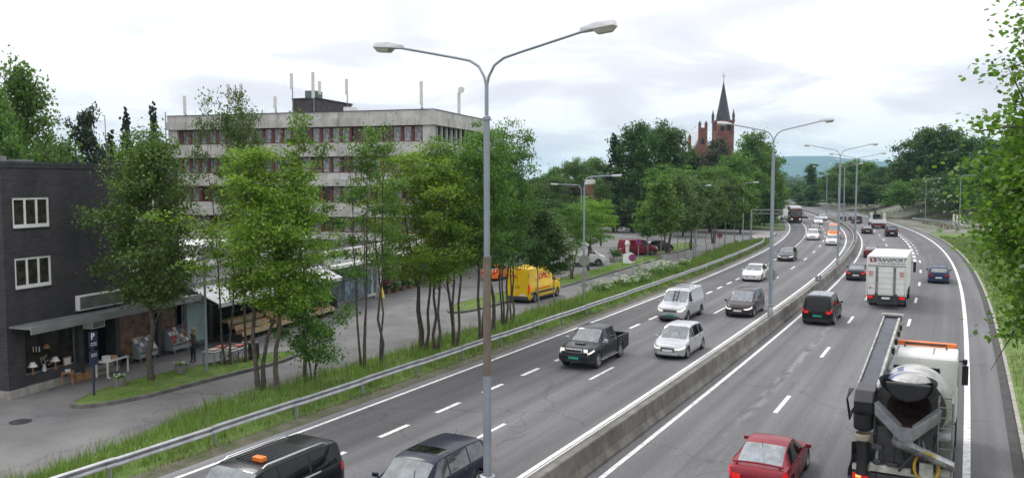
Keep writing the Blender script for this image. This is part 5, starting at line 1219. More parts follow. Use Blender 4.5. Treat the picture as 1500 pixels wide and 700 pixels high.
def outgoing():
    OG = 'cars driving away'
    # red coupe
    L = 4.35; l = L / 2
    B = Body(L, 1.72, 1.35, [(l, .54), (l - .05, .62), (l - .3, .72), (l - 1.25, .87), (l - 1.95, 1.28), (l - 2.3, 1.345), (l - 2.75, 1.345), (-l + 1.05, 1.22), (-l + .42, .94), (-l + .1, .90), (-l + .03, .84), (-l, .66)],
             [(l, .54), (l - .6, .72), (l - 1.25, .84), (0, .88), (-l + .5, .92), (-l, .86)], (l - .85, -l + .82), .31, roofw=.68)
    r = make_car('dark red three-door coupe with rear spoiler at the bottom edge', 'coupe', 'car', 32.0, 5.55, B, redp, False, [(-.35, l - 1.35, -.15, l - 1.98), (-l + .75, -.4, -l + 1.15, -.22)], (l - 1.28, l - 1.96), (-l + .46, -l + 1.32, MT['glass_rear']), ((-.4, .95),), tail_lit=True, tails=(2.5, 3.7, .26))
    MB().tube([(-l + .28, y, .97 + .035 * (1 - (y / .7) ** 2)) for y in np.linspace(-.72, .72, 9)], .03, 6).build('spoiler', redp, r, smooth=50)
    for y in (-.6, .6): MB().box((-l + .28, y, .93), (.08, .05, .1)).build('spoiler_foot', redp, r)
    o = ob('lettering', text_mesh('DJ 46759', .095, MT['black'], .002), r); o.location = (-l - .021, 0, B.at(-l, 2.2, 1).z); o.rotation_euler = (math.pi / 2, 0, -math.pi / 2)
    B = suv(4.85, 1.96, 1.87, .38, 1.12, .98); l = B.L / 2
    r = make_car('black boxy off-roader with green plate beside the barrier', 'off_roader', 'car', 63.7, 2.55, B, black, False, W4(B, l - 1.25, -l + .28, 3, .5, .08), (l - 1.2, l - 1.7), (-l + .06, -l + .17, MT['dark_glass']), ((.3, 1.2), (-.7, .25)), tail_lit=True, plate='green', tails=(2.6, 3.7, .12))
    B.across(-l + .45, l - 2.15, -.8, .8, .012).build('roof_panel', MT['roof_glossy'], r, smooth=40)
    B = sedan(4.65, 1.78, 1.43); l = B.L / 2
    make_car('dark green saloon with red tail lights left of the white lorry', 'saloon_car', 'car', 90.1, 2.4, B, dgreen, False, W4(B, l - 1.3, -l + .95, 2, .55, .45), (l - 1.22, l - 1.94), (-l + .75, -l + 1.33), ((.1, 1.1), (-.8, .05)), tail_lit=True)
    make_car('dark red saloon half hidden beyond the white lorry', 'saloon_car', 'car', 115.2, 2.5, B, maroon, False, W4(B, l - 1.3, -l + .95, 2, .55, .45), (l - 1.22, l - 1.94), (-l + .75, -l + 1.33), (), group=OG, detail=False)
    B = wagon(4.6, 1.76, 1.5, .32); l = B.L / 2
    make_car('blue estate car alone in the right-hand lane', 'estate_car', 'car', 91.0, 9.1, B, bluep, False, W4(B, l - 1.35, -l + .3, 3, .62, .22), (l - 1.22, l - 1.80), (-l + .09, -l + .31), ((.2, 1.15), (-.8, .15)), rails='black')
    B = sedan(4.5, 1.76, 1.42); l = B.L / 2
    make_car('black saloon far up the inner lane', 'saloon_car', 'car', 163.8, 2.4, B, black, False, W4(B, l - 1.3, -l + .95, 2, .55, .45), (l - 1.22, l - 1.94), (-l + .75, -l + 1.33), (), group=OG, detail=False)
    B = suv(4.6, 1.88, 1.72, .36); l = B.L / 2
    make_car('black SUV right behind the flatbed lorry', 'suv', 'car', 157.4, 5.75, B, black, False, W4(B, l - 1.3, -l + .28, 3, .62, .2), (l - 1.2, l - 1.78), (-l + .06, -l + .17), (), group=OG)
    make_car('dark SUV ahead of the black saloon by the third lamp post', 'suv', 'car', 200.5, 3.7, B, greyp, False, W4(B, l - 1.3, -l + .28, 3, .62, .2), (l - 1.2, l - 1.78), (-l + .06, -l + .17, MT['dark_glass']), (), group=OG, detail=False)
    B = hatch(4.2, 1.75, 1.5); l = B.L / 2
    make_car('small dark car far ahead of the dark SUV', 'hatchback', 'car', 215, 4.6, B, greyp, False, W4(B, l - 1.05, -l + .35, 3, .58, .25), (l - 1.02, l - 1.66), (-l + .12, -l + .40), (), group=OG, detail=False)
    make_car('dark green car far away close to the barrier', 'hatchback', 'car', 212, 1.9, B, dgreen, False, W4(B, l - 1.05, -l + .35, 3, .58, .25), (l - 1.02, l - 1.66), (-l + .12, -l + .40), (), group=OG, detail=False)
MT['glass_seen'] = glass_mat('clear_car_glass', (.05, .055, .055), 1.8); MT['glass_rear'] = glass_mat('rear_car_glass', (.10, .12, .13), 2.1)
MT['dark_trim'] = plain('dark_bumper_plastic', (.05, .055, .065), .6); MT['roof_glossy'] = plain('glossy_roof', (.16, .17, .19), .15, .1, 2, .4)
oncoming(); outgoing()
# ---- pickup
def pickup():
    s, o = 45.2, -5.8; L, W = 5.0, 1.84; l = L / 2
    r = thing('pickup_truck', 'charcoal double-cab pickup truck with open bed and green plate', 'pickup', RC(s, o), math.pi / 2 - RH(s) + math.pi)
    R = .385; x0 = -.95; Lc = l - x0
    # cab built as a loft whose own centre is shifted
    H = 1.79; lc = Lc / 2; cx = x0 + lc
    B = Body(Lc, W, H, [(lc, .90), (lc - .05, 1.02), (lc - .3, 1.08), (lc - 1.25, 1.16), (lc - 1.85, H - .08), (lc - 2.15, H - .01), (-lc + .3, H), (-lc + .12, H - .06), (-lc + .03, 1.14), (-lc, 1.05)], [(lc, .85), (lc - .5, 1.0), (lc - 1.25, 1.12), (-lc, 1.14)], (lc - .9,), R, roofw=.74, zl=.32, plan=[(-lc, .97 * W / 2), (lc - .9, W / 2), (lc - .4, .96 * W / 2), (lc - .15, .88 * W / 2), (lc - .04, .8 * W / 2), (lc, .7 * W / 2)])
    def put(m, name, mat, **k): return m.build(name, mat, r, loc=(cx, 0, 0), **k)
    put(B.loft(), 'body', hilux_p, smooth=38)
    for sd in (-1, 1):
        for (a, b, ta, tb) in ((.12, lc - 1.35, .12, lc - 1.92), (-lc + .2, .05, -lc + .22, .05)): put(B.patch(a, b, ta, tb, 4.06, 4.93, sd), 'side_window', MT['dark_glass'], smooth=40)
        for d in ((.08, lc - 1.42), (-lc + .12, .03)):
            dd = put(B.patch(d[0], d[1], d[0], d[1], 1.1, 3.98, sd, .01, 5, 4), 'door', hilux_p, smooth=40); q = B.at(d[0] + .14, 3.4, sd); MB().box((q.x, q.y + sd * .02, q.z), (.17, .035, .035)).build('door_handle', MT['chrome'], dd)
        q = B.at(lc - 1.5, 4.05, sd); put(MB().box((q.x, q.y + sd * .15, q.z + .1), (.1, .2, .18)).box((q.x, q.y + sd * .03, q.z + .04), (.05, .12, .04)), 'wing_mirror', MT['chrome'], bevel=.02)
        put(B.patch(lc - .45, lc - .02, lc - .42, lc - .03, 3.0, 3.95, sd, .012, 5, 2), 'headlight', MT['lit_head'], smooth=40)
        put(MB().box((lc, sd * .6, .96), (.04, .2, .15)), 'headlight', MT['lit_head'], bevel=.01)
        for x in (l - .9, -l + 1.15): add_wheel(r, x, sd * (W / 2 - .12), R, .25)
        # bed sides with wheel arch
        R2 = R + .07; xa = -l + 1.15; arch = [(xa + R2 * math.cos(a), R + R2 * math.sin(a)) for a in np.linspace(-.15, math.pi + .15, 12)]
        MB().extr([(x0 - .02, .45), (x0 - .02, 1.13), (-l + .02, 1.13), (-l + .02, .45)] + arch[::-1], 'y', sd * (W / 2 - .07), sd * (W / 2 - .005)).build('bed_side', hilux_p, r)
        MB().bx(x0 + .1, 1.4, sd * (W / 2 - .1), sd * (W / 2 + .08), .36, .42).build('side_step', MT['chrome'], r, bevel=.015)
        MB().bx(-l - .02, -l + .06, sd * (W / 2 - .2), sd * (W / 2 - .02), .7, 1.08).build('tail_light', MT['tail_lens'], r, bevel=.01)
    MB().bx(-l + .02, -l + .07, -W / 2 + .07, W / 2 - .07, .5, 1.12).build('tailgate', hilux_p, r, bevel=.01)
    MB().bx(-l + .07, x0 - .02, -W / 2 + .07, W / 2 - .07, .66, .7).build('bed_floor', MT['black'], r); MB().bx(x0 - .06, x0 - .03, -W / 2 + .07, W / 2 - .07, .66, 1.12).build('bed_front', hilux_p, r)
    MB().bx(-l + .1, l - .3, -W / 2 + .3, W / 2 - .3, .34, .64).build('underbody', MT['black'], r); MB().bx(-l - .1, -l + .05, -W / 2 + .1, W / 2 - .1, .45, .6).build('bumper', MT['chrome'], r, bevel=.02)
    put(B.across(lc - 1.27, lc - 1.88, -.95, .95), 'windscreen', MT['glass'], smooth=40); put(B.across(lc - 1.2, lc - .25, -.9, .9, .009), 'bonnet', hilux_p, smooth=40)
    put(MB().box((lc - .85, 0, 1.14), (.36, .5, .07)), 'bonnet_scoop', MT['black'], bevel=.03)
    put(MB().box((lc + .01, 0, .93), (.05, .86, .18)), 'grille', MT['chrome'], bevel=.02); put(MB().box((lc + .04, 0, .93), (.02, .76, .11)), 'grille_mesh', MT['black'])
    put(MB().box((lc - .02, 0, .58), (.2, W * .84, .34)), 'bumper', hilux_p, bevel=.06); put(MB().box((lc + .085, 0, .6), (.012, .52, .115)), 'licence_plate', MT['plate_green'])
    put(MB().box((lc + .07, 0, .45), (.03, .9, .1)), 'lower_intake', MT['black'])
pickup()
# ---- parked vans
def parked():
    # yellow courier van, seen from behind
    L = 5.7; B = van(L, 1.99, 2.62, .35, 1.2, 1.0, .75, 1.05, 1.3); l = L / 2
    p = RC(64.3, -18.45); rz = math.pi / 2 - RH(65.6) - .02
    r = make_car('yellow courier van with red DHL lettering parked at the kerb', 'courier_van', 'van', None, None, B, yellow, False, [(l - 1.75, l - .88, l - 1.8, l - 1.45)], (l - .78, l - 1.75), None, ((.9, 2.0),), pos=p, rz=rz, lower=MT['dark_trim'], rim='steel', tails=(2.6, 4.05, .12), tail_lit=True, head=False)
    for sd in (-1, 1):
        dd = MB().box((-l - .012, sd * .47, 1.42), (.03, .9, 2.05)).build('rear_door', yellow, r, bevel=.012)
        MB().box((-l - .035, sd * .12, 1.2), (.03, .05, .22)).build('door_handle', MT['black'], dd)
        for z in (.75, 2.05): MB().box((-l - .03, sd * .9, z), (.03, .06, .12)).build('hinge', MT['black'], dd)
        MB().box((-l - .01, sd * .93, 1.12), (.05, .13, .62)).build('tail_light', MT['lit_tail'], r, bevel=.02)
        # side rubbing strip
        B.patch(-l + .25, l - 1.4, -l + .25, l - 1.4, 1.55, 1.95, sd, .02, 14, 1).build('side_strip', MT['dark_trim'], r)
    MB().box((-l - .03, 0, .42), (.1, 1.75, .2)).build('rear_bumper', MT['dark_trim'], r, bevel=.03); MB().box((-l - .05, -.45, .62), (.012, .5, .12)).build('licence_plate', MT['plate_white'], r)
    MB().box((-l + .03, 0, 2.5), (.08, .5, .06)).build('high_brake_light', MT['tail_lens'], r)
    def lettering(txt, size, x, z, sd, shear=.25, off=.012, sp=1., sx=1.):
        me = text_mesh(txt, size, MT['dhl_red'], .003, shear, off, sp, sx); o = ob('lettering', me, r)
        yy = max(abs(B.at(x, q, 1).y) for q in (4.2, 4.6)) if z > 1.3 else B.W / 2
        S = B.sec(x); ys = [q[0] for q in S]; zs = [q[1] for q in S]; yy = float(np.interp(z, zs[:6], ys[:6]))
        tilt = math.atan2(ys[4] - ys[5], zs[5] - zs[4]) if z > 1.35 else 0
        o.location = (x, sd * (yy + .012), z); o.rotation_euler = (math.pi / 2 - tilt, 0, 0) if sd < 0 else (math.pi / 2 - tilt, 0, math.pi)
    lettering('DHL', .62, -.45, 1.86, -1, .3, .02, 1.0, 1.25); 
    st = MB()      # red streaks beside the letters and a line of small print below
    for k in range(3): st.box((-1.62, -B.W / 2 - .0, 1.62 + .07 * k), (.32, .012, .03)); st.box((.52, -B.W / 2 - .0, 1.62 + .07 * k), (.32, .012, .03))
    x = -1.9
    for w in (.3, .16, .42, .22, .3, .12, .36): st.box((x + w / 2, -B.W / 2 - .012, .98), (w, .01, .09)); x += w + .09
    st.build('small_lettering', MT['dhl_red'], r)
    o = ob('lettering', text_mesh('DHL', .34, MT['dhl_red'], .003, .3, .01, 1, 1.25), r); o.location = (-l - .034, .47, 1.95); o.rotation_euler = (math.pi / 2, 0, -math.pi / 2)
    # white panel van, side on
    L = 6.0; B = van(L, 1.98, 2.45, .35, 1.25, 1.02, .8, 1.15, 1.25); l = L / 2; q = G(846, 390); rz = math.radians(9)
    r = make_car('long white panel van parked side-on behind the grass island', 'van', 'van', None, None, B, white, False, [(l - 2.0, l - .95, l - 2.05, l - 1.6)], (l - .83, l - 1.9), None, ((.85, 1.95),), pos=(q[0], q[1] + 1.0, 0), rz=rz, rim='steel', lower=MT['dark_trim'])
    # silver estate behind the yellow van
    B = mpv(4.7, 1.85, 1.75); l = B.L / 2; q = G(803, 396)
    make_car('silver people carrier with dark windows parked behind the yellow van', 'people_carrier', 'car', None, None, B, silver, False, W4(B, l - 1.0, -l + .3, 3, .75, .22), (l - .88, l - 1.8), (-l + .12, -l + .33), ((.15, 1.1), (-.85, .1)), pos=(q[0], q[1] + .8, 0), rz=math.radians(12))
    B = van(4.7, 1.86, 1.95); l = B.L / 2; q = G(936, 374)
    make_car('dark red van parked across the car park entrance', 'van', 'van', None, None, B, vanred, False, [(l - 1.98, l - 1.08, l - 1.95, l - 1.62), (-.3, l - 2.15, -.3, l - 2.1)], (l - .98, l - 1.68), None, ((.5, 1.5), (-.7, .45)), pos=(q[0], q[1] + .9, 0), rz=math.radians(18), rim='steel')
    B = hatch(4.2, 1.75, 1.5); l = B.L / 2; q = G(967, 369)
    make_car('dark parked car behind the island tree right of the red van', 'hatchback', 'car', None, None, B, black, False, W4(B, l - 1.05, -l + .35, 3, .58, .25), (l - 1.02, l - 1.66), (-l + .12, -l + .40), (), pos=(q[0], q[1] + 1.5, 0), rz=math.radians(30))
    B = hatch(3.9, 1.68, 1.5); l = B.L / 2; q = G(727, 410)
    make_car('orange hatchback half hidden by trees left of the yellow van', 'hatchback', 'car', None, None, B, orange, False, W4(B, l - 1.05, -l + .35, 3, .58, .25), (l - 1.02, l - 1.66), (-l + .12, -l + .40), (), pos=(q[0], q[1] + 1, 0), rz=math.radians(70))
    B = sedan(4.5, 1.76, 1.43); l = B.L / 2; q = G(790, 372)
    make_car('silver saloon at the back of the car park', 'saloon_car', 'car', None, None, B, silver, False, W4(B, l - 1.3, -l + .95, 2, .55, .45), (l - 1.22, l - 1.94), (-l + .75, -l + 1.33), (), pos=(q[0], q[1], 0), rz=math.radians(-20))
MT['dhl_red'] = plain('lettering_red', (.55, .01, .02), .5, .05)
parked()
# ---- white box lorry
def lorry():
    s, o = 70.7, 5.85; r = thing('box_lorry', 'white box lorry with tail lift and TRANSPORT lettering', 'lorry', RC(s, o), math.pi / 2 - RH(s))
    # local: rear face at x = 0, forward +x
    MB().bx(0, 7.4, -1.27, 1.27, 1.15, 3.72).build('cargo_box', MT['truck_white'], r, bevel=.02)
    MB().bx(-.04, .05, -1.29, 1.29, 3.1, 3.74).build('rear_header', MT['truck_white'], r, bevel=.015)
    for y in (-1.26, 1.26): MB().bx(-.03, .04, y - .05, y + .05, .95, 3.1).build('corner_post', MT['offwhite'], r)
    MB().bx(-.05, .0, -1.24, 1.24, 3.0, 3.06).build('header_gutter', MT['chrome'], r)
    # tail lift platform folded up against the rear: ribbed board panels, two posts
    for i in range(5): MB().bx(-.07, -.012, -1.18, 1.18, 1.06 + i * .38, 1.42 + i * .38).build('tail_lift_board', MT['truck_white'], r, bevel=.012)
    for y in (-.62, .52): MB().bx(-.1, -.07, y, y + .17, 1.0, 2.96).build('lift_post', MT['grey_metal'], r)
    for y in (-1.12, .86): MB().bx(-.085, -.072, y, y + .27, 2.3, 2.68).build('warning_plate', MT['warn'], r)
    MB().bx(-.08, -.072, -1.15, 1.15, .98, 1.05).build('lift_edge', MT['offwhite'], r)
    MB().bx(-.085, -.075, .95, 1.1, 1.45, 1.55).build('sticker', MT['amber'], r)
    # lower rear
    MB().bx(-.1, .1, -1.2, 1.2, .42, .56).build('underrun_bar', MT['dark_metal'], r); MB().bx(.0, .25, -1.22, 1.22, .6, .95).build('rear_beam', MT['dark_metal'], r)
    for sd in (-1, 1):
        MB().bx(-.06, .0, sd * 1.22, sd * .85, .74, .92).build('tail_light', MT['lit_tail'], r, bevel=.01); MB().bx(-.12, .0, sd * .62 - .1, sd * .62 + .1, .5, 1.1).build('lift_arm', MT['dark_metal'], r)
        for x, dual in ((2.0, 1), (6.9, 0)):
            for k in range(1 + dual): add_wheel(r, x, sd * (1.12 - .3 * k), .48, .27, 'truck')
        MB().bx(2.9, 6.0, sd * 1.1, sd * 1.16, .5, .95).build('side_guard', MT['grey_metal'], r)
        mr = MB().bx(7.7, 7.85, sd * 1.42, sd * 1.62, 1.95, 2.75).bx(7.72, 7.8, sd * 1.2, sd * 1.45, 2.68, 2.73).build('wing_mirror', MT['black'], r, bevel=.02)
    MB().bx(-.13, -.1, -.26, .26, .72, .86).build('licence_plate', MT['plate_white'], r)
    MB().bx(.4, 8.6, -.45, .45, .55, .95).build('chassis', MT['dark_metal'], r)
    c = MB(); c.extr([(7.5, .55), (9.3, .55), (9.35, 1.5), (9.0, 2.75), (7.5, 2.85)], 'y', -1.15, 1.15); c.build('cab', MT['truck_white'], r, bevel=.06); MB().bx(7.6, 8.9, -1.17, 1.17, 1.75, 2.4).build('cab_window', MT['dark_glass'], r)
    o_ = ob('lettering', text_mesh('TRANSPORT', .36, MT['letter_grey'], .003, .25, .008, 1.0), r); o_.location = (-.048, -.22, 3.46); o_.rotation_euler = (math.pi / 2, 0, -math.pi / 2)
    sub = MB(); y = .55
    for w in (.12, .3, .16, .34, .2, .28): sub.bx(-.05, -.045, y - w, y, 3.2, 3.25); y -= w + .07
    sub.build('small_lettering', MT['letter_grey'], r)
    MB().extr([(.68, 3.3), (1.06, 3.3), (1.12, 3.62), (.74, 3.62)], 'x', -.052, -.045).build('emblem', MT['logo_red'], r)
    MB().extr([(.78, 3.33), (.86, 3.33), (.98, 3.46), (.9, 3.47), (1.02, 3.55), (1.0, 3.59), (.8, 3.5), (.88, 3.46)], 'x', -.056, -.053).build('emblem_mark', MT['white'], r)
MT['truck_white'] = plain('lorry_white', (.70, .70, .67), .4, .07, 1.3); MT['warn'] = plain('warning_stripes', (.5, .28, .24), .5, .3, 14); MT['letter_grey'] = plain('lettering_dark', (.06, .06, .07), .5); MT['logo_red'] = plain('logo_red', (.23, .02, .03), .5)
lorry()
# ---- coach and flatbed, far
def coach():
    s, o = 203, -8.7; r = thing('coach', 'dark red coach with pale roof coming round the bend', 'bus', RC(s, o), math.pi / 2 - RH(s) + math.pi)
    b = MB(); b.extr([(-5, .35), (4.9, .35), (5, 1.2), (4.85, 3.0), (-5, 3.0)], 'y', -1.25, 1.25); b.build('body', maroon, r, bevel=.06); MB().bx(-4.8, 4.6, -1.2, 1.2, 3.0, 3.45).build('roof', MT['offwhite'], r, bevel=.08)
    MB().bx(4.9, 5.0, -1.1, 1.1, 1.35, 2.75).build('windscreen', MT['glass'], r, bevel=.02)
    for sd in (-1, 1):
        for k in range(6): MB().bx(-4.6 + k * 1.5, -3.2 + k * 1.5, sd * 1.24, sd * 1.262, 1.6, 2.7).build('side_window', MT['dark_glass'], r)
        for x in (3.2, -2.6): add_wheel(r, x, sd * 1.1, .5, .28, 'truck')
        MB().bx(4.97, 5.03, sd * 1.0, sd * .65, .75, .95).build('headlight', MT['lit_head'], r); MB().bx(4.9, 5.1, sd * 1.3, sd * 1.5, 1.9, 2.5).build('wing_mirror', MT['black'], r)
    MB().bx(4.98, 5.06, -1.2, 1.2, .35, .65).build('bumper', MT['black'], r)
def flatbed():
    s, o = 179.8, 5.6; r = thing('flatbed_lorry', 'white flatbed lorry with stakes and folded crane ahead of the black SUV', 'lorry', RC(s, o), math.pi / 2 - RH(s))
    MB().bx(0, 5.8, -1.25, 1.25, 1.05, 1.2).build('bed', MT['dark_metal'], r); MB().bx(-.05, .0, -1.25, 1.25, 1.05, 1.75).build('tailboard', MT['truck_white'], r)
    for sd in (-1, 1):
        MB().bx(0, 5.8, sd * 1.22, sd * 1.27, 1.1, 1.7).build('sideboard', MT['truck_white'], r)
        for x in (.05, 1.9, 3.8): MB().bx(x, x + .09, sd * 1.15 - .05, sd * 1.15 + .05, 1.2, 3.0).build('stake', MT['white'], r)
        for x, n in ((1.4, 2), (6.6, 1)):
            for k in range(n): add_wheel(r, x, sd * (1.1 - .3 * k), .48, .27, 'truck')
        MB().bx(-.08, -.02, sd * 1.2, sd * .85, .8, .98).build('tail_light', MT['lit_tail'], r)
    MB().bx(-.1, .05, -1.2, 1.2, .5, .95).build('rear_beam', MT['red_beam'], r); MB().bx(.3, 7.5, -.4, .4, .6, 1.04).build('chassis', MT['dark_metal'], r)
    MB().bx(6.3, 8.0, -1.15, 1.15, .7, 2.55).build('cab', MT['green_metal'], r, bevel=.08); MB().bx(6.24, 6.3, -.8, .8, 1.85, 2.5).build('cab_window', MT['dark_glass'], r)
    c = MB(); c.tube([(5.95, .1, 1.2), (5.95, .1, 3.3)], .14, 8).tube([(5.95, .1, 3.3), (5.7, .95, 3.55), (5.8, -.3, 3.7), (5.9, .7, 3.35)], .13, 8); c.build('crane', MT['black'], r, smooth=40)
MT['red_beam'] = plain('red_beam', (.12, .02, .02), .5)
coach(); flatbed()
# ---- concrete mixer with conveyor boom
def mixer():
    s, o = 30.8, 9.2; r = thing('concrete_mixer_lorry', 'white and black concrete mixer lorry with folded conveyor boom', 'lorry', RC(s, o), math.pi / 2 - RH(s))
    dm, gm, wh = MT['dark_metal'], MT['grey_metal'], MT['truck_white']
    # rear face at x = 0, forward +x
    for y in (-.42, .42): MB().bx(.2, 8.3, y - .06, y + .06, .85, 1.1).build('chassis_rail', dm, r)
    for sd in (-1, 1):
        for x, n in ((1.7, 2), (3.1, 2), (7.2, 1)):
            for k in range(n): add_wheel(r, x, sd * (1.1 - .31 * k), .52, .29, 'truck')
        for x in (1.7, 3.1):
            MB().lathe([(.58, -.3), (.6, -.3), (.6, .3), (.58, .3)], 24, (x, sd * .95, .52), (0, 1, 0)).build('mudguard', MT['black'], r, smooth=40) if False else MB().tube([(x + .6 * math.cos(a), sd * .97, .52 + .6 * math.sin(a)) for a in np.linspace(.1, math.pi - .1, 9)], .04, 4).build('mudguard', MT['black'], r)
        MB().bx(-.05, .0, sd * 1.22, sd * .82, .80, .94).build('tail_light', MT['lit_tail'], r, bevel=.008)
        MB().bx(-.06, -.05, sd * 1.14, sd * 1.0, .83, .91).build('lamp_glow', MT['amber_lit'], r)
        MB().bx(.02, .7, sd * 1.24, sd * .78, 1.02, 1.16).build('rear_wing', MT['offwhite_dirty'], r)
        MB().bx(3.9, 6.0, sd * 1.2, sd * .7, .55, 1.1).build('side_tank', gm, r, bevel=.05)
    MB().bx(0, .1, -1.24, 1.24, .72, 1.0).build('rear_beam', dm, r); MB().bx(-.02, .35, -.55, .8, 1.05, 1.25).build('rear_deck', MT['offwhite_dirty'], r, bevel=.02); MB().bx(-.12, .0, -1.1, 1.1, .42, .55).build('underrun_bar', gm, r)
    MB().bx(-.02, .0, -.26, .26, .76, .9).build('licence_plate', MT['plate_white'], r)
    # drum: lathe along an inclined axis, rear end high
    a0 = Vector((.75, -.12, 2.72)); a1 = Vector((6.0, -.05, 1.95)); ax = (a1 - a0).normalized(); LL = (a1 - a0).length
    prof = [(.55, 0), (.60, .02), (.72, .35), (.98, 1.35), (1.08, 2.1), (1.09, 3.1), (1.0, 4.0), (.75, 4.7), (.45, LL), (0.001, LL)]
    d = MB(); d.lathe(prof, 36, a0, ax, 0, lambda i, k: 2 if i < 2 else (1 if (i in (2, 3) and k % 18 in (0, 2)) else 0)); d.build('drum', [MT['drum_white'], MT['drum_blue'], MT['dull_black']], r, smooth=40)
    MB().lathe([(.55, 0.0), (.5, .05), (.35, .8), (.001, 1.1)], 28, a0, ax).build('drum_mouth', MT['rusty_mouth'], r, smooth=40)
    MB().lathe([(.57, -.02), (.90, -.02), (.92, .04), (.90, .10), (.72, .12)], 32, a0, ax).build('drum_ring', MT['dull_black'], r, smooth=40)
    MB().bx(5.6, 6.1, -.6, .6, 1.1, 2.2).build('drum_drive', dm, r)
    # rear pedestal frame
    for y in (-.78, .72):
        MB().tube([(.35, y, 1.1), (.95, y, 2.55)], .07, 6).build('pedestal_leg', dm, r); MB().tube([(1.7, y, 1.1), (.95, y, 2.55)], .06, 6).build('pedestal_leg', dm, r)
    MB().bx(.3, .42, -.8, .74, 1.2, 2.0).build('pedestal_plate', dm, r); MB().bx(.85, 1.05, -.85, .8, 2.0, 2.16).build('cross_member', dm, r)
    # charging hopper: scoop on top
    h = MB(); n = 15; P = []
    for j, (rx_, zz, xx) in enumerate(((.72, 3.72, .12), (.66, 3.5, .22), (.46, 3.22, .42), (.34, 3.02, .6))):
        for k in range(n): a = math.pi * (k / (n - 1)) ; P.append((xx + .62 * rx_ * (1 - math.sin(a)) * -1 + .0 + (.5 if j == 0 else .42) * math.sin(a), -.12 + rx_ * math.cos(a), zz))
    V = P; F = [(j * n + k, j * n + k + 1, (j + 1) * n + k + 1, (j + 1) * n + k) for j in range(3) for k in range(n - 1)]; h.add(V, F); h.build('charging_hopper', MT['black'], r, smooth=50)
    MB().extr([(-.68, 3.62), (.44, 3.62), (.41, 3.46), (.30, 3.28), (.12, 3.16), (-.12, 3.11), (-.36, 3.16), (-.54, 3.28), (-.65, 3.46)], 'x', -.22, -.1).build('hopper_front', MT['black_rubber'], r, bevel=.05)
    cap = MB(); cap.lathe([(.001, .10), (.3, .085), (.5, .03), (.6, -.05), (.58, -.09)], 20, (.55, -.12, 3.66), (0, 0, 1), 0, lambda i, k: 1 if k in (4, 14) else 0); cap.build('hopper_cover', [MT['drum_white'], MT['drum_blue']], r, smooth=50)
    # V-shaped discharge collector
    for sd in (-1, 1):
        m = MB(); y0 = -.12
        m.add([(-.2, y0 + sd * .82, 3.0), (-.2, y0 + sd * .80, 2.68), (-.42, y0 + sd * .16, 2.12), (-.42, y0 + sd * .16, 2.46), (.15, y0 + sd * .74, 3.0), (.15, y0 + sd * .7, 2.68), (-.05, y0 + sd * .12, 2.12), (-.05, y0 + sd * .12, 2.46)], [(0, 1, 2, 3), (4, 7, 6, 5), (0, 4, 5, 1), (3, 2, 6, 7), (1, 5, 6, 2), (0, 3, 7, 4)])
        m.build('discharge_plate', MT['steel_dull'], r, bevel=.012)
    MB().bx(-.43, -.38, -.3, .06, 2.1, 2.48).build('discharge_lip', MT['steel_dull'], r)
    # swivel chute running down to the right
    ch = MB(); n = 9; A = Vector((-.28, .22, 2.06)); Bv = Vector((-.42, -1.28, 1.55)); V = []
    for t in np.linspace(0, 1, 8):
        c = A.lerp(Bv, t); rr = .25 - .05 * t
        for k in range(n): a = math.pi + math.pi * k / (n - 1); V.append((c.x + rr * math.cos(a), c.y, c.z + rr * math.sin(a) + .12))
    ch.add(V, [(j * n + k, j * n + k + 1, (j + 1) * n + k + 1, (j + 1) * n + k) for j in range(7) for k in range(n - 1)]); ch.build('chute', MT['chute_metal'], r, smooth=50)
    MB().tube([(-.1, .05, 1.2), (-.3, -.4, 1.85)], .045, 6).build('chute_jack', dm, r)
    # wide plate behind the collector
    MB().bx(.08, .2, -.75, .62, 1.25, 2.3).build('splash_plate', MT['dull_black'], r, bevel=.02)
    # yellow hose coil
    hz = MB(); P = []
    for t in np.linspace(0, 5 * 2 * math.pi, 90): P.append((-.17 - .018 * (t % 2.1), -.62 + (.30 + .02 * math.sin(t * .7)) * math.cos(t), 1.42 + (.38 + .02 * math.sin(t * 1.3)) * math.sin(t)))
    hz.tube(P, .022, 6); hz.build('hose', MT['hose_yellow'], r, smooth=60)
    MB().bx(-.16, -.02, -.78, -.45, 1.02, 1.5).build('hose_bracket', MT['offwhite_dirty'], r)
    # pipework, hoses and brackets cluttering the rear
    rg = random.Random(8)
    for k in range(9):
        y0 = rg.uniform(-.8, .7); y1 = y0 + rg.uniform(-.3, .3); z0 = rg.uniform(1.15, 1.5); z1 = rg.uniform(1.8, 2.6)
        MB().tube([(.06, y0, z0), (-.02, (y0 + y1) / 2 + rg.uniform(-.12, .12), (z0 + z1) / 2), (.1, y1, z1)], rg.choice([.016, .022, .03]), 5).build('pipe', MT[rg.choice(['black', 'grey_metal', 'dark_metal'])], r, smooth=60)
    for k in range(6):
        y = rg.uniform(-.8, .75); z = rg.uniform(1.2, 2.2); MB().box((-.0, y, z), (rg.uniform(.08, .2), rg.uniform(.12, .3), rg.uniform(.1, .25))).build('bracket', MT[rg.choice(['dark_metal', 'dull_black', 'grey_metal'])], r, bevel=.015)
    MB().tube([(.3, .55, 2.1), (.05, .62, 1.5), (.1, .6, 1.15)], .05, 8).build('hydraulic_ram', MT['grey_metal'], r, smooth=50)
    # ladder and platform on the right
    for y in (-1.2, -.86): MB().tube([(.15, y, 1.1), (.25, y, 3.1), (.55, y, 3.2)], .025, 6).build('ladder_rail', gm, r)
    for z in np.arange(1.3, 3.0, .28): MB().tube([(.2, -1.2, z), (.2, -.86, z)], .018, 6).build('ladder_rung', gm, r)
    MB().bx(.2, .95, -1.22, -.84, 2.08, 2.12).build('platform', gm, r)
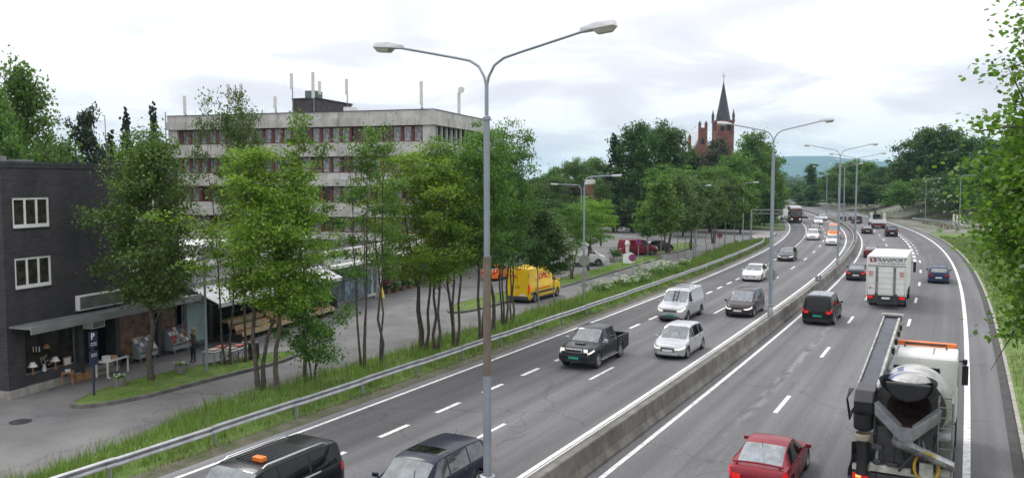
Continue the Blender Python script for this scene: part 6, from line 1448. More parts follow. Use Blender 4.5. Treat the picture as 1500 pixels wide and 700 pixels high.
    MB().tube([(.25, -1.2, 3.05), (1.0, -1.2, 3.05), (1.0, -.86, 3.05), (.25, -.86, 3.05)], .02, 6).build('handrail', gm, r)
    MB().bx(1.1, 3.2, -1.2, -.85, 1.2, 1.9).build('water_tank', MT['green_tank'], r, bevel=.06)
    # conveyor boom folded along the left side
    b0 = Vector((.7, 1.02, 3.05)); b1 = Vector((8.9, .98, 3.95)); 
    ang = -math.atan2(b1.z - b0.z, b1.x - b0.x); Lb = (b1 - b0).length; mid = (b0 + b1) / 2
    MB().box(mid, (Lb, .42, .10), 0, 0, ang).build('boom_belt', MT['belt'], r)
    MB().box(mid + Vector((0, .25, .02)), (Lb, .05, .2), 0, 0, ang).build('boom_side', MT['boom_white'], r, bevel=.015); MB().box(mid + Vector((0, -.27, -.04)), (Lb * .96, .08, .34), 0, 0, ang).build('boom_side', MT['boom_white'], r, bevel=.015)
    MB().box(b1 + Vector((.12, 0, .03)), (.24, .62, .2), 0, 0, ang).build('boom_head', MT['black'], r, bevel=.03); MB().box(b1 + Vector((.2, 0, .16)), (.06, .74, .06)).build('boom_head_bar', MT['offwhite'], r)
    for t in (.55, .68, .8, .9): q = b0.lerp(b1, t); MB().box(q + Vector((0, -.36, -.06)), (.28, .08, .2)).build('boom_bracket', MT['black'], r, bevel=.02)
    MB().tube([b0.lerp(b1, .3) + Vector((0, -.4, -.1)), b0.lerp(b1, .62) + Vector((0, -.4, -.25))], .06, 8).build('boom_cylinder', gm, r, smooth=40)
    for k in range(3): MB().tube([b0 + Vector((-.1, .3 + .05 * k, .1)), b0 + Vector((-.45 - .05 * k, .42, -.1)), b0 + Vector((-.3, .36, -.55 - .1 * k)), b0 + Vector((0, .25, -.4))], .022, 6).build('hydraulic_hose', MT['black'], r, smooth=60)
    # folded elbow, drop tube and scoop hanging at the rear left
    el = MB(); el.extr([(.9, 3.3), (.2, 3.22), (-.05, 2.95), (-.02, 2.5), (.4, 2.45), (.8, 2.85)], 'y', .72, 1.24); el.build('boom_elbow', MT['black_rubber'], r, bevel=.05)
    MB().lathe([(.27, 0), (.26, -.35), (.25, -.42), (.2, -.46)], 16, (.05, .98, 2.62), (0, 0, 1)).build('drop_sleeve', MT['black_rubber'], r, smooth=40)
    MB().lathe([(.2, 0), (.215, .08), (.17, .2), (.16, .2)], 16, (.0, .98, 2.08), (0, 0, -1)).build('collar', MT['collar_tan'], r, smooth=40)
    MB().lathe([(.155, 0), (.15, .9), (.17, 1.02)], 16, (-.02, .98, 1.95), (0, 0, -1)).build('drop_tube', MT['black_rubber'], r, smooth=40)
    sc = MB(); n = 13; V = []
    for j, (w_, z_, xx) in enumerate(((.3, 1.75, .12), (.29, 1.3, .05), (.36, 1.02, -.05), (.36, .86, -.12))):
        for k in range(n): a = math.pi * k / (n - 1); V.append((xx + .1 - .3 * math.sin(a) * (.6 if j < 2 else 1) * -1 - .1, .98 + w_ * math.cos(a), z_ - (.12 * math.sin(a) if j == 3 else 0)))
    sc.add(V, [(j * n + k, j * n + k + 1, (j + 1) * n + k + 1, (j + 1) * n + k) for j in range(3) for k in range(n - 1)])
    sc.add([(.1, .62, .86), (-.22, .62, .8), (-.3, .98, .72), (-.22, 1.34, .8), (.1, 1.34, .86)], [(0, 1, 2, 3, 4)]); sc.build('scoop', MT['steel_dark'], r, smooth=50)
    # cab
    c = MB(); c.extr([(6.35, 1.0), (8.5, 1.0), (8.55, 2.0), (8.3, 3.0), (8.05, 3.22), (6.5, 3.22), (6.35, 3.1)], 'y', -1.22, 1.22); c.build('cab', wh, r, bevel=.10)
    MB().bx(6.33, 6.35, -.7, .7, 2.2, 2.8).build('cab_rear_window', MT['dark_glass'], r)
    MB().bx(6.6, 7.9, -1.235, -1.2, 2.2, 2.85).build('cab_side_window', MT['dark_glass'], r); MB().bx(6.6, 7.9, 1.2, 1.235, 2.2, 2.85).build('cab_side_window', MT['dark_glass'], r)
    MB().bx(8.0, 8.25, -1.15, .9, 3.2, 3.36).build('beacon_bar', MT['amber'], r, bevel=.03); MB().tube([(7.6, -.85, 3.22), (7.75, -.85, 3.34), (7.75, .45, 3.34), (7.6, .45, 3.22)], .035, 6).build('roof_bar', MT['black'], r, smooth=50)
    MB().bx(6.55, 7.7, -.5, -.46, 3.225, 3.235).bx(6.55, 7.7, .62, .66, 3.225, 3.235).build('roof_seam', gm, r)
    for sd in (-1, 1):
        MB().bx(8.1, 8.28, sd * 1.34, sd * 1.54, 1.95, 2.62).build('wing_mirror', MT['black'], r, bevel=.03); MB().tube([(8.2, sd * 1.2, 2.75), (8.2, sd * 1.44, 2.78), (8.2, sd * 1.44, 2.6)], .03, 6).build('mirror_arm', MT['black'], r); MB().bx(8.1, 8.28, sd * 1.34, sd * 1.5, 2.66, 2.84).build('wide_mirror', MT['black'], r, bevel=.03)
m_, nt_, b_ = nodes('amber_glow'); setp(b_, col=(.9, .3, .05), emit=(1, .25, .08), estr=2.2); MT['amber_lit'] = m_
MT['offwhite_dirty'] = plain('dirty_white_paint', (.40, .39, .35), .6, .35, 4); MT['drum_white'] = plain('drum_white', (.42, .42, .40), .5, .35, 2.5); MT['drum_blue'] = plain('drum_blue', (.06, .09, .22), .4)
MT['rusty_mouth'] = plain('rusty_mouth', (.045, .018, .016), .8, .6, 5); MT['steel_dull'] = plain('worn_steel', (.24, .25, .27), .38, .25, 4, .5); MT['chute_metal'] = plain('chute_metal', (.30, .30, .30), .35, .6, 2.5, .4)
MT['dull_black'] = plain('dull_black_paint', (.045, .045, .047), .6, .4, 4); MT['hose_yellow'] = plain('yellow_hose', (.52, .33, .02), .5, .2, 5); MT['green_tank'] = plain('grey_green_tank', (.20, .21, .18), .6, .3, 3)
MT['belt'] = plain('rubber_belt', (.07, .075, .09), .6, .25, 2); MT['boom_white'] = plain('boom_white', (.33, .33, .30), .5, .4, 3); MT['black_rubber'] = plain('black_rubber', (.014, .014, .017), .35, .3, 4); MT['collar_tan'] = plain('tan_collar', (.32, .27, .21), .6, .2); MT['steel_dark'] = plain('dark_worn_steel', (.05, .052, .057), .4, .5, 5, .4)
mixer()

MT['sign_back'] = plain('sign_back', (.33, .33, .31), .5, .1, 2, .3); MT['sign_red'] = plain('sign_red', (.45, .02, .03), .4, .05); MT['sign_blue2'] = plain('sign_blue_face', (.06, .06, .3), .4, .05)
MT['letter_black'] = plain('letter_black', (.015, .015, .015), .5); MT['sign_navy'] = plain('sign_navy', (.02, .028, .07), .4, .1)
MT['navy_cloth'] = plain('navy_cloth', (.02, .022, .04), .8); MT['rack_grey'] = plain('rack_grey', (.26, .28, .29), .5, .1); MT['planter'] = plain('planter_aggregate', (.16, .15, .135), .9, .3, 12)
MT['pale_wood'] = plain('pale_wood', (.42, .33, .2), .7, .2, 5); MT['pot'] = plain('terracotta', (.25, .11, .06), .8)
for _n, _c in (('goods_green', (.07, .18, .03)), ('goods_red', (.35, .04, .03)), ('goods_mix', (.36, .30, .24)), ('goods_orange', (.55, .20, .03)), ('goods_yellow', (.6, .45, .06)), ('goods_blue', (.08, .14, .3))): MT[_n] = plain(_n, _c, .6, .4, 9)
MT['leaf_pink'] = leaf_mat('pink_flowers', (.4, .08, .14), (.6, .2, .28), .3); MT['leaf_yellow'] = leaf_mat('yellow_flowers', (.5, .4, .04), (.7, .6, .1), .3)
MT['cloth_dark'] = plain('dark_trousers', (.015, .015, .018), .9); MT['cloth_olive'] = plain('olive_jacket', (.075, .062, .045), .9, .2, 8); MT['skin'] = plain('skin', (.42, .25, .18), .6, .08); MT['hair'] = plain('fair_hair', (.25, .17, .09), .7, .3, 12)

# ================================================================== STREET FURNITURE
def double_lamp(s, label, h=11.4, base=.83, brown=False):
    P = RC(s, .08 if brown else .28); r = thing('street_lamp', label, 'street lamp', (P[0], P[1], base - .01), math.pi / 2 - RH(s), 'double-arm lamps on the median')
    H = h - base; g = MT['lamp_grey']
    MB().box((0, 0, .02), (.34, .3, .04)).build('base_plate', MT['galv'], r)
    MB().lathe([(.16, .02), (.16, .5), (.125, .62)], 16).build('foot', MT['galv'], r, smooth=40)
    MB().lathe([(.13, .68), (.2, .70), (.2, .74), (.13, .76)], 16).build('collar', MT['galv'], r, smooth=40)
    if brown:
        MB().tube([(0, 0, .6), (0, 0, 3.3)], .104, 16).build('pole_lower', g, r, smooth=40); MB().tube([(0, 0, 3.3), (0, 0, 6.3)], .100, 16).build('pole_brown', MT['lamp_brown'], r, smooth=40)
        MB().tube([(0, 0, 6.3), (0, 0, H - .85)], .077, 16).build('pole_upper', g, r, smooth=40)
    else: MB().tube([(0, 0, .6), (0, 0, H - 3), (0, 0, H - .85)], [.12, .10, .09], 12).build('pole_lower', g, r, smooth=40)
    MB().tube([(0, 0, H - .9), (0, 0, H + .06)], .05, 12).lathe([(.075, H - .92), (.1, H - .9), (.1, H - .82), (.07, H - .8)], 16).build('pole_top', g, r, smooth=40)
    for sd in (-1, 1):
        P = [(0, 0, H - .1), (0, sd * .06, H + .15), (0, sd * .22, H + .42), (0, sd * .48, H + .58), (0, sd * .9, H + .68), (0, sd * 2.6, H + 1.05)]
        MB().tube(P, .035, 8).build('arm', g, r, smooth=60)
        h_ = MB(); z = H + 1.07; y = sd * 2.52
        h_.add([(-.08, y, z - .06), (.08, y, z - .06), (.08, y, z + .05), (-.08, y, z + .05), (-.17, y + sd * .35, z - .02), (.17, y + sd * .35, z - .02), (.13, y + sd * .38, z + .15), (-.13, y + sd * .38, z + .15), (-.16, y + sd * .86, z + .03), (.16, y + sd * .86, z + .03), (.1, y + sd * .82, z + .17), (-.1, y + sd * .82, z + .17)],
               [(0, 1, 2, 3), (0, 4, 5, 1), (1, 5, 6, 2), (2, 6, 7, 3), (3, 7, 4, 0), (4, 8, 9, 5), (5, 9, 10, 6), (6, 10, 11, 7), (7, 11, 8, 4), (8, 11, 10, 9)])
        hd = h_.build('lamp_head', MT['lamp_head'], r, bevel=.02)
        MB().add([(-.15, y + sd * .34, z - .02), (.15, y + sd * .34, z - .02), (.14, y + sd * .84, z + .03), (-.14, y + sd * .84, z + .03), (-.09, y + sd * .42, z - .12), (.09, y + sd * .42, z - .12), (.08, y + sd * .76, z - .09), (-.08, y + sd * .76, z - .09)], [(0, 1, 5, 4), (1, 2, 6, 5), (2, 3, 7, 6), (3, 0, 4, 7), (4, 5, 6, 7)]).build('lamp_bowl', MT['lamp_bowl'], hd)
    return r
NTH = ['nearest tall', 'second', 'third', 'fourth', 'fifth', 'sixth', 'seventh', 'eighth']
for i, s in enumerate((24.2, 58.2, 94, 124, 158, 192, 228)):
    r = double_lamp(s, f'{NTH[i]} double-arm street lamp on the median barrier' + (' with a brown band on its pole' if i == 0 else ''), brown=(i == 0))
    if i == 1:
        # round plate seen from behind, clamped to the second pole
        p = RC(58.2, .28); sg = thing('round_sign', 'plain grey back of a round sign on the second lamp pole', 'sign', (p[0], p[1], 0), math.pi / 2 - RH(58.2))
        zc = ZAT(403, p[1]); MB().lathe([(.001, -.015), (.36, -.015), (.36, .015), (.001, .015)], 28, (.16, 0, zc), (1, 0, 0)).build('sign_plate', MT['sign_back'], sg, smooth=40); MB().box((.14, 0, zc), (.04, .4, .06)).build('clamp', MT['galv'], sg)
def single_lamp(pos, h, ang, label, arm=2.2, group='single-arm lamps'):
    r = thing('street_lamp', label, 'street lamp', pos, ang, group)
    MB().tube([(0, 0, -.1), (0, 0, h * .5), (0, 0, h - .8)], [.09, .075, .06], 10).build('pole', MT['lamp_grey'], r, smooth=40)
    MB().tube([(0, 0, h - .85), (.03, 0, h - .45), (.2, 0, h - .12), (.5, 0, h), (arm, 0, h + .08)], .045, 8).build('arm', MT['lamp_grey'], r, smooth=60)
    hd = MB().box((arm + .35, 0, h + .1), (.8, .3, .15), 0, 0, -.06).build('lamp_head', MT['lamp_head'], r, bevel=.05); MB().box((arm + .42, 0, h + .01), (.5, .22, .06)).build('lamp_bowl', MT['lamp_bowl'], hd, bevel=.02)
def lamp_px(px, pb, top, ang, label, arm=2.2, base=0.):
    p = G(px, pb, base); single_lamp(p, ZAT(top, p[1]) - base, ang, label, arm)
lamp_px(855, 430, 259, math.radians(-8), 'single-arm lamp post on the car park island before the bright tree', 2.2)
lamp_px(851, 385, 271, math.radians(175), 'thinner lamp post right behind the car park lamp', 2.6)
lamp_px(1019, 378, 273, math.radians(10), 'single-arm lamp post among the slender far verge trees', 1.0); lamp_px(1088, 352, 268, math.radians(8), 'lamp post beside the sign gantry', 1.6)
lamp_px(1355, 325, 262, math.radians(12), 'left single-arm lamp post on the right bank', 3.0); lamp_px(1405, 336, 257, math.radians(16), 'right single-arm lamp post behind the lane sign', 3.0)
for k, (s, o) in enumerate(((236, -12.5), (270, -12.5), (305, -12.5))):
    P = RC(s, o); single_lamp(P, 10.5, math.pi / 2 - RH(s) - math.pi / 2, ['first', 'second', 'third'][k] + ' distant lamp post along the left road edge past the coach', 2.4)
def pole_px(px, pb, top, label):
    p = G(px, pb); return p, ZAT(top, p[1])
# ---- signs on the verge
def sign_pole(p, h, label, rz, parts, name='sign_post', cat='sign'):
    r = thing(name, label, cat, p, rz); MB().tube([(0, 0, -.1), (0, 0, h)], .035, 8).build('post', MT['galv'], r, smooth=40)
    for f in parts: f(r)
    return r
def disc(z, R, mats, face=-1, y0=-.05, name='sign_plate'):
    def f(r):
        d = MB().lathe([(.001, 0), (R, 0), (R, .02), (.001, .02)], 28, (0, y0, z), (0, face, 0)).build(name, mats[0], r, smooth=40)
        if len(mats) > 1:
            MB().lathe([(.001, 0), (R * .8, 0), (R * .8, .006), (.001, .006)], 28, (0, y0 + face * .02, z), (0, face, 0)).build('sign_face', mats[1], d, smooth=40)
            for a in (math.pi / 4, ) + ((-math.pi / 4,) if len(mats) > 2 else ()): 
                o = MB().box((0, 0, 0), (R * 1.6, .006, R * .2)).build('sign_bar', mats[0], d); o.location = (0, y0 + face * .03, z); o.rotation_euler = (0, a, 0)
    return f
def plate(z, w, h, mat, y0=-.05, rot=0):
    def f(r):
        o = MB().box((0, 0, 0), (w, .02, h)).build('sign_plate', mat, r, bevel=.004); o.location = (0, y0, z); o.rotation_euler = (0, rot, 0)
    return f
back = MT['sign_back'] if 'sign_back' in MT else None
p = RC(63.4, -14.0, .12); Yp = p[1]
sign_pole(p, ZAT(374, Yp), 'sign post with round, diamond and square plates seen from behind', -.3, [disc(ZAT(384, Yp), .42, (MT['sign_back'],)), plate(ZAT(405, Yp), .55, .55, MT['sign_back'], -.05, math.pi / 4), plate(ZAT(421, Yp), .45, .32, MT['sign_back'])])
for px, pb, top, lab in ((926, 405, 372, 'blue and red no-parking sign on the verge by the cow parsley'), (935, 386, 350, 'blue and red no-parking sign in front of the red van'), (1054, 364, 341, 'small distant blue and red no-parking sign among the slender trees')):
    p = G(px, pb); Y = p[1]; h = ZAT(top, Y); sign_pole((p[0], p[1], 0), h, lab, -math.atan2(p[0], p[1]), [disc(h - .36, .34, (MT['sign_red'], MT['sign_blue2'], 1))])
# white board and white post near the second no-parking sign
p = G(921, 387); r = thing('sandwich_board', 'white advertising board standing on the island below the no-parking sign', 'board', p, -.1)
for sd in (-1, 1): MB().add([(-.62, sd * .25, 0), (.62, sd * .25, 0), (.5, sd * .03, 1.15), (.22, sd * .02, 1.28), (-.62, sd * .04, 1.1), (-.62, sd * .29, 0), (.62, sd * .29, 0), (.5, sd * .07, 1.15), (.22, sd * .06, 1.28), (-.62, sd * .08, 1.1)], [(0, 1, 2, 3, 4), (9, 8, 7, 6, 5), (0, 5, 6, 1), (1, 6, 7, 2), (2, 7, 8, 3), (3, 8, 9, 4), (4, 9, 5, 0)]).build('board_panel', MT['white'], r)
p = G(919, 376); r = thing('bollard', 'white round-topped post beside the red van', 'bollard', p); MB().lathe([(.22, 0), (.22, 1.35), (.3, 1.4), (.3, 1.75), (.2, 1.92), (.001, 1.95)], 14).build('post', MT['white'], r, smooth=40); MB().lathe([(.225, .3), (.225, .5)], 14).build('band', MT['sign_red'], r)
for k, (px, py, sc) in enumerate(((900, 384, 1.0), (905, 383, .8))):
    p = G(px, py); r = thing('planter', ['large round concrete planter with dark shrub at the island corner', 'smaller round concrete planter beside the large one'][k], 'planter', p, 0, 'island planters'); MB().lathe([(.5 * sc, 0), (.62 * sc, .5 * sc), (.6 * sc, .62 * sc), (.5 * sc, .6 * sc), (.001, .55 * sc)], 18).build('bowl', MT['concrete'], r, smooth=40)
    rg = np.random.default_rng(k); V, F = leaf_quads(rg.normal(size=(260, 3)) * np.array((.28, .28, .28)) * sc + np.array((0, 0, 1.0 * sc)), .16, rg); ob('foliage', fast_mesh('foliage', V, F, MT['leaf_dark']), r)
# ---- lane sign on the right
p = G(1404, 336); r = thing('lane_sign', 'white lane sign with three black arrows on the right bank', 'sign', (p[0], p[1], .6), -math.atan2(p[0], p[1]))
for x in (-.7, .7): MB().tube([(x, .06, -.8), (x, .06, 2.2)], .05, 8).build('post', MT['galv'], r)
pn = MB().bx(-1.0, 1.0, -.03, .03, .25, 2.2).build('sign_plate', MT['white'], r, bevel=.02)
for x in (-.55, 0): MB().bx(x - .08, x + .08, -.05, -.035, .45, 1.6).extr([(x - .22, 1.6), (x + .22, 1.6), (x, 2.0)], 'y', -.05, -.035).build('arrow', MT['letter_black'], pn)
MB().bx(.42, .58, -.05, -.035, .45, 1.6).extr([(.28, 1.6), (.72, 1.6), (.5, 2.0)], 'y', -.05, -.035).extr([(.55, 1.1), (.9, .5), (.75, .45), (.45, .95)], 'y', -.053, -.036).build('arrow', MT['letter_black'], pn)
# ---- gantry beside the left road edge
p = G(1100, 357); hh = ZAT(307, p[1]); r = thing('sign_gantry', 'grey cantilever gantry reaching over the left road edge', 'gantry', p, math.radians(-14))
MB().box((0, 0, hh / 2), (.22, .22, hh)).build('post', MT['lamp_grey'], r); MB().bx(0, 4.6, -.1, .1, hh - .1, hh + .05).bx(0, 4.6, -.1, .1, hh - .6, hh - .5).build('beam', MT['grey_metal'], r)
for k in range(6): MB().tube([(.3 + k * .8, 0, hh - .55), (.7 + k * .8, 0, hh - .05)], .025, 5).build('brace', MT['grey_metal'], r)
MB().bx(4.3, 4.95, -.2, .1, hh - .8, hh + .1).build('signal_box', MT['offwhite'], r, bevel=.03)
# ---- crash bracket and pole by the barrier
p = RC(79, .28); r = thing('crash_bracket', 'short pair of steel rails fixed across the barrier past the second lamp', 'bracket', (p[0], p[1], .8), math.pi / 2 - RH(79) - .5)
for z in (.12, .34): MB().box((0, 0, z), (.9, .05, .14)).build('rail', MT['galv'], r, bevel=.01)
for x in (-.2, .2): MB().box((x, 0, .22), (.07, .07, .5)).build('upright', MT['dark_metal'], r)
# tall thin mast behind the brick building
p = AT(162, 88); r = thing('mast', 'thin pole rising behind the brick building between pine and spruces', 'mast', p); MB().tube([(0, 0, 0), (-.3, 0, ZAT(170, 88))], [.09, .04], 8).build('pole', MT['grey_metal'], r); MB().bx(-.5, .1, -.05, .05, ZAT(200, 88), ZAT(199, 88)).build('crossbar', MT['grey_metal'], r)
p = AT(246, 78); r = thing('lightning_rod', 'thin rod standing at the left end of the office block', 'mast', (p[0], p[1], 0)); MB().tube([(0, 0, 0), (0, 0, ZAT(165, 78))], .05, 6).build('rod', MT['grey_metal'], r)

# ================================================================== IN FRONT OF THE SHOPS
def P_sign():
    p = G(138, 583); r = thing('parking_sign', 'dark blue parking sign with white P on the grass tip', 'sign', (p[0], p[1], .1), -math.atan2(p[0], p[1]) + .75)
    MB().tube([(0, 0, 0), (0, 0, 2.7)], .045, 8).build('post', MT['sign_navy'], r, smooth=40)
    a = MB().box((0, -.05, 2.36), (.44, .03, .66)).build('sign_plate', MT['sign_navy'], r, bevel=.01); MB().box((0, -.05, 1.6), (.44, .03, .6)).build('sign_plate', MT['sign_navy'], r, bevel=.01)
    o = ob('lettering', text_mesh('P', .36, MT['white'], .004, 0, .008), a); o.location = (-.04, -.072, 2.5); o.rotation_euler = (math.pi / 2, 0, 0)
    for z in (2.22, 2.14, 1.76, 1.68): MB().box((0, -.07, z), (.3, .006, .03)).build('text_line', MT['offwhite'], a)
P_sign()
def table(p, rz, label, L=1.5, W=.7, mat='white', goods=True, h=.74):
    r = thing('table', label, 'table', p, rz, 'tables of goods outside the shops'); MB().bx(-L / 2, L / 2, -W / 2, W / 2, h - .04, h).build('table_top', MT[mat], r, bevel=.008)
    for x in (-1, 1):
        for y in (-1, 1): MB().bx(x * (L / 2 - .06) - .03, x * (L / 2 - .06) + .03, y * (W / 2 - .06) - .03, y * (W / 2 - .06) + .03, 0, h - .04).build('leg', MT[mat], r)
    return r
def boxes_on(p, rz, z, items, labels, name='goods_box', cat='box', group='goods on the tables'):
    for (dx, dy, w, d, h, m), lab in zip(items, labels):
        c, s_ = math.cos(rz), math.sin(rz); o = MB().bx(-w / 2, w / 2, -d / 2, d / 2, 0, h).build(name, MT[m], None, bevel=.01, loc=(p[0] + dx * c - dy * s_, p[1] + dx * s_ + dy * c, z), rz=rz); tag(o, lab, cat, group)
p = G(165, 548); table(p, BROT + .1, 'white painted table of goods outside the brick building', 1.55, .7, 'offwhite')
boxes_on(p, BROT + .1, .742, [(-.4, 0, .3, .25, .22, 'offwhite'), (.1, .1, .35, .3, .12, 'tan_poster'), (.5, -.1, .25, .2, .16, 'navy_cloth')], ['pale box on the left of the white table', 'flat tan box in the middle of the white table', 'dark blue box on the right of the white table'])
for px, py, lab, k in ((319, 533, 'grey folding table left of the bicycle', 1), (345, 531, 'second folding table behind the bicycle', 2)):
    p = G(px, py); table(p, BROT + .0, lab, 1.5, .75, 'rack_grey'); boxes_on(p, BROT, .742, [(-.3, 0, .5, .4, .08, 'goods_mix'), (.35, .05, .45, .4, .1, 'goods_red')], [f'mixed goods tray on the {"left" if k == 1 else "rear"} folding table', f'red goods tray on the {"left" if k == 1 else "rear"} folding table'])
p = G(100, 562); r = thing('wooden_stool', 'small brown wooden stool by the antique shop step', 'stool', p, .3); MB().bx(-.24, .24, -.24, .24, .5, .56).build('seat', MT['wood'], r, bevel=.01)
for x in (-1, 1):
    for y in (-1, 1): MB().bx(x * .2 - .025, x * .2 + .025, y * .2 - .025, y * .2 + .025, 0, .5).build('leg', MT['wood'], r)
boxes_on(p, .3, .562, [(0, 0, .2, .18, .1, 'offwhite')], ['small pale dish on the wooden stool'], 'dish', 'dish')
p = G(118, 556); r = thing('wooden_crate', 'low wooden crate beside the stool', 'crate', p, BROT)
for z in (.06, .18, .3):
    for y in (-.28, .28): MB().bx(-.45, .45, y - .012, y + .012, z - .045, z + .045).build('slat', MT['wood'], r)
for x in (-.44, .44): MB().bx(x - .02, x + .02, -.268, .268, .01, .345).build('end_panel', MT['wood'], r)
def news_rack(p, rz, label):
    r = thing('newspaper_rack', label, 'rack', p, rz, 'newspaper racks'); w = 1.3
    for y in (-1, 1): MB().extr([(-.35, .18), (.35, .18), (.35, 1.35), (.2, 1.35), (-.35, .55)], 'y', y * w / 2 - .02, y * w / 2 + .02).build('side_panel', MT['rack_grey'], r)
    MB().add([(-.33, -w / 2 + .03, .52), (-.33, w / 2 - .03, .52), (.2, w / 2 - .03, 1.3), (.2, -w / 2 + .03, 1.3), (-.3, -w / 2 + .03, .46), (-.3, w / 2 - .03, .46), (.24, w / 2 - .03, 1.26), (.24, -w / 2 + .03, 1.26)], [(0, 1, 2, 3), (7, 6, 5, 4), (0, 4, 5, 1), (3, 2, 6, 7), (0, 3, 7, 4), (1, 5, 6, 2)]).build('back_panel', MT['rack_grey'], r)
    MB().bx(-.33, .33, -w / 2 + .03, w / 2 - .03, .2, .4).build('front_panel', MT['rack_grey'], r)
    rg = random.Random(int(p[0] * 10))
    for i in range(4):
        for j in range(5):
            t = (i + .5) / 4; y = -w / 2 + .15 + j * .25; o = MB().box((0, 0, 0), (.2, .19, .015)).build('newspaper', MT[rg.choice(['offwhite', 'white', 'goods_red', 'goods_blue', 'goods_mix'])], r); o.location = (-.345 + .53 * t, y, .545 + .78 * t); o.rotation_euler = (0, -math.atan2(.78, .53), rg.uniform(-.05, .05))
    for y in (-.5, .5):
        for x in (-.28, .28): MB().bx(x - .025, x + .025, y - .025, y + .025, 0, .2).build('leg', MT['rack_grey'], r)
news_rack(G(210, 527), BROT + math.pi / 2, 'grey newspaper rack left of the tree trunk outside the kiosk'); news_rack(G(259, 515), BROT + math.pi / 2, 'grey newspaper rack right of the kiosk door')
# planters on the grass strip
for k, (px, py, lab) in enumerate(((174, 569, 'round concrete planter with white flowers left of the large tree'), (266, 549, 'round concrete planter with pale flowers right of the large tree'))):
    p = G(px, py); r = thing('planter', lab, 'planter', (p[0], p[1], .08), 0, 'round planters on the grass strip'); MB().lathe([(.25, 0), (.29, .38), (.29, .42), (.25, .42), (.24, .36), (.001, .36)], 20).build('tub', MT['planter'], r, smooth=40)
    rg = np.random.default_rng(k + 5); V, F = leaf_quads(np.concatenate([rg.normal(size=(220, 3)) * np.array((.12, .12, .04)) + np.array((0, 0, .44))]), .08, rg); ob('foliage', fast_mesh('foliage', V, F, MT['leaf_mid']), r); V, F = leaf_quads(rg.normal(size=(90, 3)) * np.array((.12, .12, .03)) + np.array((0, 0, .5)), .08, rg, 2); tag(ob('flowers', fast_mesh('flowers', V, F, MT['flower']), r), kind='stuff')
# litter bins by the shops
for px, py, lab in ((489, 451, 'dark litter bin in front of the glazed shop'), (372, 528, 'dark litter bin beside the bicycle')):
    p = G(px, py); r = thing('litter_bin', lab, 'litter bin', p); MB().lathe([(.24, .03), (.27, .1), (.27, .85), (.29, .88), (.25, .95), (.001, 1.0)], 16).build('bin_body', MT['dark_metal'], r, smooth=35); MB().lathe([(.2, 0), (.2, .05)], 12).build('foot', MT['black'], r)
for px, py, w, lab in ((455, 487, .5, 'hanging dark planter box at the greengrocer corner, left'), (466, 489, .45, 'hanging dark planter box at the greengrocer corner, right')):
    p = G(px, py); r = thing('planter', lab, 'planter', p, BROT, 'dark tubs by the greengrocer'); MB().lathe([(.22, 0), (.3, .55), (.3, .6), (.26, .6), (.24, .5), (.001, .5)], 14).build('tub', MT['dark_metal'], r, smooth=40)
    rg = np.random.default_rng(int(px)); V, F = leaf_quads(rg.normal(size=(160, 3)) * np.array((.16, .16, .1)) + np.array((0, 0, .68)), .09, rg); tag(ob('flowers', fast_mesh('flowers', V, F, MT['flower'] if px > 460 else MT['leaf_mid']), r), kind='stuff')
# slim pole on the grass strip
p = G(303, 546); r = thing('lamp_pole', 'slim grey pole on the grass strip next to the person', 'pole', (p[0], p[1], .08)); MB().tube([(0, 0, 0), (0, 0, 5.2)], [.07, .055], 10).build('pole', MT['lamp_grey'], r, smooth=40); MB().tube([(0, 0, 5.1), (.1, -.3, 5.4), (.3, -1.0, 5.5)], .04, 6).build('arm', MT['lamp_grey'], r, smooth=50); MB().box((.38, -1.25, 5.5), (.2, .5, .12), -.3).build('lamp_head', MT['lamp_head'], r, bevel=.03)
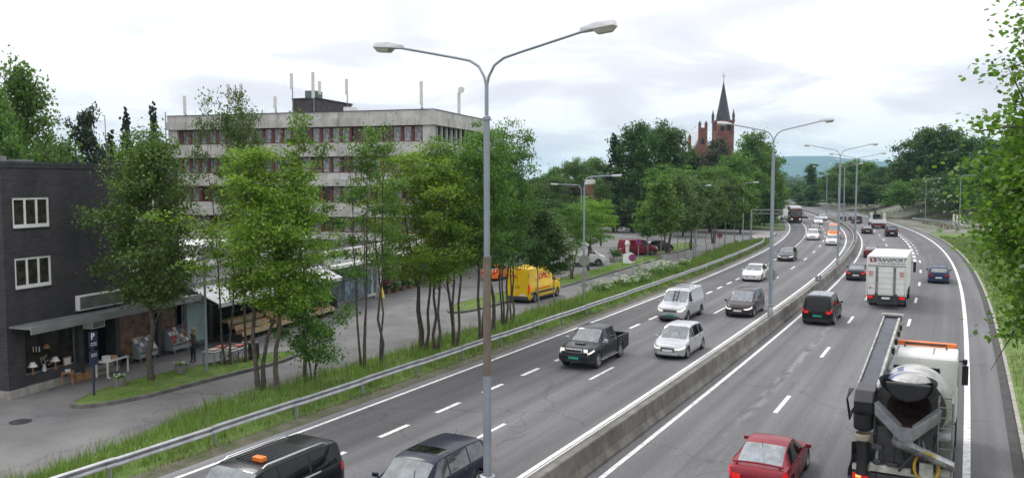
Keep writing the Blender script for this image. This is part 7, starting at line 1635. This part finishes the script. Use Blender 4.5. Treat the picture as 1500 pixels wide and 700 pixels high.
# produce stall of the greengrocer: stepped shelves with crates
def produce(u0, u1, idx):
    q = BF((u0 + u1) / 2, -.9); L = u1 - u0; nm = ['left', 'middle', 'right'][idx]
    r = thing('produce_stand', f'stepped wooden fruit and vegetable stand under the white awning, {nm} one', 'stand', q, BROT, 'produce stands')
    for k, (y, z) in enumerate(((-.55, .45), (-.1, .75), (.35, 1.05))):
        MB().bx(-L / 2, L / 2, y - .24, y + .24, z - .04, z).build('shelf', MT['wood'], r); MB().bx(-L / 2, L / 2, y - .26, y - .245, z - .14, z + .06).build('shelf_edge', MT['pale_wood'], r)
    for x in (-L / 2 + .05, 0, L / 2 - .05): MB().bx(x - .03, x + .03, -.7, .6, 0, .4).build('trestle', MT['dark_metal'], r)
    rg = random.Random(idx + 3); cols = ['goods_green', 'goods_red', 'goods_mix', 'goods_orange', 'goods_green', 'goods_yellow']
    n = int(L / .62); kinds = {'goods_green': 'green vegetables', 'goods_red': 'red fruit', 'goods_mix': 'mixed fruit', 'goods_orange': 'orange fruit', 'goods_yellow': 'yellow fruit'}
    for k, (y, z) in enumerate(((-.55, .45), (-.1, .75), (.35, 1.05))):
        for j in range(n):
            x = -L / 2 + .31 + j * .62; cc, ss = math.cos(BROT), math.sin(BROT); pos = (q[0] + x * cc - y * ss, q[1] + x * ss + y * cc, z + .002); c = rg.choice(cols)
            t = thing('fruit_crate', f'crate of {kinds[c]}, {ORD[j]} on the {["lower", "middle", "upper"][k]} shelf of the {nm} stand', 'crate', pos, BROT, 'fruit crates')
            MB().bx(-.28, .28, -.2, .2, 0, .02).bx(-.28, .28, -.2, -.18, .02, .14).bx(-.28, .28, .18, .2, .02, .14).bx(-.28, -.26, -.18, .18, .02, .14).bx(.26, .28, -.18, .18, .02, .14).build('crate', MT['pale_wood'], t)
            m = MB()
            for a in range(5):
                for b in range(3):
                    m.lathe([(.001, -.05), (.05, -.02), (.055, .02), (.001, .055)], 6, (-.2 + a * .1 + rg.uniform(-.015, .015), -.12 + b * .12, .12 + rg.uniform(-.02, .03)), (0, 0, 1))
            m.build('produce', MT[c], t, smooth=60)
for i, (a, b) in enumerate(((13.6, 17.0), (17.2, 20.6), (20.8, 24.0))): produce(a, b, i)
# flowers in front of the florist
for i in range(9):
    q = BF(35.0 + i * .72, -.35 - .35 * (i % 2)); rg = np.random.default_rng(60 + i); r = thing('potted_plant', f'potted plant outside the florist, {ORD[i]} of the row', 'plant', q, 0, 'potted plants outside the florist'); MB().lathe([(.14, 0), (.2, .32), (.2, .36), (.15, .34), (.001, .3)], 12).build('pot', MT['pot'], r, smooth=40)
    hgt = rg.uniform(.5, 1.1); V, F = leaf_quads(rg.normal(size=(150, 3)) * np.array((.17, .17, .2)) + np.array((0, 0, .3 + hgt * .45)), .13, rg); ob('foliage', fast_mesh('foliage', V, F, MT['leaf_mid' if i % 3 else 'leaf_dark']), r)
    V, F = leaf_quads(rg.normal(size=(50, 3)) * np.array((.17, .17, .1)) + np.array((0, 0, .35 + hgt * .7)), .1, rg, 1); tag(ob('flowers', fast_mesh('flowers', V, F, MT[['leaf_pink', 'flower', 'leaf_pink', 'leaf_yellow'][i % 4]]), r), kind='stuff')
q = BF(34.6, -1.0); r = thing('pavement_board', 'small yellow and white pavement board at the shop door', 'board', BF(32.4, -.9), BROT)
for sd in (-1, 1): MB().add([(-.3, sd * .25, 0), (.3, sd * .25, 0), (.3, sd * .03, .95), (-.3, sd * .03, .95), (-.3, sd * .28, 0), (.3, sd * .28, 0), (.3, sd * .06, .95), (-.3, sd * .06, .95)], [(0, 1, 2, 3), (7, 6, 5, 4), (0, 4, 5, 1), (3, 2, 6, 7), (1, 5, 6, 2), (0, 3, 7, 4)]).build('board_panel', MT['goods_yellow'] if sd < 0 else MT['white'], r)
# lamps and china in the antique shop window
for i, (u, z, k) in enumerate(((1.35, .75, 'lamp'), (2.55, .75, 'lamp'), (3.2, .75, 'frame'), (1.95, .75, 'vase'), (2.1, 1.75, 'hang'), (1.5, 1.7, 'hang'))):
    q = BF(u, .17, z - .02); 
    if k == 'lamp':
        r = thing('table_lamp', ['table lamp with white shade at the left of the shop window', 'table lamp with white shade at the right of the shop window'][i], 'lamp', q, 0, 'lamps in the shop window'); MB().lathe([(.09, 0), (.09, .02), (.03, .05), (.05, .2), (.02, .34)], 12).build('base', MT['wood'], r, smooth=40); MB().lathe([(.20, .33), (.09, .52), (.085, .52), (.19, .33)], 16).build('lamp_shade', MT['white'], r, smooth=40)
    elif k == 'frame':
        r = thing('picture_frame', 'small framed picture standing in the shop window', 'picture', q, BROT); MB().bx(-.22, .22, -.015, .015, 0, .4).build('frame', MT['wood'], r); MB().bx(-.17, .17, -.02, -.016, .05, .35).build('picture', MT['offwhite'], r)
    elif k == 'vase':
        r = thing('vase', 'pale vase with dry flowers between the two window lamps', 'vase', q); MB().lathe([(.07, 0), (.1, .1), (.05, .25), (.07, .3)], 12).build('body', MT['offwhite'], r, smooth=40); rg = np.random.default_rng(9); V, F = leaf_quads(rg.normal(size=(60, 3)) * np.array((.12, .1, .1)) + np.array((0, 0, .5)), .06, rg); tag(ob('flowers', fast_mesh('flowers', V, F, MT['flower']), r), kind='stuff')
    else:
        r = thing('pendant_lamp', ['brown pendant lamp hanging in the shop window, right one', 'pale candle chandelier hanging in the shop window, left one'][i - 4], 'lamp', q); MB().tube([(0, 0, .2), (0, 0, 1.0)], .01, 5).build('cord', MT['black'], r)
        if i == 4: MB().lathe([(.16, 0), (.13, .1), (.03, .2)], 14).build('shade', MT['wood'], r, smooth=40)
        else:
            for a in range(4): MB().tube([(-.2 + .13 * a, 0, 0), (-.2 + .13 * a, 0, .22)], .02, 6).build('candle', MT['offwhite'], r)
            MB().tube([(-.25, 0, .0), (.25, 0, .0)], .015, 6).build('arm', MT['dark_metal'], r)
# ---- bicycle
def bicycle():
    p = G(349, 531); r = thing('bicycle', 'black bicycle parked by the tree at the end of the grass strip', 'bicycle', (p[0], p[1], .0), BROT - 1.0)
    for x in (-.52, .52):
        m = MB(); m.tube([(x + .33 * math.cos(a), 0, .345 + .33 * math.sin(a)) for a in np.linspace(0, 2 * math.pi, 25)], .018, 6, cap=False); w = m.build('wheel', MT['rubber'], r, smooth=60)
        sp = MB()
        for k in range(9): a = k * math.pi / 9; sp.tube([(x + .32 * math.cos(a), 0, .345 + .32 * math.sin(a)), (x - .32 * math.cos(a), 0, .345 - .32 * math.sin(a))], .003, 4)
        sp.build('spokes', MT['chrome'], w)
    f = MB(); A, Bq, Cq, D, E_ = (-.52, 0, .345), (-.08, 0, .30), (-.22, 0, .82), (.36, 0, .84), (.52, 0, .345)
    for a, b in ((A, Bq), (A, Cq), (Bq, Cq), (Bq, D), (Cq, D), (D, E_)): f.tube([a, b], .018, 6)
    f.build('frame', MT['black'], r); MB().tube([(-.22, 0, .82), (-.25, 0, .96)], .014, 6).build('seat_post', MT['chrome'], r); MB().box((-.26, 0, .98), (.26, .13, .05)).build('saddle', MT['black'], r, bevel=.02)
    MB().tube([(.36, 0, .84), (.33, 0, 1.02)], .015, 6).tube([(.2, -.28, 1.04), (.32, -.2, 1.06), (.33, 0, 1.03), (.32, .2, 1.06), (.2, .28, 1.04)], .014, 6).build('handlebar', MT['chrome'], r, smooth=50)
    MB().lathe([(.09, -.01), (.09, .01)], 14, (-.08, .04, .30), (0, 1, 0)).tube([(-.08, .08, .3), (.02, .08, .18)], .012, 5).box((.03, .13, .17), (.09, .1, .02)).build('crank', MT['dark_metal'], r)
bicycle()
# ---- the person in front of the shop
def person():
    p = G(284, 531); rz = BROT + 2.6; r = thing('person', 'person in dark clothes with a bag standing before the fruit stand', 'person', p, rz)
    V = [(0, 0, .95), (0, 0, 1.18), (0, .01, 1.36), (0, .0, 1.48), (.02, 0, 1.58), (.03, 0, 1.66),
         (.0, .10, .90), (.01, .11, .50), (-.02, .11, .09), (.11, .12, .035), (.0, -.10, .90), (.06, -.10, .50), (.05, -.10, .09), (.18, -.11, .035),
         (0, .19, 1.40), (.02, .24, 1.13), (.16, .20, .98), (0, -.19, 1.40), (-.02, -.25, 1.14), (.14, -.2, 1.02)]
    E = [(0, 1), (1, 2), (2, 3), (3, 4), (4, 5), (0, 6), (6, 7), (7, 8), (8, 9), (0, 10), (10, 11), (11, 12), (12, 13), (2, 14), (14, 15), (15, 16), (2, 17), (17, 18), (18, 19)]
    R = [.135, .12, .14, .06, .085, .085, .095, .065, .042, .035, .095, .065, .042, .035, .065, .045, .035, .065, .045, .035]
    me = bpy.data.meshes.new('body'); me.from_pydata(V, E, []); o = ob('body', me, r)
    sk = o.modifiers.new('skin', 'SKIN'); sk.use_smooth_shade = True
    for i, v in enumerate(me.skin_vertices[0].data): v.radius = (R[i], R[i] * (1.12 if i in (0, 1, 2) else 1)); v.use_root = (i == 0)
    o.modifiers.new('sub', 'SUBSURF').render_levels = 2; o.modifiers['sub'].levels = 2
    dg = bpy.context.evaluated_depsgraph_get(); nm = bpy.data.meshes.new_from_object(o.evaluated_get(dg)); o.modifiers.clear(); o.data = nm
    nm.materials.clear(); 
    for k in ('cloth_dark', 'skin', 'cloth_olive'): nm.materials.append(MT[k])
    for pl in nm.polygons:
        c = pl.center
        pl.material_index = 1 if c.z > 1.47 or (abs(c.y) > .16 and c.z < 1.04 and c.z > .9 and c.x > .08) else (2 if c.z > .95 else 0)
    h = MB(); h.lathe([(.001, .125), (.07, .105), (.105, .04), (.108, -.04), (.095, -.12), (.07, -.17)], 16, (-.012, 0, 1.66)); h.build('hair', MT['hair'], r, smooth=50)
    f = MB(); f.box((.115, 0, 1.62), (.03, .022, .045)); 
    for y in (-.035, .035): f.box((.108, y, 1.645), (.012, .022, .012))
    f.build('face', MT['skin'], r, bevel=.004)
    for sd in (-1, 1):
        b = Vector(V[16] if sd > 0 else V[19])
        m = MB(); m.box(b + Vector((.03, 0, -.02)), (.08, .035, .08))
        for k in range(4): m.tube([b + Vector((.06, -.02 + .014 * k, -.02)), b + Vector((.1 - abs(k - 1.4) * .006, -.02 + .014 * k, -.05)), b + Vector((.1, -.02 + .014 * k, -.085 + abs(k - 1.4) * .006))], .008, 5)
        m.tube([b + Vector((.03, -sd * .02, -.01)), b + Vector((.07, -sd * .045, -.03)), b + Vector((.085, -sd * .04, -.055))], .009, 5); m.build('hand', MT['skin'], r, smooth=60)
    bag = thing('shoulder_bag', 'dark shoulder bag carried by the standing person', 'bag', p, rz); MB().box((.0, .30, .92), (.34, .12, .3)).build('bag_body', MT['navy_cloth'], bag, bevel=.04); MB().tube([(-.1, .28, 1.05), (-.02, .2, 1.46), (.1, .28, 1.05)], .014, 6).build('strap', MT['black'], bag)
# ---- haze over the whole valley
def haze():
    m = bpy.data.materials.new('haze_air'); m.use_nodes = True; nt = m.node_tree; nt.nodes.clear(); out = nt.nodes.new('ShaderNodeOutputMaterial'); v = nt.nodes.new('ShaderNodeVolumePrincipled')
    v.inputs['Color'].default_value = (.50, .74, .90, 1); v.inputs['Density'].default_value = HAZE; v.inputs['Anisotropy'].default_value = 0.0
    nt.links.new(v.outputs[0], out.inputs['Volume'])
    o = MB().bx(-9100, 9100, -650, 9100, -2.0, 235).build('haze', m); tag(o, 'thin bluish haze in the air over the valley', 'haze', kind='stuff')
HAZE = .00011
person(); haze()
